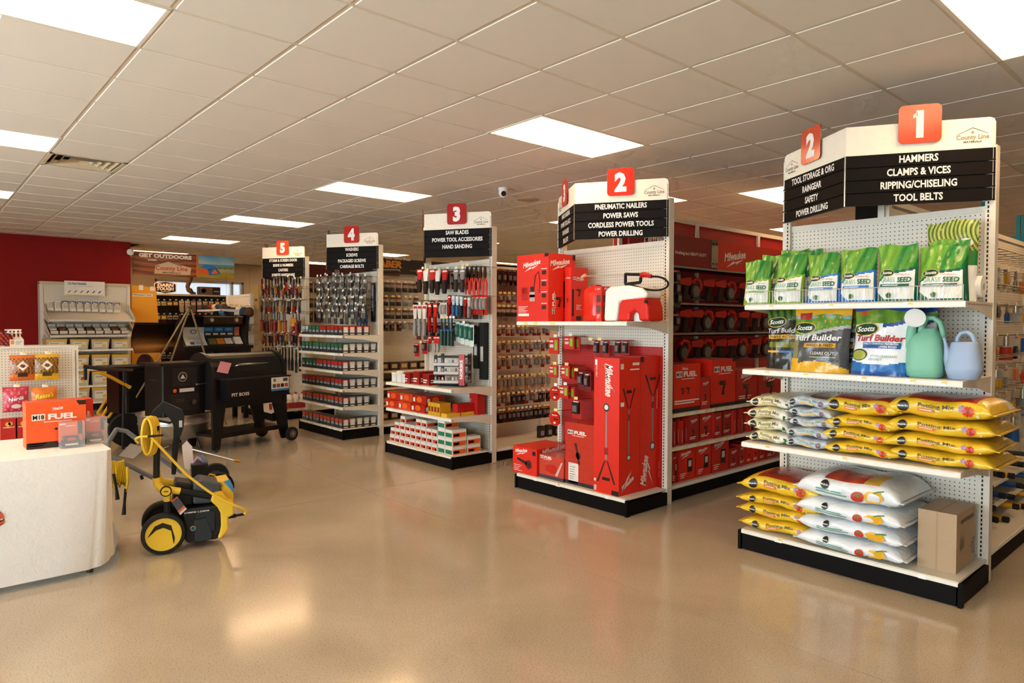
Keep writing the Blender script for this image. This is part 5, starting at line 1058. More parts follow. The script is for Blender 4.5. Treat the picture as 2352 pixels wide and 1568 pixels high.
for px0, px1, pyt in ((1546, 1554, 968), (1555, 1563, 962), (1564, 1572, 966), (1573, 1581, 960), (1583, 1607, 955), (1608, 1640, 950), (1641, 1660, 948), (1661, 1684, 944), (1685, 1692, 942), (1693, 1700, 940), (1701, 1709, 938), (1710, 1719, 938), (1720, 1728, 936), (1730, 1750, 934)):
    cx2('tool_box', 'small red tool box, %s from the upright on the middle aisle 2 shelf' % nth(n), 'box', 'red tool boxes, middle aisle 2 shelf', px0, px1, pyt, z_, ['#b8180f', '#a0160e', '#c41e12'][n % 3], mks if px1-px0 > 15 else (lambda mb, fn, w, h: bars(mb, rot(fn, w*.6, h*.1, 90), 0, 0, h*.5, 1)), dep=.28, push=.02*(n % 2)); n += 1
z_ = .113*S
for i, (px0, px1, pyt) in enumerate(((1546, 1559, 1040), (1561, 1600, 1034), (1602, 1636, 1025), (1638, 1676, 1012), (1678, 1698, 1030), (1700, 1715, 1020), (1716, 1730, 1016), (1731, 1745, 1014), (1746, 1760, 1010), (1762, 1790, 1005))):
    cx2('work_light_carton', 'red carton on the aisle 2 base deck, number %s from the upright' % ('one', 'two', 'three', 'four', 'five', 'six', 'seven', 'eight', 'nine', 'ten')[i], 'box', 'red cartons on the aisle 2 base', px0, px1, pyt, z_, ['#b81a10', RED, RED, '#c41e12', '#a8180f'][i % 5], mkl if i < 4 else mks, dep=.34, push=.02)
# ------------------------------------------------------------------ aisle 3 run: accessory packs
def rows(k, px0, px1, spec, step, what, dist=.2, nm='accessory_pack'):
    xc = XR[k-1]-HALF
    for r_, (py, kind, w, h, cs) in enumerate(spec):
        z_ = AX(px0, py, xc+dist).z; ya_ = AX(px0, py, xc+dist).y; yb_ = AX(px1, py, xc+dist).y; n = max(1, int((yb_-ya_)/step)); 
        for i in range(n):
            y = ya_+(i+.5)*step+rnd.uniform(-.012, .012); c = cs[i % len(cs)]
            h_ = use('peg_hook', HOOK, RUN[k], (xc+.012, y, z_), math.pi/2); use('price_tag', TAGY if (r_+i//4) % 3 else TAGW, h_, (0, -.206, .016))
            hang((kind, w, h, c[0], c[1], c[2]), nm, '%s, %s hook row, %s from the front' % (what, rowname[r_] if r_ < 5 else nth(r_), nth(i)), 'pack', '%s, hook row %s' % (what, 'abcdefghij'[r_]), Vector((xc+dist, y, z_)), math.pi/2)
RW = [('#a8241c', '#c8beb4', '#8a8078'), ('#c9c2b8', '#a82018', '#6a6058'), ('#8a1c16', '#c4bcb2', '#a09488')]
DK = [('#3a2420', '#8a1c16', '#2a2220'), ('#4a3a34', '#6a5a50', '#3a3230'), ('#5a1c18', '#a8241c', '#2a1c1a')]
GYP = [('#c9c4ba', '#8a847a', '#7a746a'), ('#b8b2a8', '#5a5650', '#8f8a80')]
OR = [('#c8862a', '#d8a83a', '#7a7268'), ('#b8b0a4', '#8a8278', '#9a9288')]
rows(3, 1140, 1262, [(622, 'card', .10, .16, DK), (675, 'card', .08, .10, RW+GYP), (705, 'bag', .07, .11, DK), (752, 'card', .065, .10, RW), (788, 'card', .06, .11, RW+GYP), (823, 'card', .06, .13, RW+GYP), (868, 'card', .06, .15, OR), (908, 'card', .07, .13, RW+DK), (945, 'card', .09, .14, DK)], .072, 'accessory pack on the aisle 3 run', .2)
xc3 = XR[2]-HALF; zt3 = AX(1140, 612, xc3+.25).z
cn = MB().box((xc3-.02, YB+.06, zt3), (xc3+.30, YE, zt3+.02), CREAM).box((xc3+.285, YB+.06, zt3-.03), (xc3+.30, YE, zt3+.02), CREAM); cn.build('canopy_shelf', 'paint', RUN[3])
for i in range(9):
    y = YB+.35+i*.13; o = cart('drill_bottle', 'small dark bottle on the aisle 3 base deck, %s from the front' % nth(i), 'bottle', 'dark bottles on the aisle 3 base', xc3+.36, xc3+.42, y+.55, y+.62, .113*S, .113*S+.14, '#241f1d', None, lambda mb, fn, w, h: mb.rect(fn, w*.1, h*.2, w*.9, h*.6, '#8a847c'), part='bottle_body')
# aisle 4 run
rows(4, 880, 972, [(648, 'bag', .085, .13, DK), (682, 'bag', .085, .12, DK+GYP), (712, 'bag', .085, .12, DK), (742, 'card', .085, .11, DK+GYP)], .10, 'dark pack on the aisle 4 run', .2)
xc4 = XR[3]-HALF
for r_, z_ in enumerate((.70*S, .50*S, .30*S, .113*S)):
    for i in range(6):
        y = YB+.2+i*.16; cart('boxed_hardware', 'dark box, %s along the %s shelf of the aisle 4 run' % (nth(i), ('top', 'second', 'third', 'lowest')[r_]), 'box', 'dark boxes, %s shelf of the aisle 4 run' % ('top', 'second', 'third', 'lowest')[r_], xc4+.12, xc4+.28, y, y+.13, z_, z_+.11, ['#3a2a24', '#2a2422', '#7a4a2a', '#5a3a2a'][(i+r_) % 4], None, lambda mb, fn, w, h: mb.rect(fn, w*.15, h*.3, w*.85, h*.8, '#c9b48a'))
hd = thing('header_sign', 'black header sign with orange lettering above the aisle 4 run', 'sign', (0, 0, 0)); za = AX(880, 592, xc4+.14).z; zb2 = AX(880, 627, xc4+.14).z
MB().box((xc4+.12, YB+.06, zb2), (xc4+.14, YB+1.5, za), '#1a1614').build('panel', 'paint', hd)
fn = face_fn((xc4+.14, YB+.06, zb2), (0, 1, 0), (0, 0, 1), (1, 0, 0)); tx = MB().text('SABER', '#d8822a', .09, lambda a, b_: fn(.12+a, .09+b_), w=.46, bold=.05, align='l', shear=.2); tx.text('Bigger Bite, Same Deal', '#d8d0c4', .035, lambda a, b_: fn(.12+a, .20+b_), w=.6, bold=.02, align='l'); tx.poly(fn, [(.1, .03), (.5, .05), (.56, .03), (.54, .07), (.1, .05)], '#8a8078'); tx.build('lettering', 'print', hd)
# aisle 5 and 6 runs
rows(5, 706, 760, [(650, 'bag', .08, .15, DK+OR), (685, 'bag', .08, .15, DK), (715, 'card', .09, .18, DK+GYP)], .11, 'amber and dark pack on the aisle 5 run', .2)
xc5 = XR[4]-HALF; hd = thing('header_sign', 'dark red header panel above the aisle 5 run', 'sign', (0, 0, 0)); za = AX(710, 606, xc5+.14).z; zb2 = AX(710, 636, xc5+.14).z
MB().box((xc5+.12, YB+.06, zb2), (xc5+.14, YB+2.0, za), '#4a1210').build('panel', 'paint', hd)
# ------------------------------------------------------------------ demo table with fitted white cloth
tb = thing('folding_table', 'folding table under the white fitted cloth', 'table', (0, 0, 0))
MB().box((-5.27, -1.0, .715), (-4.52, .86, .745), '#cfcac0').build('tabletop', 'plastic', tb)
for x in (-5.16, -4.70):
    for y in (.80, -.9): MB().cyl((x, y, 0), (x, y, .715), .014, '#8f8a84', n=10).cyl((x, y, 0), (x, y, .03), .018, '#5a5652', n=10).build('leg', 'steel', tb)
cl = thing('tablecloth', 'white fitted cloth draped over the demo table', 'tablecloth', (0, 0, 0))
def outline(t):        # t 0..1 around the table starting at the far front; returns top and bottom points
    P = [((-4.485, -1.02), (-4.60, -1.02)), ((-4.485, .80), (-4.62, .78)), ((-4.492, .86), (-4.64, .87)), ((-4.53, .888), (-4.72, .93)), ((-5.22, .888), (-5.12, 1.05)), ((-5.28, .86), (-5.30, 1.03)), ((-5.30, .78), (-5.34, .9)), ((-5.30, -1.02), (-5.30, -1.02))]
    f = t*(len(P)-1); i = min(int(f), len(P)-2); k = f-i
    L_ = lambda a, b_: (a[0]*(1-k)+b_[0]*k, a[1]*(1-k)+b_[1]*k)
    return L_(P[i][0], P[i+1][0]), L_(P[i][1], P[i+1][1])
def drape(u, v):
    (ax, ay), (bx_, by) = outline(u); k = 1-v; s_ = k**1.4
    w_ = .002*math.sin(60*u)*k
    lift = .04+.03*math.exp(-((u-.45)/.15)**2)
    return Vector((ax*(1-s_)+bx_*s_+w_, ay*(1-s_)+by*s_+w_, .755*(1-k)+lift*k))
mb = MB().grid(drape, 84, 22, '#f2f1ee', flip=False); mb.add([(-4.485, -1.02, .755), (-4.485, .80, .755), (-4.492, .86, .755), (-4.53, .888, .755), (-5.22, .888, .755), (-5.28, .86, .755), (-5.30, .78, .755), (-5.30, -1.02, .755)], [(0, 1, 2, 3, 4, 5, 6, 7)], '#f2efe8')
mb.build('cloth', 'cloth', cl)
pw = AX(9, 1180, -4.55)
def fn(a, b_, o=0.0):
    y = clampf(pw.y+a, -1.02, .8); p_ = drape((y+1.02)/1.82/7, clampf((.39+b_)/.755, 0, 1)); return Vector((p_.x+.004+o, y, p_.z))
tx = MB()
for dc, bo, of in (('#5a2a22', .06, 0.0), ('#e0563a', .0, .002)): tx.text('Milwaukee', dc, .125, lambda a, b_: fn(a-.0, b_, of), w=.95, bold=bo, align='r')
tx.build('lettering', 'print', cl)
# ---- cartons and clamshells on the table
zt = .757; xm = -4.80
def m18o(mb, fn, w, h):
    fuel(mb, fn, w*.48, h*.62, w*.78); mb.text('Milwaukee', WH, h*.07, lambda a, b_: rot(fn, w*.52, h*.82, 8)(a, b_), w=w*.17, shear=.2, bold=.03); drill(mb, fn, w*.55, h*.36, w*.16); mb.rect(fn, 0, 0, w, h*.13, '#2a1c18'); mb.poly(fn, [(w*.83, h), (w, h), (w, h*.90), (w*.88, h*.90)], '#2a1c18'); bars(mb, fn, w*.02, h*.09, w*.3, 2, '#e8c8b8', h*.04, h*.02)
y0 = AX(60, 980, xm).y; y1 = AX(198, 980, xm).y
cart('hammer_drill_carton', 'orange carton picturing a hammer drill on the demo table', 'box', None, xm-.15, xm, y0, y1, zt, AX(60, 926, xm).z, '#ee5a22', None, m18o, top='#d84a1c')
y1b = AX(214, 970, xm-.17).y; y0b = AX(120, 970, xm-.17).y
cart('hammer_drill_carton', 'red carton standing behind the hammer drill carton', 'box', None, xm-.30, xm-.165, y0b, y1b, zt, AX(214, 915, xm-.17).z, '#d8321a', None, lambda mb, fn, w, h: mke(mb, rot(fn, w*.9, h*.5, 80), 0, 0, h*.4))
for i, (a, b_, yt, yb) in enumerate(((134, 192, 968, 1028), (192, 243, 958, 1018))):
    xp = AZ(a, yb, zt).x; yy0 = AX(a, 1000, xp).y; yy1 = AX(b_, 1000, xp).y; hh = AX(a, yt, xp).z-zt; w = yy1-yy0
    t = thing('battery_pack', '%s battery in a clear clamshell on the demo table' % ('front', 'rear')[i], 'battery pack', (xp, yy0, zt), math.pi/2, 'batteries on the demo table')
    MB().box((0, .012, .03), (w*.96, .016, hh), '#f05a2a').rect(face_fn((0, .012, 0), (1, 0, 0), (0, 0, 1), (0, -1, 0)), w*.78, hh*.45, w*.95, hh*.95, '#2a1c1a').rect(face_fn((0, .012, 0), (1, 0, 0), (0, 0, 1), (0, -1, 0)), w*.3, hh*.78, w*.7, hh*.81, WH).rect(face_fn((0, .012, 0), (1, 0, 0), (0, 0, 1), (0, -1, 0)), w*.06, hh*.84, w*.3, hh*.9, WH).build('backing_card', 'print', t)
    MB().box((w*.1, -.05, .012), (w*.82, .01, hh*.26), '#2a2626').box((w*.16, -.045, hh*.26), (w*.76, .01, hh*.42), '#3a3434').box((w*.3, -.047, hh*.28), (w*.62, -.045, hh*.38), '#c8301c').rect(face_fn((0, -.05, 0), (1, 0, 0), (0, 0, 1), (0, -1, 0)), w*.2, hh*.10, w*.72, hh*.17, '#d8d2cc').build('battery', 'plastic', t)
    MB().box((w*.02, -.06, 0), (w*.98, .02, hh), '#e9ecec').build('clamshell', 'clear', t)
# ------------------------------------------------------------------ candy stand
cs = thing('snack_stand', 'low pegboard stand hung with snack bags behind the table', 'shelving', (0, 0, 0)); xk = -8.07; zk = 1.24
MB().box((xk-.02, -.6, .1), (xk, 1.26, zk), CREAM).build('pegboard', 'peg_yz', cs)
u_ = MB().box((xk-.05, 1.255, 0), (xk+.012, 1.30, zk+.01), CREAM).build('upright', 'paint', cs); use('slot_strip', bpy.data.meshes.new_from_object(bpy.data.objects.new('x', SLOTM)) if False else SLOTM, u_, (xk+.012, 1.275, 0), math.pi/2).scale = (1, 1, .49)
MB().box((xk-.42, -.6, zk), (xk+.01, 1.30, zk+.02), CREAM).build('top_board', 'paint', cs); MB().box((xk-.40, -.6, 0), (xk+.35, 1.28, .12), '#1a1614').build('base', 'plastic', cs); MB().box((xk, -.6, .3), (xk+.33, 1.27, .32), CREAM).build('shelf', 'paint', cs)
def snack(px, py, w, h, label, c, dec, nm='snack_bag', cat='snack bag'):
    q, rz = on_board(cs, 'x', xk, px, py, .14, HOOK, TAGM); t = thing(nm, label, cat, (q.x, q.y, q.z), math.pi/2)
    S_ = lambda u, v: Vector(((u-.5)*w*(1-.06*math.sin(math.pi*v)), -.004-.028*math.sin(math.pi*u)**.8*math.sin(math.pi*clampf(v*1.05, 0, 1))**.8, -h+v*h))
    MB().grid(S_, 14, 16, c).grid(lambda u, v: Vector((S_(u, v).x, .004, S_(u, v).z)), 2, 2, c(.5, .1) if callable(c) else c, flip=True).build('sack', 'film', t)
    d = MB(); f = lambda a, b_, o=.002: S_(clampf(a/w+.5, 0, 1), clampf(1+b_/h, 0, 1))+Vector((0, -o, 0)); dec(d, f, w, h); d.build('print', 'print', t)
pret = lambda a, b_: (lambda u, v: a if v < .22 or v > .9 else mixc('#3a1c0e', b_, clampf(.5+.5*math.sin(37*u+3*math.sin(29*v))*math.sin(31*v), 0, 1)))
dia = lambda c: (lambda mb, f, w, h: (mb.poly(lambda a, b_: f(a, b_, .004), [(0, -h*.22), (w*.24, -h*.42), (0, -h*.62), (-w*.24, -h*.42)], '#e9e2d8'), mb.text('PRETZELS', c, h*.05, lambda a, b_: f(a, -h*.45+b_, .006), w=w*.3), mb.rect(lambda a, b_: f(a, b_, .004), -w*.2, -h*.84, w*.2, -h*.68, c)))
snack(51, 815, .20, .245, 'orange bag of pretzel pieces, upper row of the stand', pret('#d86a22', '#c87a3a'), dia('#3a2018'))
snack(107, 813, .20, .25, 'yellow bag of pretzel pieces, upper row of the stand', pret('#d8a422', '#b8862a'), dia('#4a3814'))
snack(36, 888, .205, .235, 'pink candy bag with blue lettering, lower row', lambda u, v: '#c8384a' if math.sin(23*u)*math.sin(19*v) < .6 else '#e07a8a', lambda mb, f, w, h: (mb.poly(lambda a, b_: f(a, b_, .003), [(-w*.35, -h*.62), (w*.2, -h*.56), (w*.4, -h*.36), (-w*.2, -h*.40)], '#2a4a9a'), mb.text('Nerds', '#e9eef4', h*.14, lambda a, b_: f(a, -h*.54+b_+a*.15, .005), w=w*.6, bold=.03), mb.disc(f, 0, -h*.78, w*.2, '#e6dcd8', 12, h*.09)))
snack(101, 888, .215, .20, 'orange candy bag with yellow script, lower row', '#e0761c', lambda mb, f, w, h: mb.text("Reese's", '#f2d23a', h*.22, lambda a, b_: f(a, -h*.52+b_+a*.1, .004), w=w*.7, bold=.03, shear=.2))
for i, (px, yy) in enumerate(((15, 962), (50, 960))):
    xq = xk+.30; y = AX(px-14, 980, xq).y; z1_ = AX(px, yy, xq).z; z0_ = AX(px, 1010, xq).z
    cart('cracker_box', '%s red cracker box behind the table edge' % ('first', 'second')[i], 'box', 'cracker boxes on the snack stand', xq-.08, xq, y, y+.125, .32, z1_, '#b81c14', None, lambda mb, fn, w, h: (mb.disc(fn, w*.45, h*.82, w*.18, '#e0a83a', 8), mb.disc(fn, w*.6, h*.84, w*.15, '#d8983a', 8), mb.text('CHEEZ-IT', '#f4e0c8', h*.035, lambda a, b_: fn(w*.5+a, h*.70+b_), w=w*.7, bold=.04)))
for i, px in enumerate((20, 29, 38, 47)):
    p = AX(px, 797, xk-.15); t = thing('pump_bottle', 'white pump bottle on the snack stand, %s in the row' % ('first', 'second', 'third', 'fourth')[i], 'bottle', (xk-.15-.02*(i % 2), p.y, zk+.02), 0, 'pump bottles on the snack stand')
    MB().lathe([(0, 0), (.024, 0), (.026, .01), (.026, .07), (.012, .09)], '#e6e2da', 12).build('bottle', 'plastic', t); MB().cyl((0, 0, .085), (0, 0, .15), .008, '#efece4', n=8).cyl((0, -.03, .155), (0, .012, .155), .008, '#efece4', n=8).cyl((0, 0, .12), (0, 0, .135), .017, '#efece4', n=10).build('pump', 'plastic', t)
p = AX(40, 797, xk-.06); cart('small_display_box', 'small printed white box in front of the pump bottles', 'box', None, xk-.10, xk-.04, AX(23, 797, xk-.04).y, AX(55, 797, xk-.04).y, zk+.02, zk+.085, '#d8d4cc', None, lambda mb, fn, w, h: (mb.rect(fn, w*.05, h*.3, w*.3, h*.9, '#c8862a'), bars(mb, fn, w*.4, h*.7, w*.5, 3, '#8a8680', h*.2, h*.08)))
p = AX(6, 770, xk-.02); t = thing('plaid_boot_sock', 'orange and navy plaid sock at the stand top', 'sock', (xk-.08, AX(2, 770, xk).y, zk+.02), math.pi/2)
MB().grid(lambda u, v: Vector((-.10+.20*u, -.03*math.sin(math.pi*u), .03+.13*v-.10*u*(.6)+.02*math.sin(3*u))), 12, 8, lambda u, v: '#c8481e' if (int(u*12)+int(v*8)) % 3 == 0 else '#2a3048' if (int(u*12) % 3 == 1) else '#6a2a2a').grid(lambda u, v: Vector((-.10+.20*u, .03*math.sin(math.pi*u), .03+.13*v-.10*u*(.6)+.02*math.sin(3*u))), 12, 8, '#8a3a22', flip=True).cyl((-.06, 0, 0), (-.06, 0, .09), .03, '#3a3c50', n=10).build('sock_body', 'cloth', t)
# ------------------------------------------------------------------ fastener rack at the red wall
rk = thing('fastener_rack', 'cream pegboard fastener rack against the red wall', 'shelving', (0, 0, 0)); xw = -13.95; ry0, ry1, rz1 = 1.70, 3.07, 2.14
MB().box((xw-.2, ry0+.04, .1), (xw, ry1-.04, rz1), CREAM).build('pegboard', 'peg_yz', rk)
for y in (ry0, ry1-.05): MB().box((xw-.22, y, 0), (xw+.015, y+.05, rz1+.02), CREAM).build('upright', 'paint', rk)
MB().box((xw-.22, ry0, rz1), (xw+.02, ry1, rz1+.045), '#cbb893').build('top_cap', 'paint', rk)
MB().box((xw-.2, ry0, 0), (xw+.62, ry1, .10), '#1a1614').build('kick_plate', 'plastic', rk)
for zf, zbk, dep, nm in ((1.50, 1.68, .50, 'upper'), (1.24, 1.40, .62, 'lower')):
    o = MB().prism([(xw, zbk), (xw+dep, zf), (xw+dep, zf+.035), (xw+dep-.01, zf+.035), (xw+dep-.01, zf+.012), (xw, zbk+.012)], lambda x, z_, d: (x, d, z_), ry0+.05, ry1-.03, CREAM).build('sloped_tray', 'paint', rk)
    for y in (ry0+.05, ry1-.04): MB().prism([(xw, zbk-.12), (xw+dep, zf-.02), (xw+dep, zf+.05), (xw, zbk+.14)], lambda x, z_, d: (x, d, z_), y, y+.008, CREAM).build('tray_side', 'paint', o)
for zz_ in (1.03, .70, .42, .14): shelf(rk, xw, xw+.60, ry0+.03, ry1-.02, zz_, side='x', tags=[(ry0+.15+i*.3, TAGW) for i in range(5)])
o = thing('fastener_sign', 'white fastener chart mounted at the rack top', 'sign', (0, 0, 0)); a = AX(148, 644, xw+.06); b_ = AX(241, 680, xw+.06)
MB().box((xw+.04, a.y, b_.z), (xw+.06, b_.y, a.z), '#ece6da').build('panel', 'print', o); fn = face_fn((xw+.06, a.y, b_.z), (0, 1, 0), (0, 0, 1), (1, 0, 0)); w_ = b_.y-a.y; h_ = a.z-b_.z
tx = MB().text('U2 FASTENERS', '#3a4a5a', .035, lambda x, y: fn(w_*.08+x, h_*.74+y), w=w_*.46, bold=.03, align='l'); tx.rect(fn, w_*.04, h_*.02, w_*.96, h_*.06, '#d8a84a')
for k in range(6): tx.poly(fn, [(w_*(.07+k*.15), h_*.2), (w_*(.10+k*.15), h_*.17), (w_*(.16+k*.15), h_*.33), (w_*(.13+k*.15), h_*.36)], '#9a7a4a' if k < 3 else '#5a5650'); tx.rect(fn, w_*(.185+k*.15), h_*.12, w_*(.188+k*.15), h_*.5, '#c9c2b4')
bars(tx, fn, w_*.2, h_*.62, w_*.5, 1, '#8a8478'); tx.build('lettering', 'print', o)
for i in range(10):
    q, rz = on_board(rk, 'x', xw, 116+i*17, 690+i*.6, .15, HOOK, None); hang(('card', .09, .17, '#e4ddd0', '#3a5a8a' if i > 1 else '#d8d2c6', '#c9c0b0'), 'sample_pack', 'small sample pack under the fastener chart, %s in the row' % nth(i), 'pack', 'sample packs on the fastener rack', q, rz)
for i in range(9):
    y = ry0+.13+i*.13; z_ = 1.24+.10
    t = thing('parts_tray', 'clear tray of screws, %s along the sloped rack shelf' % nth(i), 'tray', (xw+.38, y, 1.325), 0, 'screw trays on the sloped shelf'); MB().box((-.16, -.055, 0), (.16, .055, .012), '#9a7450').box((-.16, -.055, .012), (-.15, .055, .10), '#cfc6b6').box((.15, -.055, .012), (.16, .055, .06), '#d8d0c2').box((-.15, -.05, .012), (.15, .05, .045), ['#8a5a34', '#6a4426', '#b8a890', '#9a6a44'][i % 4]).box((-.1, -.045, .045), (.05, .045, .07), ['#e2dccf', '#7a4a2a', '#d8cfbf'][i % 3]).build('tray_body', 'plastic', t)
    t.rotation_euler = (0, math.radians(14), 0)
YL = '#e8b22a'
def bin_(y0, y1, z0, z1, lab):
    t = thing('storage_bin', lab, 'storage bin', (xw+.585, (y0+y1)/2, z0), math.pi/2, 'yellow lidded bins on the fastener rack'); w = (y1-y0)*.94; h = z1-z0
    MB().add([(sx*w*.46, .02, 0) if 0 else p for p in [(-w*.44, .02, 0), (w*.44, .02, 0), (w*.44, .4, 0), (-w*.44, .4, 0), (-w*.49, .0, h*.86), (w*.49, 0, h*.86), (w*.49, .42, h*.86), (-w*.49, .42, h*.86)] for sx in (1,)], [(0, 3, 2, 1), (0, 1, 5, 4), (1, 2, 6, 5), (2, 3, 7, 6), (3, 0, 4, 7), (4, 5, 6, 7)], '#cbbfa4').build('tub', 'plastic', t)
    MB().box((-w*.5, -.008, h*.86), (w*.5, .43, h), YL).build('lid', 'plastic', t)
    MB().box((-w*.36, .0, h*.20), (w*.36, .006, h*.74), '#e9e0c8').box((w*.08, -.001, h*.26), (w*.30, 0, h*.46), '#e0b83a').box((-w*.3, -.001, h*.56), (w*.1, 0, h*.64), '#a89c84').build('label', 'print', t)
for r_, (py0, py1, zz_) in enumerate(((779, 804, 1.03), (814, 845, .70), (853, 881, .42), (888, 918, .14))):
    for i, (a, b_) in enumerate(((104, 156), (160, 206), (209, 253), (256, 299))):
        ya_ = AX(a, 800, xw+.58).y; yb_ = AX(b_, 800, xw+.58).y; zt_ = AX(a, py0, xw+.58).z
        bin_(ya_, yb_, zz_, min(zt_, zz_+.24), 'grey bin with yellow lid, %s shelf, %s from the wall corner side' % (('top', 'second', 'third', 'lowest')[r_], ('fourth', 'third', 'second', 'first')[i]))
# ------------------------------------------------------------------ beyond the red wall: board, banner, sock rack
t = thing('foam_board', 'tall amber foam board with tape and a printed strip', 'board', (0, 0, 0)); a = AX(301, 655, -14.0); b_ = AX(358, 660, -14.0)
MB().prism([(a.y, 0), (b_.y+.12, 0), (b_.y, b_.z), (a.y, a.z)], lambda y, z_, d: (-14.0+d, y, z_), -.05, 0, '#e0981e').build('sheet', 'matte', t)
fn = face_fn((-14.0, a.y, 0), (0, 1, 0), (0, 0, 1), (1, 0, 0)); sp = MB().rect(fn, .02, 1.97, .36, 2.02, '#e0d8c4'); bars(sp, fn, .04, 1.99, .18, 1, '#7a7060', .02, .012); sp.text('TYPAR', '#3a3428', .024, lambda x, y: fn(.24+x, 1.983+y, .002), w=.1, bold=.03, align='l'); sp.build('label_strip', 'print', t)
MB().box((-14.0, a.y+.13, a.z-.08), (-13.998, a.y+.20, a.z+.01), '#e8d8c8').box((-14.0, b_.y-.10, a.z-.09), (-13.998, b_.y-.02, a.z-.01), '#e8d8c8').build('tape', 'print', t)
xb_ = -14.3; p00 = AX(304, 576, xb_); p01 = AX(304, 630, xb_); p10 = AX(538, 588, xb_); pm = AX(453, 583, xb_)
t = thing('hanging_banner', 'hanging get outdoors banner with camping tent photo', 'banner', (0, 0, 0)); za = p00.z; zb_ = p01.z; hb = za-zb_
def wood(u, v): return mixc('#5a2418', '#b8622c', clampf(.35+.35*math.sin(26*v+2*math.sin(5*u))+.3*math.sin(61*v+9*u)*math.sin(7*u), 0, 1)) if (v*6) % 1 > .07 else '#3a1610'
MB().grid(lambda u, v: Vector((xb_, p00.y+u*(pm.y-p00.y), zb_+v*hb)), 24, 40, wood, sm=False).box((xb_-.02, p00.y, zb_), (xb_-.002, p10.y, za), '#6a3a24').build('wood_panel', 'print', t)
def lake(u, v):
    if v > .62: return mixc('#9cc0cc', '#2a8ac0', clampf((v-.62)*2+.4*math.sin(9*u+5*v)*.3, 0, 1))
    if v > .5: return '#5a8a98'
    if v > .42: return mixc('#5a6a2a', '#8a8a34', .5+.5*math.sin(40*u))
    if v > .25: return '#9aa088' if u > .45 else '#8a8a3a'
    return mixc('#b08a2c', '#8a8a2a', .5+.5*math.sin(12*u+9*v))
MB().grid(lambda u, v: Vector((xb_, pm.y+.015+u*(p10.y-pm.y-.015), zb_+v*hb)), 20, 26, lake, sm=False).build('photo_panel', 'print', t)
MB().box((xb_-.001, pm.y-.02, zb_), (xb_+.002, pm.y+.02, za), '#c8622a').build('divider', 'print', t)
fn = face_fn((xb_, p00.y, zb_), (0, 1, 0), (0, 0, 1), (1, 0, 0)); w_ = pm.y-p00.y
tx = MB().text('GET OUTDOORS', '#f2e9dc', hb*.15, lambda x, y: fn(w_*.5+x, hb*.78+y, .004), w=w_*.82, bold=.07); tx.text('with', '#f2e9dc', hb*.09, lambda x, y: fn(w_*.29+x, hb*.63+y, .004), w=w_*.14, bold=.02)
tx.poly(lambda a, b__: fn(a, b__, .003), [(w_*.32, hb*.08), (w_*.88, hb*.08), (w_*.90, hb*.4), (w_*.72, hb*.52), (w_*.54, hb*.66), (w_*.34, hb*.48)], '#c9ae90'); tx.text('County Line', '#b8281a', hb*.19, lambda x, y: fn(w_*.59+x, hb*.25+y, .006), w=w_*.5, bold=.02); tx.text('MATERIALS', '#4a3a2c', hb*.07, lambda x, y: fn(w_*.59+x, hb*.11+y, .006), w=w_*.28)
for s_ in (-1, 1): tx.poly(lambda a, b__: fn(a, b__, .006), [(w_*.54, hb*.66), (w_*.54, hb*.63), (w_*(.54+s_*.2), hb*.45), (w_*(.54+s_*.22), hb*.46)], '#3a2c20')
tx.build('lettering', 'print', t)
fn = face_fn((xb_, pm.y, zb_), (0, 1, 0), (0, 0, 1), (1, 0, 0)); w_ = p10.y-pm.y
tn = MB().poly(fn, [(w_*.02, hb*.22), (w_*.28, hb*.10), (w_*.27, hb*.40), (w_*.12, hb*.46)], '#d8561e').poly(lambda a, b__: fn(a, b__, .002), [(w_*.08, hb*.46), (w_*.2, hb*.60), (w_*.42, hb*.58), (w_*.52, hb*.46), (w_*.28, hb*.36)], '#2a7ac0').poly(lambda a, b__: fn(a, b__, .002), [(w_*.28, hb*.40), (w_*.52, hb*.46), (w_*.62, hb*.20), (w_*.30, hb*.10)], '#1f6ab0').poly(lambda a, b__: fn(a, b__, .003), [(w_*.36, hb*.18), (w_*.46, hb*.42), (w_*.56, hb*.22)], '#e06a26')
tn.build('tent_print', 'print', t)
for y in (p00.y+.2, p10.y-.2): MB().cyl((xb_-.01, y, za), (xb_-.01, y, ZC), .002, '#8a8278', n=5).build('hanging_wire', 'steel', t)
o = MB().lathe([(0, .0), (.04, .0), (.06, .03), (.06, .06), (.0, .06)], '#f4f4f0', 14).build('alarm_dome', 'plastic', None, (-14.17, 3.2, 2.80)); tag(o, 'small white wall fitting at the red wall corner', 'wall fitting'); o.location = (-14.15, 3.13, 2.79); o.rotation_euler = (0, math.radians(90), 0); o.location.x = -14.2
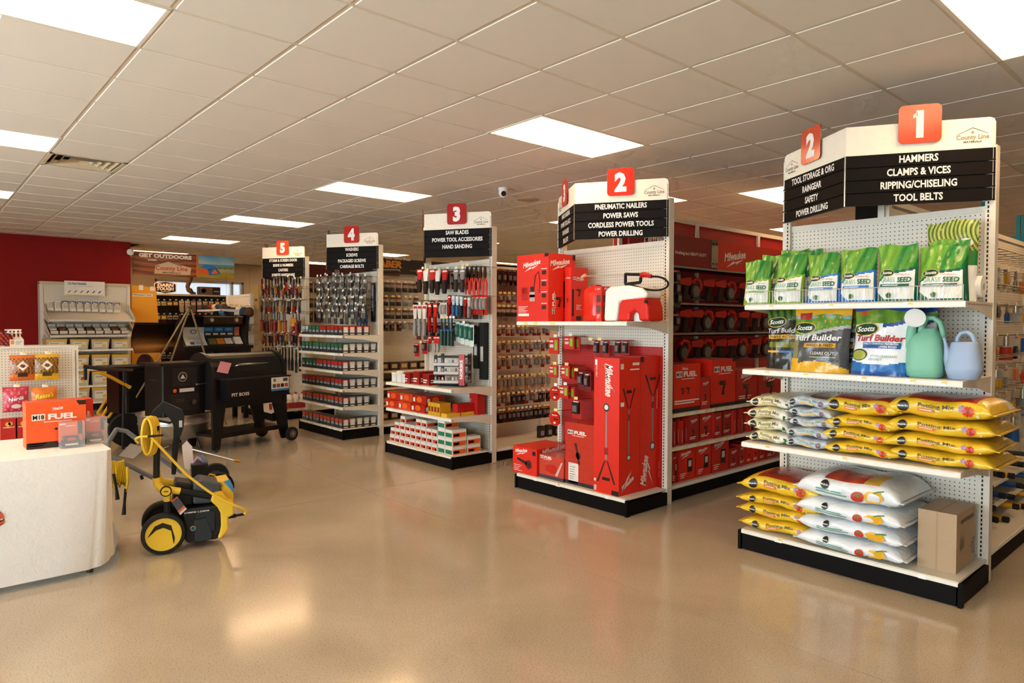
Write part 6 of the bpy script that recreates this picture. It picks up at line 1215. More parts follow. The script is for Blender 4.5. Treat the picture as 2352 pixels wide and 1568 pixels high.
# sock rack
sk = thing('sock_rack', 'dark sock rack below the high window', 'shelving', (0, 0, 0)); xs = -16.4; sy0, sy1 = 4.05, 5.9; szt = AX(360, 678, xs).z
MB().box((xs-.03, sy0, .1), (xs, sy1, szt), '#2a2622').build('back_panel', 'matte', sk); MB().box((xs-.35, sy0-.03, szt), (xs+.12, sy1+.03, szt+.04), '#cfc6b4').build('top_board', 'paint', sk); MB().box((xs-.35, sy0, 0), (xs+.35, sy1, .12), '#1a1614').build('base', 'plastic', sk)
SC = [[('#e0d8cc', '#c9a43a', '#22201f'), ('#d8a42a', '#e9e2d6', '#1f1d1c'), ('#e6e0d6', '#b8b2a8', '#c9b8b0'), ('#c8aca0', '#e0dad0', '#8a6a64')], [('#e0d8cc', '#a8241c', '#8a1c1a'), ('#d8c22a', '#e9e2d6', '#5a1a1a'), ('#c9c4ba', '#5a5652', '#22252f'), ('#e4dfd6', '#8a847a', '#e4dfd6')], [('#6a6a66', '#b8b2a8', '#4a4c40'), ('#c9a43a', '#e9e2d6', '#3a3a30'), ('#d8c0bc', '#e0dad0', '#8a8a94'), ('#c9c4ba', '#5a5652', '#2a2624')], [('#8a8680', '#3a3836', '#1c1a1a')]*2+[('#7a1c1a', '#c9c4ba', '#201c1c')]*2]
for r_, py in enumerate((690, 722, 752, 782, 812, 842)):
    for i in range(13):
        px = 362+i*13.6; q, rz = on_board(sk, 'x', xs, px, py, .15, HOOK, TAGW)
        if q.y > sy1-.03: continue
        c = SC[min(r_, 3)][(i//2 + r_) % 4]
        hang(('sock', .10, .26, *c), 'sock_pack', 'folded sock pair, %s along the %s row of the sock rack' % (nth(i), rowname[r_]), 'socks', 'sock pairs, %s row of the sock rack' % rowname[r_], q, rz)
a = AX(354, 660, xs+.05); b_ = AX(405, 660, xs+.05); zc_ = AX(380, 674, xs+.05).z; w_ = b_.y-a.y; h_ = AX(380, 646, xs+.05).z-zc_
t = thing('sock_brand_sign', 'six-sided dark red sign standing on the sock rack', 'sign', (xs+.05, a.y, szt+.04), math.pi/2)
hexp = lambda k: [(w_*.5+(x-.5)*w_*k, h_*.5+(y-.5)*h_*k) for x, y in ((0, .2), (.08, .15), (.5, 0), (.92, .15), (1, .2), (1, .8), (.92, .87), (.5, 1), (.08, .87), (0, .8))]
MB().prism(hexp(1), lambda x, z_, d: (x, d, z_), 0, .012, '#e0d6cc').build('border', 'print', t); MB().prism(hexp(.92), lambda x, z_, d: (x, d, z_), -.003, 0, '#2a1412').build('panel', 'print', t)
fn = face_fn((0, -.003, 0), (1, 0, 0), (0, 0, 1), (0, -1, 0)); MB().rect(fn, w_*.1, h_*.66, w_*.9, h_*.84, '#8a2018').text('DARN', '#f0e9e0', h_*.24, lambda x, y: fn(w_*.5+x, h_*.58+y, .003), w=w_*.72, bold=.06, shear=.15).text('TOUGH', '#f0e9e0', h_*.24, lambda x, y: fn(w_*.48+x, h_*.28+y, .003), w=w_*.78, bold=.06, shear=.15).rect(fn, w_*.3, h_*.15, w_*.7, h_*.2, '#c9beb4').build('lettering', 'print', t)
p = AX(432, 664, xs-.1); zf = szt+.04
t = thing('sock_mannequin', 'brown sock mannequin standing in front of the window', 'mannequin', (xs-.12, AX(436, 664, xs-.12).y, zf), math.pi/2); k_ = AX(430, 636, xs-.12).z-zf
MB().tube([(.04, 0, k_*1.35), (.01, 0, k_*.9), (-.05, 0, k_*.45), (-.02, 0, k_*.25), (.05, 0, .035), (.11, 0, .03)], [.06, .055, .045, .055, .035, .028], '#6a4a38', 12).build('foot_form', 'cloth', t); MB().tube([(.0, 0, .12), (.06, 0, .04), (.12, 0, .03)], [.05, .038, .03], '#3a4a6a', 10).build('toe_band', 'cloth', t)
ya_ = AX(458, 668, xs-.02).y; cart('photo_box', 'dark box with a photo print on the sock rack top', 'box', None, xs-.2, xs-.02, ya_, AX(506, 668, xs-.02).y, szt+.04, AX(458, 658, xs-.02).z, '#2a1c1a', None, lambda mb, fn, w, h: (mb.rect(fn, w*.03, h*.1, w*.62, h*.95, '#7a5a48'), mb.disc(fn, w*.2, h*.5, h*.3, '#c8a48c', 10), mb.rect(fn, w*.7, h*.4, w*.95, h*.5, '#a89c90')))
# ------------------------------------------------------------------ grills
BL_ = '#161413'
def grill_frame(px, py, ang, z=0.0):
    o = AZ(px, py, z); return (o.x, o.y, 0), math.radians(90+ang)
loc, rz = grill_frame(488, 1041, 18)
t = thing('pellet_grill', 'black pellet grill with side hopper and a wheel', 'grill', loc, rz)
def arch(y0, y1, z0, zs_, zt_, n=14):
    pts = [(y1, z0), (y0, z0)]
    for k in range(n+1):
        a = math.pi*(1-k/n); pts.append(((y0+y1)/2+(y1-y0)/2*math.cos(a), zs_+(zt_-zs_)*math.sin(a)))
    return pts
XF = lambda y, z_, d: (d, y, z_)
MB().prism(arch(0, .46, .50, .86, 1.13), XF, .04, 1.02, BL_, sm=False).build('barrel', 'blackmetal', t)
for x in (0, 1.02): MB().prism(arch(-.015, .475, .49, .86, 1.148), XF, x, x+.045, '#1b1817').build('end_plate', 'blackmetal', t)
MB().box((.06, -.02, .835), (1.0, .0, .85), '#2a2624').build('lid_seam', 'blackmetal', t)
MB().box((.10, -.16, .60), (.98, -.005, .83), '#121010').box((.08, -.165, .825), (1.0, 0, .842), '#1d1a19').build('front_shelf', 'blackmetal', t)
MB().tube([(.30, -.02, .98), (.30, -.07, 1.0), (.72, -.07, 1.0), (.72, -.02, .98)], .014, '#8f8c88', 8).build('lid_handle', 'steel', t)
fn = face_fn((.10, -.16, .60), (1, 0, 0), (0, 0, 1), (0, -1, 0)); MB().text('PIT BOSS', '#c9c6c0', .036, lambda a, b_: fn(.04+a, .045+b_), w=.24, bold=.03, align='l').build('lettering', 'print', t)
st = MB().rect(fn, .60, .06, .87, .23, '#d8d8d4').rect(lambda a, b_: fn(a, b_, .002), .60, .06, .87, .085, '#3a7ab8'); 
for k in range(4): st.rect(lambda a, b_: fn(a, b_, .0022), .62+k*.062, .10, .67+k*.062, .145, ['#3a4a5a', '#8a3a20', '#2a2220', '#a84a28'][k])
st.disc(lambda a, b_: fn(a, b_, .002), .65, .19, .022, '#6a6660', 10).rect(lambda a, b_: fn(a, b_, .002), .78, .17, .85, .21, '#4a4844'); st.build('spec_sticker', 'print', t)
MB().add([(.05, -.017, .93), (.19, -.03, .90), (.24, -.032, 1.02), (.10, -.02, 1.05)], [(0, 1, 2, 3)], '#d8909a').build('pink_tag', 'print', t)
leg = lambda x0, x1, x2, x3, y0, y1: MB().prism([(x0, .50), (x1, .50), (x3, .03), (x2, .03)], lambda x, z_, d: (x, d, z_), y0, y1, '#131110')
for (a, b_, c_, d_) in ((.0, .17, .01, .09), (.86, 1.06, 1.00, 1.10)):
    for y in (-.01, .43): leg(a, b_, c_, d_, y, y+.035).build('leg', 'blackmetal', t)
MB().box((.03, .0, .17), (1.05, .46, .20), '#1b1715').box((.03, -.012, .155), (1.05, .0, .21), '#100e0d').build('bottom_shelf', 'blackmetal', t)
for y in (-.06, .50): MB().cyl((1.08, y, .085), (1.08, y-.045, .085), .085, '#1c1a1a', n=24).cyl((1.08, y-.046, .085), (1.08, y-.05, .085), .05, '#5a5654', n=16).cyl((1.08, y-.045, .085), (1.08, y-.055, .085), .015, '#8a8682', n=10).build('wheel', 'rubber', t)
for x in (.05, .12): MB().cyl((x, .0, .0), (x, .0, .05), .015, '#2a2826', n=8).build('foot', 'rubber', t) if x < .1 else None
h0, h1 = -.52, -.005; hp = thing if False else None
MB().box((h0, .12, .46), (h1, .44, 1.02), '#121010').build('hopper', 'blackmetal', t)
MB().box((h0-.05, .08, 1.02), (h1, .47, 1.05), '#1d1a19').build('hopper_lid', 'blackmetal', t)
MB().box((h0-.003, .112, .46), (h0+.012, .122, 1.02), '#5a7a80').build('edge_highlight', 'steel', t)  # teal highlight along the hopper corner, coloured in as a thin strip
fn = face_fn((h0, .12, .46), (1, 0, 0), (0, 0, 1), (0, -1, 0))
pn = MB().rect(fn, .12, .33, .42, .53, '#0c0b0b').rect(fn, .10, .05, .44, .24, '#0c0b0b').disc(lambda a, b_: fn(a, b_, .003), .24, .43, .055, '#8f8a82', 16).disc(lambda a, b_: fn(a, b_, .004), .24, .43, .045, '#1a1817', 16).poly(lambda a, b_: fn(a, b_, .005), [(.21, .41), (.27, .41), (.24, .46)], '#c9c4bc').rect(lambda a, b_: fn(a, b_, .003), .20, .26, .38, .30, '#c9c6c0').disc(lambda a, b_: fn(a, b_, .003), .145, .28, .022, '#d8501e', 10).rect(lambda a, b_: fn(a, b_, .003), .16, .15, .26, .19, '#2a2826')
pn.build('control_panel', 'print', t); MB().cyl(fn(.36, .14, 0), fn(.36, .14, .03), .028, '#6a6a6c', n=14).cyl(fn(.40, .335, 0), fn(.40, .335, .02), .012, '#a8a6a2', n=8).cyl(fn(.40, .335, .02), fn(.52, .34, .02), .004, '#b8b4ae', n=6).build('knob', 'steel', t)
MB().box((h0-.004, .20, .86), (h0, .36, .868), '#6a6866').build('side_slot', 'steel', t)
# open-lidded grill behind it
loc, rz = grill_frame(452, 990, 18)
t = thing('display_grill', 'grill with raised lid lined with posters behind the pellet grill', 'grill', (loc[0]-.25, loc[1]+.10, 0), rz)
def lidfn(w, r, z0, z1):
    def f(u, v):
        a = math.pi*(.02+.60*v); return Vector(((u-.5)*w, .34-r*math.sin(a)*1.0+.10*v, z0+(z1-z0)*v))
    return f
ox = AX(490, 800, loc[0]-.3)
W3 = 1.12; L3f = lambda u, v: Vector((-.30+u*W3+.55-.25, .30+.20*math.sin(math.pi*(.15+.75*v)), 1.13+.47*v))
mb = MB().grid(L3f, 10, 14, '#191615').grid(lambda u, v: L3f(u, v)+Vector((0, .03, 0)), 10, 14, '#141211', flip=True); mb.build('lid_shell', 'blackmetal', t)
for u in (0, 1):
    mb = MB()
    for k in range(12):
        a, b_ = L3f(u, k/12), L3f(u, (k+1)/12); mb.add([a+Vector((-.025, 0, 0)), b_+Vector((-.025, 0, 0)), b_+Vector((-.025, -.10*math.sin(math.pi*(k+1)/12)-.03, 0)), a+Vector((-.025, -.10*math.sin(math.pi*k/12)-.03, 0)), a+Vector((.025, 0, 0)), b_+Vector((.025, 0, 0)), b_+Vector((.025, -.10*math.sin(math.pi*(k+1)/12)-.03, 0)), a+Vector((.025, -.10*math.sin(math.pi*k/12)-.03, 0))], [(0, 1, 2, 3), (7, 6, 5, 4), (2, 6, 7, 3), (0, 4, 5, 1)], '#1d1a18')
    mb.build('lid_rim', 'blackmetal', t)
MB().box((L3f(0, 0).x-.03, .26, 1.09), (L3f(1, 0).x+.03, .62, 1.14), '#151312').box((L3f(0, 0).x, .28, .45), (L3f(1, 0).x, .62, 1.09), '#121010').build('firebox', 'blackmetal', t)
for x in (L3f(0, 0).x+.05, L3f(1, 0).x-.1):
    for y in (.30, .56): MB().box((x, y, 0), (x+.06, y+.05, .45), '#121010').build('leg', 'blackmetal', t)
pf = lambda a, b_, o=.004: L3f(clampf(a, 0, 1), clampf(b_, 0, 1))+Vector((0, -o, 0))
def strip(mb, u0, v0, u1, v1, c, o=.004, n=4):
    for k in range(n):
        va, vb = v0+(v1-v0)*k/n, v0+(v1-v0)*(k+1)/n; mb.quad([pf(u0, va, o), pf(u1, va, o), pf(u1, vb, o), pf(u0, vb, o)], c)
mb = MB(); strip(mb, .09, .05, .40, .62, '#c9cccc', .004, 6); strip(mb, .16, .08, .22, .16, '#4a4846', .006, 1); mb.disc(lambda a, b_: pf(a, b_, .006), .245, .48, .05, '#5a5856', 12, .07); mb.disc(lambda a, b_: pf(a, b_, .008), .245, .48, .035, '#c9cccc', 12, .05); [strip(mb, .14, .24+.03*k, .34, .25+.03*k, '#8a8c8c', .006, 1) for k in range(3)]; strip(mb, .24, .08, .36, .15, '#8ab0c4', .006, 1); mb.build('white_poster', 'print', t)
mb = MB(); strip(mb, .38, .05, .96, .64, '#16181a', .003, 6)
for k in range(3): strip(mb, .40+k*.155, .48, .54+k*.155, .62, '#2a78b8', .006, 2); strip(mb, .43+k*.155, .545, .51+k*.155, .565, '#9ac4e0', .008, 1)
strip(mb, .87, .34, .95, .63, '#b06a4a', .006, 3)
for k in range(4): strip(mb, .42+k*.115, .37, .50+k*.115, .43, '#c9c8c4', .006, 1)
for k, c in enumerate(('#6a6a34', '#d07a24', '#d8d4cc', '#8a8a80')): strip(mb, .44+k*.125, .08, .555+k*.125, .26, c, .006, 2)
strip(mb, .84, .06, .96, .30, '#c9ccc8', .008, 2); mb.build('feature_poster', 'print', t)
MB().box((L3f(.25, 0).x, .26, 1.47), (L3f(.85, 0).x, .36, 1.58), '#4a4642').box((L3f(.25, 0).x, .25, 1.575), (L3f(.85, 0).x, .37, 1.59), '#a8a49c').build('lamp_bracket', 'steel', t)
MB().cyl((L3f(.36, 0).x, .26, 1.53), (L3f(.36, 0).x, .235, 1.53), .03, '#d8d8d4', n=12).cyl((L3f(.74, 0).x, .26, 1.53), (L3f(.74, 0).x, .235, 1.53), .03, '#d8d8d4', n=12).build('lamp', 'steel', t)
# left grill; orange reflection put into the colour of its lid inside
p = AX(440, 822, -9.75)
t = thing('barrel_grill', 'black grill with its lid standing open, orange reflection painted inside', 'grill', (-10.0, p.y-.42, 0), math.radians(100))
MB().prism(arch(.0, .5, .45, .80, .90), XF, 0, .95, BL_).build('firebox', 'blackmetal', t)
for x in (0, .92): MB().prism(arch(-.02, .52, .42, .82, 1.06), XF, x, x+.035, '#1a1716').build('end_plate', 'blackmetal', t)
LB = lambda u, v: Vector((.02+u*.92, .50+.17*math.sin(math.pi*(.12+.80*v)), 1.06+.42*v))
MB().grid(LB, 12, 16, '#5a3c1e').build('lid_inside_reflection', 'galv', t); MB().grid(lambda u, v: LB(u, v)+Vector((0, .02, 0)), 12, 16, '#141211', flip=True).box((.02, .55, 1.46), (.94, .60, 1.49), '#17120f').build('lid_shell', 'blackmetal', t)
MB().box((-.42, .05, .88), (-.005, .45, .92), '#171413').build('side_shelf', 'blackmetal', t)
for x in (.05, .85):
    for y in (.03, .43): MB().box((x, y, 0), (x+.06, y+.05, .46), '#131110').build('leg', 'blackmetal', t)
MB().box((-.40, .06, .30), (-.02, .44, .86), '#0f0e0d').build('side_cabinet', 'blackmetal', t)
# campfire tripod and steel fire ring
ap = AX(437, 703, -9.0); t = thing('campfire_tripod', 'tall campfire tripod of bronze poles between the grills', 'tripod', (ap.x, ap.y, 0))
ft = [AZ(266, 992), AZ(338, 985), AZ(520, 975)]
for f_ in ft: MB().cyl((0, 0, ap.z), (f_.x-ap.x, f_.y-ap.y, 0), .012, '#9a7f58', n=8).build('leg', 'paint', t)
MB().cyl((-.03, 0, ap.z-.02), (.03, 0, ap.z-.02), .02, '#6a5a44', n=8).build('ring', 'steel', t)
c_ = AZ(396, 1040); t = thing('fire_pit', 'round galvanized steel fire pit behind the pressure washers', 'fire pit', (c_.x-.35, c_.y+.12, 0))
MB().lathe([(.34, .14), (.37, .16), (.385, .30), (.395, .31), (.385, .32), (.39, .40), (.41, .415), (.41, .43), (.38, .43), (.37, .18), (.0, .16)], '#c9c6be', 32).build('bowl', 'galv', t)
for a in (0, 1, 2): MB().cyl((.3*math.cos(2.1*a+.6), .3*math.sin(2.1*a+.6), .17), (.36*math.cos(2.1*a+.6), .36*math.sin(2.1*a+.6), 0), .014, '#2a2826', n=8).build('leg', 'blackmetal', t)
# ------------------------------------------------------------------ front pressure washer (electric)
YE_ = '#e8c03a'; KB = '#1d2022'
o = AZ(376, 1273); t = thing('pressure_washer', 'yellow and black electric pressure washer with coiled yellow hose', 'pressure washer', (o.x, o.y, 0), math.radians(76))
def L_(zx, zy, d=0.0): return ((320+zx/4.02-376)/359, d, (1272-900-zy/4.02)/359)
def P2(pts): return [(L_(x, y)[0], L_(x, y)[2]) for x, y in pts]
XZ = lambda x, z_, d: (x, d, z_)
for d in (0.0, .34):
    w = MB().cyl((0, d, .130), (0, d+.05, .130), .130, '#1a1a1b', n=36); w.lathe([(.130, 0), (.126, .012), (.108, .012)], '#232324', 36, Matrix.Translation((0, d, .130)) @ Matrix.Rotation(math.radians(90), 4, 'X')); wo = w.build('wheel', 'rubber', t)
    s_ = -1 if d == 0 else 1; yy = d-.004 if d == 0 else d+.054
    hb = MB().cyl((0, yy, .130), (0, yy+.003, .130), .106, YE_, n=36); 
    fn = lambda a, b_, o_=.003: Vector((a, yy-o_, .130+b_)); hb.poly(fn, [(-.095, -.012), (-.05, .06), (-.005, .078), (.045, .055), (.065, -.03), (.058, -.07), (.045, .02), (.0, .045), (-.04, .035)], '#26241c'); hb.build('hub', 'plastic', wo)
bd = MB().prism(P2([(400, 1110), (690, 1100), (722, 1170), (722, 1310), (690, 1432), (430, 1432), (400, 1390)]), XZ, .03, .30, KB).build('body', 'plastic', t); bv = bd.modifiers.new('bevel', 'BEVEL'); bv.width = .012; bv.segments = 2
MB().prism(P2([(488, 1215), (590, 1210), (640, 1370), (630, 1420), (488, 1425)]), XZ, .018, .03, '#2c3338').prism(P2([(500, 1150), (665, 1150), (665, 1340), (620, 1340), (590, 1205), (500, 1205)]), XZ, .022, .03, '#262b2f').build('side_panel', 'plastic', t)
MB().text('2100PSI 1.2GPM', '#d8dada', .009, lambda a, b_: Vector((L_(400, 0)[0]+a, .028, L_(0, 1148)[2]+b_)), w=.15, bold=.04, align='l', shear=.15).build('lettering', 'print', bd)
MB().cyl(L_(475, 1290, .03), L_(475, 1290, .012), .017, '#b8bcbe', n=16).cyl(L_(475, 1290, .012), L_(475, 1290, .010), .011, '#2a6a9a', n=14).build('inlet', 'steel', t)
ys = MB().prism(P2([(640, 1000), (690, 975), (745, 985), (790, 1060), (840, 1090), (840, 1215), (790, 1230), (790, 1350), (725, 1432), (690, 1425), (712, 1360), (722, 1300), (718, 1180), (690, 1120), (632, 1055)]), XZ, .022, .31, YE_).build('front_shell', 'plastic', t); bv = ys.modifiers.new('bevel', 'BEVEL'); bv.width = .012; bv.segments = 2
MB().prism(P2([(700, 900), (800, 890), (845, 960), (845, 1100), (780, 1060)]), XZ, .10, .30, YE_).prism(P2([(760, 900), (810, 880), (850, 980), (850, 1030), (820, 980)]), XZ, .09, .10, '#3a86c0').build('nose_cover', 'plastic', t)
mo = MB().prism(P2([(480, 900), (540, 850), (740, 910), (720, 1000), (650, 1020), (650, 1090), (480, 1085)]), XZ, .07, .28, '#4a5056').prism(P2([(330, 850), (480, 890), (480, 1100), (300, 1110)]), XZ, .08, .27, '#1a1c1e').build('motor_cover', 'plastic', t); bv = mo.modifiers.new('bevel', 'BEVEL'); bv.width = .015; bv.segments = 2
for d in (.05, .29):
    MB().tube([L_(175, 300, d), L_(178, 560, d), L_(172, 790, d)], .020, '#17191a', 12).build('handle_tube', 'plastic', t)
    MB().tube([L_(172, 785, d), L_(180, 850, d), L_(215, 895, d), L_(260, 915, d)], .025, YE_, 12).tube([L_(255, 905, d), L_(370, 935, d)], .023, YE_, 12).tube([L_(260, 905, d), L_(262, 1015, d)], .023, YE_, 12).build('frame_joint', 'plastic', t)
    MB().tube([L_(365, 933, d), L_(655, 1020, d)], .021, '#17191a', 12).tube([L_(262, 1010, d), L_(262, 1200, d)], .021, '#17191a', 12).build('frame_tube', 'plastic', t)
MB().cyl(L_(250, 912, .03), L_(250, 912, .012), .034, '#1a1a18', n=24).cyl(L_(250, 912, .012), L_(250, 912, .009), .027, YE_, n=24).rect(lambda a, b_: Vector((L_(250, 912)[0]+a, .008, L_(250, 912)[2]+b_)), -.013, -.003, .013, .003, '#2a281c').build('joint_button', 'plastic', t)
MB().prism(P2([(135, 230), (150, 180), (235, 92), (265, 105), (400, 180), (418, 235), (410, 350), (385, 430), (320, 440), (325, 340), (300, 270), (240, 195), (195, 235), (180, 285)]), XZ, .14, .19, '#1b1d1e').build('trigger_gun', 'plastic', t)
MB().tube([L_(140, 210, .16), L_(150, 260, .155), L_(290, 300, .155), L_(360, 270, .16)], .008, '#1a1c1d', 8).build('trigger_guard', 'plastic', t)
MB().tube([L_(370, 300, .165), L_(335, 560, .165), L_(320, 800, .165)], [.024, .020, .014], '#17191a', 10).tube([L_(320, 790, .165), L_(320, 850, .165)], .006, '#c9c9c4', 8).build('lance', 'plastic', t)
MB().box((L_(370, 0)[0], .138, L_(0, 345)[2]), (L_(398, 0)[0], .140, L_(0, 280)[2]), '#b8b8b4').build('grip_sticker', 'print', t)
cx, cz = L_(150, 385)[0], L_(0, 385)[2]
for k in range(5): MB().tube([(cx+.030*math.cos(a)+.010*k-.034, .0+.013*k+.01*math.sin(a), cz+(.122-.004*abs(k-2))*math.sin(a)) for a in [2*math.pi*j/28 for j in range(28)]], .0088, YE_, 8, closed=True).build('hose_coil', 'plastic', t)
MB().tube(bez([L_(30, 440, .02), L_(-20, 400, .02), L_(20, 370, .0), L_(130, 385, -.01)], 10)+bez([L_(130, 385, -.01), L_(180, 450, -.015), L_(300, 610, -.015), L_(420, 760, -.015)], 10)[1:]+bez([L_(420, 760, -.015), L_(560, 900, -.015), L_(690, 1030, -.015), L_(880, 1130, .0)], 12)[1:]+bez([L_(880, 1130, 0), L_(960, 1180, .03), L_(970, 1220, .05), L_(935, 1228, .06)], 8)[1:], .0085, YE_, 10).build('hose', 'plastic', t)
MB().cyl(L_(790, 1237, .06), L_(860, 1235, .06), .014, '#1a1a1a', n=12).cyl(L_(860, 1235, .06), L_(940, 1230, .06), .009, '#1a1a1a', n=10).build('hose_connector', 'rubber', t)
MB().tube([L_(105, 380, -.02), L_(235, 376, -.02)], .007, '#1f1d16', 8).build('hose_strap', 'rubber', t)
fn = lambda a, b_, o_=0.0: Vector((L_(330, 1000)[0]+a*.85+b_*-.40, .0-o_, L_(330, 1000)[2]+a*.42-b_*-.85))
tg_ = MB(); tg_.add([L_(290, 1005, .012), L_(345, 968, .012), L_(425, 1098, .012), L_(368, 1150, .012)], [(3, 2, 1, 0)], '#4a4c50'); tg_.add([L_(290, 1005, .0105), L_(345, 968, .0105), L_(352, 980, .0105), L_(298, 1018, .0105)], [(3, 2, 1, 0)], '#c8402a'); tg_.add([L_(345, 1110, .0105), L_(402, 1062, .0105), L_(412, 1078, .0105), L_(356, 1126, .0105)], [(3, 2, 1, 0)], '#d8602c'); tg_.add([L_(356, 1128, .0105), L_(413, 1080, .0105), L_(424, 1097, .0105), L_(368, 1148, .0105)], [(3, 2, 1, 0)], '#c9c6c0'); tg_.build('hang_tag', 'print', t)
for k, (x, y) in enumerate(((260, 420), (450, 450))): pass
# ------------------------------------------------------------------ engine pressure washer behind it
o = AZ(470, 1165); t = thing('engine_pressure_washer', 'engine pressure washer with grey handles behind the electric one', 'pressure washer', (o.x, o.y, 0), math.radians(76)); k_ = 330.0
E_ = lambda px, py, d=0.0: ((px-470)/k_, d, (1165-py)/k_)
GH = '#6a6e74'
MB().tube([E_(262, 962, .45), E_(285, 968, .45), E_(320, 1000, .42), E_(380, 1060, .40), E_(420, 1090, .38)], .018, GH, 10).build('handle_tube', 'plastic', t); MB().tube([E_(250, 1008, -.02), E_(275, 1020, -.02), E_(330, 1060, 0), E_(400, 1105, .0)], .018, GH, 10).build('handle_tube', 'plastic', t)
MB().tube([E_(262, 962, .45), E_(246, 985, .2), E_(250, 1008, -.02)], .018, GH, 10).build('handle_grip', 'rubber', t)
MB().add([E_(272, 1012, .05), E_(305, 1022, .05), E_(332, 1012, .36), E_(296, 998, .36)], [(0, 1, 2, 3)], '#8a8a8c').add([E_(290, 1014, .15), E_(308, 1017, .15), E_(312, 1014, .24), E_(296, 1011, .24)], [(0, 1, 2, 3)], '#4a4c4e').build('control_plate', 'plastic', t)
MB().tube([E_(322, 1062, -.03), E_(325, 1072, -.03)], .012, BK, 6).build('clip', 'rubber', t)
MB().box(E_(440, 1128, .02), E_(478, 1052, .22), '#17191a').box(E_(438, 1056, .01), E_(480, 1050, .23), '#222426').build('engine_block', 'plastic', t)
MB().tube([E_(444, 1052, .1), E_(455, 1035, .1), E_(474, 1052, .1)], .012, '#b090b8', 8).build('pull_handle', 'plastic', t); MB().add([E_(460, 1030, .08), E_(468, 1026, .08), E_(480, 1048, .08), E_(472, 1053, .08)], [(0, 1, 2, 3)], '#7a8ab0').build('hang_tag', 'print', t)
cg = MB()
for k in range(6): cg.tube([E_(480+k*3.4, 1118, .05), E_(481+k*3.2, 1086+abs(k-2.5)*2, .05)], .005, '#e0b82c', 6)
cg.tube([E_(478, 1118, .05), E_(477, 1090, .05), E_(484, 1080, .05), E_(496, 1084, .05), E_(500, 1100, .05), E_(499, 1122, .05)], .008, '#e0b82c', 8); cg.build('yellow_guard', 'plastic', t)
for d in (.0, .42): MB().cyl(E_(512, 1128, d+.18), E_(512, 1128, d+.25), .115, '#17181a', n=28).cyl(E_(512, 1128, d+.175), E_(512, 1128, d+.18), .06, '#3a3c3e', n=18).build('wheel', 'rubber', t)
MB().box(E_(420, 1150, .05), E_(510, 1120, .42), '#1a1c1e').build('base_frame', 'plastic', t); MB().cyl(E_(425, 1165, .1), E_(425, 1140, .1), .02, '#1a1a1a', n=8).build('foot', 'rubber', t)
MB().add([E_(424, 1060, .1), E_(434, 1070, .1), E_(446, 1050, .1), E_(443, 1005, .1), E_(430, 988, .1), E_(418, 1000, .1), E_(420, 1030, .1)], [(0, 1, 2, 3, 4, 5, 6)], '#e6e0da').build('paper_manual', 'print', t)
MB().tube([E_(446, 1026, .35), E_(548, 1052, .1)], .006, '#c9c6c0', 8).cyl(E_(548, 1052, .1), E_(562, 1055, .09), .011, '#c8862a', n=8).build('spray_lance', 'steel', t)
MB().cyl(E_(388, 1010, .3), E_(330, 1030, .3), .004, '#8a8884', n=6).build('cable', 'rubber', t)
for k in range(5): MB().tube([E_(258+k*6, 1018, -.05+.012*k), E_(256+k*7, 1060, -.05+.012*k), E_(262+k*6, 1088-6*(k % 2), -.05+.012*k), E_(268+k*5, 1050, -.045+.012*k), E_(266+k*4, 1020, -.04)], .0085, '#e2c22e', 8).build('hose_bundle', 'plastic', t)
for (a, b_, c_) in (((262, 1050), (268, 1090), (270, 1115)), ((288, 1090), (285, 1125), (283, 1155))): MB().tube([E_(*a, -.06), E_(*b_, -.06), E_(*c_, -.06)], [.010, .010, .016], '#1c1c1a', 8).build('hose_end', 'rubber', t)
MB().tube([E_(292, 1035, -.06), E_(293, 1070, -.06), E_(289, 1098, -.06)], .009, '#e2c22e', 8).build('hose_tail', 'plastic', t)
# ------------------------------------------------------------------ yellow hand truck behind the table
b0 = AZ(262, 975); t = thing('hand_truck', 'yellow tubular hand truck lying beyond the demo table', 'hand truck', (b0.x, b0.y, 0)); HT = '#e0a422'
pts = [(AX(x, y, b0.x)-Vector((b0.x, b0.y, 0))) for x, y in ((298, 882), (262, 912), (236, 955), (248, 960), (278, 920), (300, 905))]
for off in (0, -.35): MB().tube([p+Vector((off, 0, 0)) for p in pts[:3]], .022, HT, 8).build('side_rail', 'paint', t)
for i in (0, 1): MB().tube([pts[1+i]+Vector((0, 0, 0)), pts[1+i]+Vector((-.35, 0, 0))], .018, HT, 8).build('cross_bar', 'paint', t)
MB().tube([pts[5], pts[4], pts[3]], .022, HT, 8).tube([pts[4], pts[1]], .018, HT, 8).build('handle', 'paint', t)
MB().box(tuple(AX(260, 940, b0.x)-Vector((b0.x+.1, b0.y, 0))), tuple(AX(300, 930, b0.x)-Vector((b0.x-.1, b0.y, 0))), HT).build('toe_plate', 'paint', t)
for y in (.0, .5): MB().cyl((-.05, y, .12), (.0, y, .12), .12, '#1c1a18', n=20).build('wheel', 'rubber', t)
MB().tube([(-.02, -.1, .12), (-.02, .62, .14)], .015, '#1c1a18', 8).build('axle', 'steel', t)
b1 = AX(190, 842, -9.0); t = thing('wheelbarrow', 'dark wheelbarrow handles with amber braces by the bins', 'wheelbarrow', (b1.x, b1.y, 0))
q = lambda x, y, d=0.0: AX(x, y, -9.0+d)-Vector((b1.x, b1.y, 0))
for d in (0, -.5): MB().tube([q(192, 841, d), q(240, 848, d), q(305, 850, d)], [.022, .022, .02], '#3a2c22', 8).build('handle', 'matte', t)
MB().tube([q(230, 856), q(255, 866), q(300, 890)], .02, HT, 8).build('brace', 'paint', t); MB().tube([q(196, 846), q(196, 872)], .018, '#2a2a28', 8).tube([q(186, 872), q(198, 860)], .01, '#b82a1c', 6).build('stand', 'paint', t)
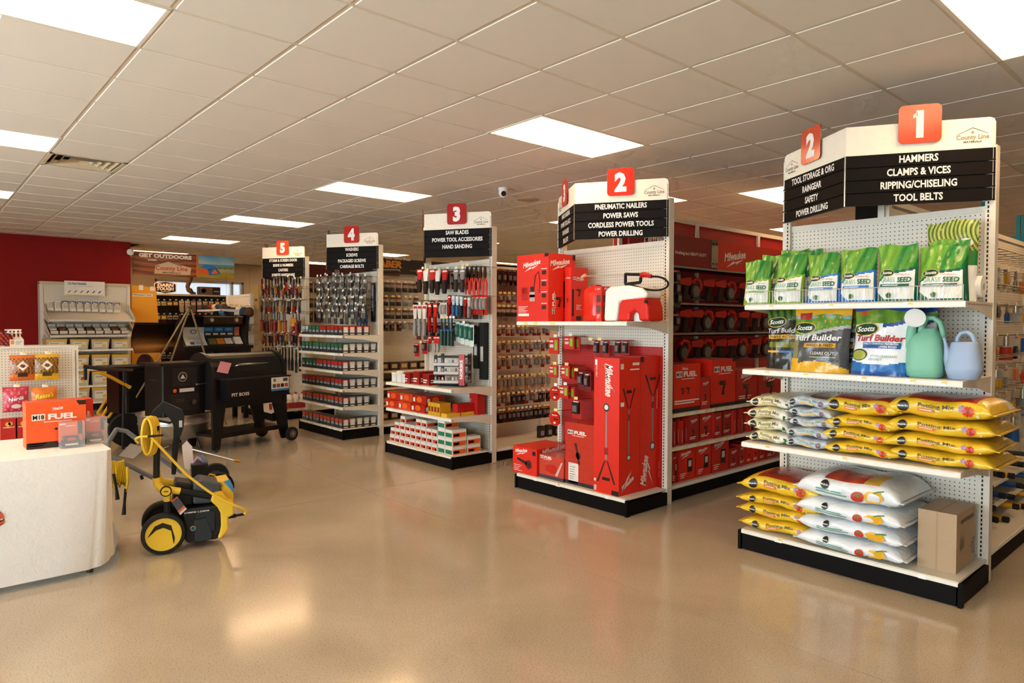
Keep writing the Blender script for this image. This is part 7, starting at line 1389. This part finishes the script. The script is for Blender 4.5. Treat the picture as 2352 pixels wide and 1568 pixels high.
MB().box(tuple(q(240, 846)), tuple(q(305, 836, -.5)), '#1a1a19').build('tray', 'paint', t); p_ = q(300, 850)
MB().cyl((p_.x-.25, p_.y, .2), (p_.x-.15, p_.y, .2), .2, '#1a1918', n=20).build('wheel', 'rubber', t); MB().tube([(p_.x-.2, p_.y, .2), tuple(q(290, 852, -.2))], .02, '#2a2826', 8).build('fork', 'paint', t)
for d in (0, -.5): MB().tube([q(285, 850, d), Vector((q(280, 850, d).x, q(280, 850, d).y, 0))], .015, '#2a2826', 8).build('leg', 'paint', t)
# ------------------------------------------------------------------ ceiling fittings
vx, vy = GX-(VENT[0]+.5)*T, GY+(VENT[1]+.5)*T
t = thing('air_vent', 'square ceiling air vent with angled louvres', 'air vent', (vx, vy, ZC)); f = MB()
for a, b_ in (((-T/2, -T/2, 0), (-T/2+.03, T/2, .03)), ((T/2-.03, -T/2, 0), (T/2, T/2, .03)), ((-T/2, -T/2, 0), (T/2, -T/2+.03, .03)), ((-T/2, T/2-.03, 0), (T/2, T/2, .03))): f.box(a, b_, '#d8c8ac')
f.build('frame', 'paint', t); MB().box((-T/2, -T/2, .085), (T/2, T/2, .09), '#3a2a1a').build('duct', 'matte', t)
for k in range(4):
    r = .25-.06*k; lv = MB()
    for s_ in range(4):
        a = s_*math.pi/2; R_ = Matrix.Rotation(a, 3, 'Z'); lv.add([R_ @ Vector(p) for p in ((-r, -r, .002+.004*k), (r, -r, .002+.004*k), (r-.045, -r+.045, .045+.004*k), (-r+.045, -r+.045, .045+.004*k))], [(0, 1, 2, 3)], '#d2c0a2')
    lv.build('louvre', 'paint', t)
p = AZ(1156, 432, ZC); t = thing('security_camera', 'white turret security camera on the ceiling', 'security camera', (p.x, p.y, ZC))
MB().cyl((0, 0, -.035), (0, 0, .0), .055, '#ece8e2', n=20).build('base', 'plastic', t); dr = Vector((.75, -.55, -.25)).normalized()
mb = MB().lathe([(0, -.05), (.03, -.042), (.048, -.015), (.05, .0), (.048, .02), (.03, .045), (0, .05)], '#efece6', 18, Matrix.Translation((0, 0, -.055))); mb.build('ball', 'plastic', t); c0 = Vector((0, 0, -.055)); MB().cyl(c0+dr*.035, c0+dr*.052, .028, '#0c0b0b', n=16).build('lens', 'gloss', t)
p = AZ(1213, 458, ZC); t = thing('ceiling_speaker', 'round flush ceiling speaker grille near the camera', 'speaker', (p.x, p.y, ZC)); MB().lathe([(0, -.006), (.10, -.006), (.115, -.003), (.125, .0)], '#c9b493', 28).build('grille', 'matte', t); MB().lathe([(.125, -.001), (.135, -.008), (.14, .0)], '#d2c0a2', 28).build('rim', 'paint', t)
# ------------------------------------------------------------------ aisle 1 run seen past the right upright
xc1 = XR[0]-HALF; RC = ['#c8381c', '#d8a01e', '#2a2826', '#8f8a84', '#2a5a9a', '#e0702a', '#b8b2a8']
for r_, (zz_, h) in enumerate(((1.95, .17), (1.66, .15), (1.40, .20), (1.13, .16), (.92, .22), (.70, .22))):
    for i in range(9):
        y = YB+1.0+i*.30+rnd.uniform(-.03, .03); h_ = use('peg_hook', HOOK, RUN[1], (xc1+.012, y, zz_), math.pi/2); use('price_tag', TAGW, h_, (0, -.206, .016))
        kd = ('card', 'plier', 'rod', 'knife')[(i+r_) % 4]; c = RC[(i*2+r_*3) % 7]
        hang((kd, .12, h, '#c9c4bc', RC[(i+r_) % 7], c), 'hand_tool', 'hand tool past the end upright, %s hook row, %s from the front' % (rowname[r_], nth(i)), 'hand tool', 'hand tools past the upright, %s row' % rowname[r_], Vector((xc1+.2, y, zz_)), math.pi/2)
for r_, zz_ in enumerate((2.06, 1.80, 1.52, 1.25, 1.0, .78)):
    wb = MB()
    for dx in (.14, .24, .34): wb.cyl((xc1+dx, YB+.4, zz_), (xc1+dx, YB+3.6, zz_), .004, '#b8b4ac', n=5)
    for k in range(14): wb.cyl((xc1+.012, YB+.45+k*.24, zz_), (xc1+.34, YB+.45+k*.24, zz_), .003, '#b8b4ac', n=5)
    wb.build('wire_rack', 'steel', RUN[1])['kind'] = 'stuff'
def handle(label, c, y, z_, grp, ang, n2):
    t = thing('striking_tool', label, 'hand tool', (xc1+.30, y, z_), ang, grp); MB().tube([(-.16, 0, .02), (.05, .0, .02), (.20, 0, .02)], [.014, .017, .02], c, 8).build('shaft', 'paint', t); MB().box((-.22, -.04, .0), (-.16, .04, .045), '#3a3632').build('head', 'steel', t); MB().cyl((.19, 0, .02), (.225, 0, .02), .021, '#1c1a18', n=8).build('end_cap', 'rubber', t)
for i in range(7): handle('yellow tool handle on the aisle 1 deck, %s from the front' % nth(i), '#e0a21e', YB+.55+i*.22, .134+.045*(i % 2), 'yellow tool handles', -.5+.15*i, 0)
for i in range(6): handle('blue tool handle above the yellow ones, %s from the front' % nth(i), '#2a4a8a', YB+.70+i*.2, .27+.045*(i % 2), 'blue tool handles', -.35+.1*i, 0)
for i in range(6): handle('axe handle above the blue ones, %s from the front' % nth(i), '#2a2622' if i % 2 else '#d8a01e', YB+.60+i*.24, .42+.045*(i % 2), 'axe handles', -.3+.1*i, 0)
for zz_ in (.255, .405): shelf(RUN[1], xc1+.014, xc1+.44, YB+.3, YB+2.4, zz_, side='x')
t = thing('ladder_frame', 'teal display frame standing at the end of aisle 1', 'display frame', (0, 0, 0)); Y_ = 9.2
for px in (2333, 2346, 2252):
    q_ = AY(px, 560, Y_); w_ = AY(px+9, 560, Y_).x-q_.x; MB().box((q_.x, Y_, 0), (q_.x+w_, Y_+.06, min(ZC-.03, AY(px, 494 if px > 2300 else 462, Y_).z)), '#1a8a94').build('post', 'paint', t)
q0 = AY(2252, 560, Y_); q1 = AY(2352, 560, Y_); MB().box((q0.x, Y_+.005, AY(2310, 562, Y_).z), (q1.x, Y_+.055, AY(2310, 545, Y_).z), '#1a8a94').build('cross_beam', 'paint', t)
t = thing('wall_screen', 'dark screen panel hanging beyond the aisle 1 sign', 'screen', (0, 0, 0)); q0 = AY(1965, 470, 7.6); q1 = AY(2015, 506, 7.6)
MB().box((q0.x, 7.6, q1.z-.1), (q1.x, 7.64, min(q0.z+.1, ZC-.05)), '#14110f').build('screen_panel', 'dull', t); MB().cyl(((q0.x+q1.x)/2, 7.62, min(q0.z+.1, ZC-.05)), ((q0.x+q1.x)/2, 7.62, ZC), .015, '#14110f', n=8).build('ceiling_mount', 'dull', t)
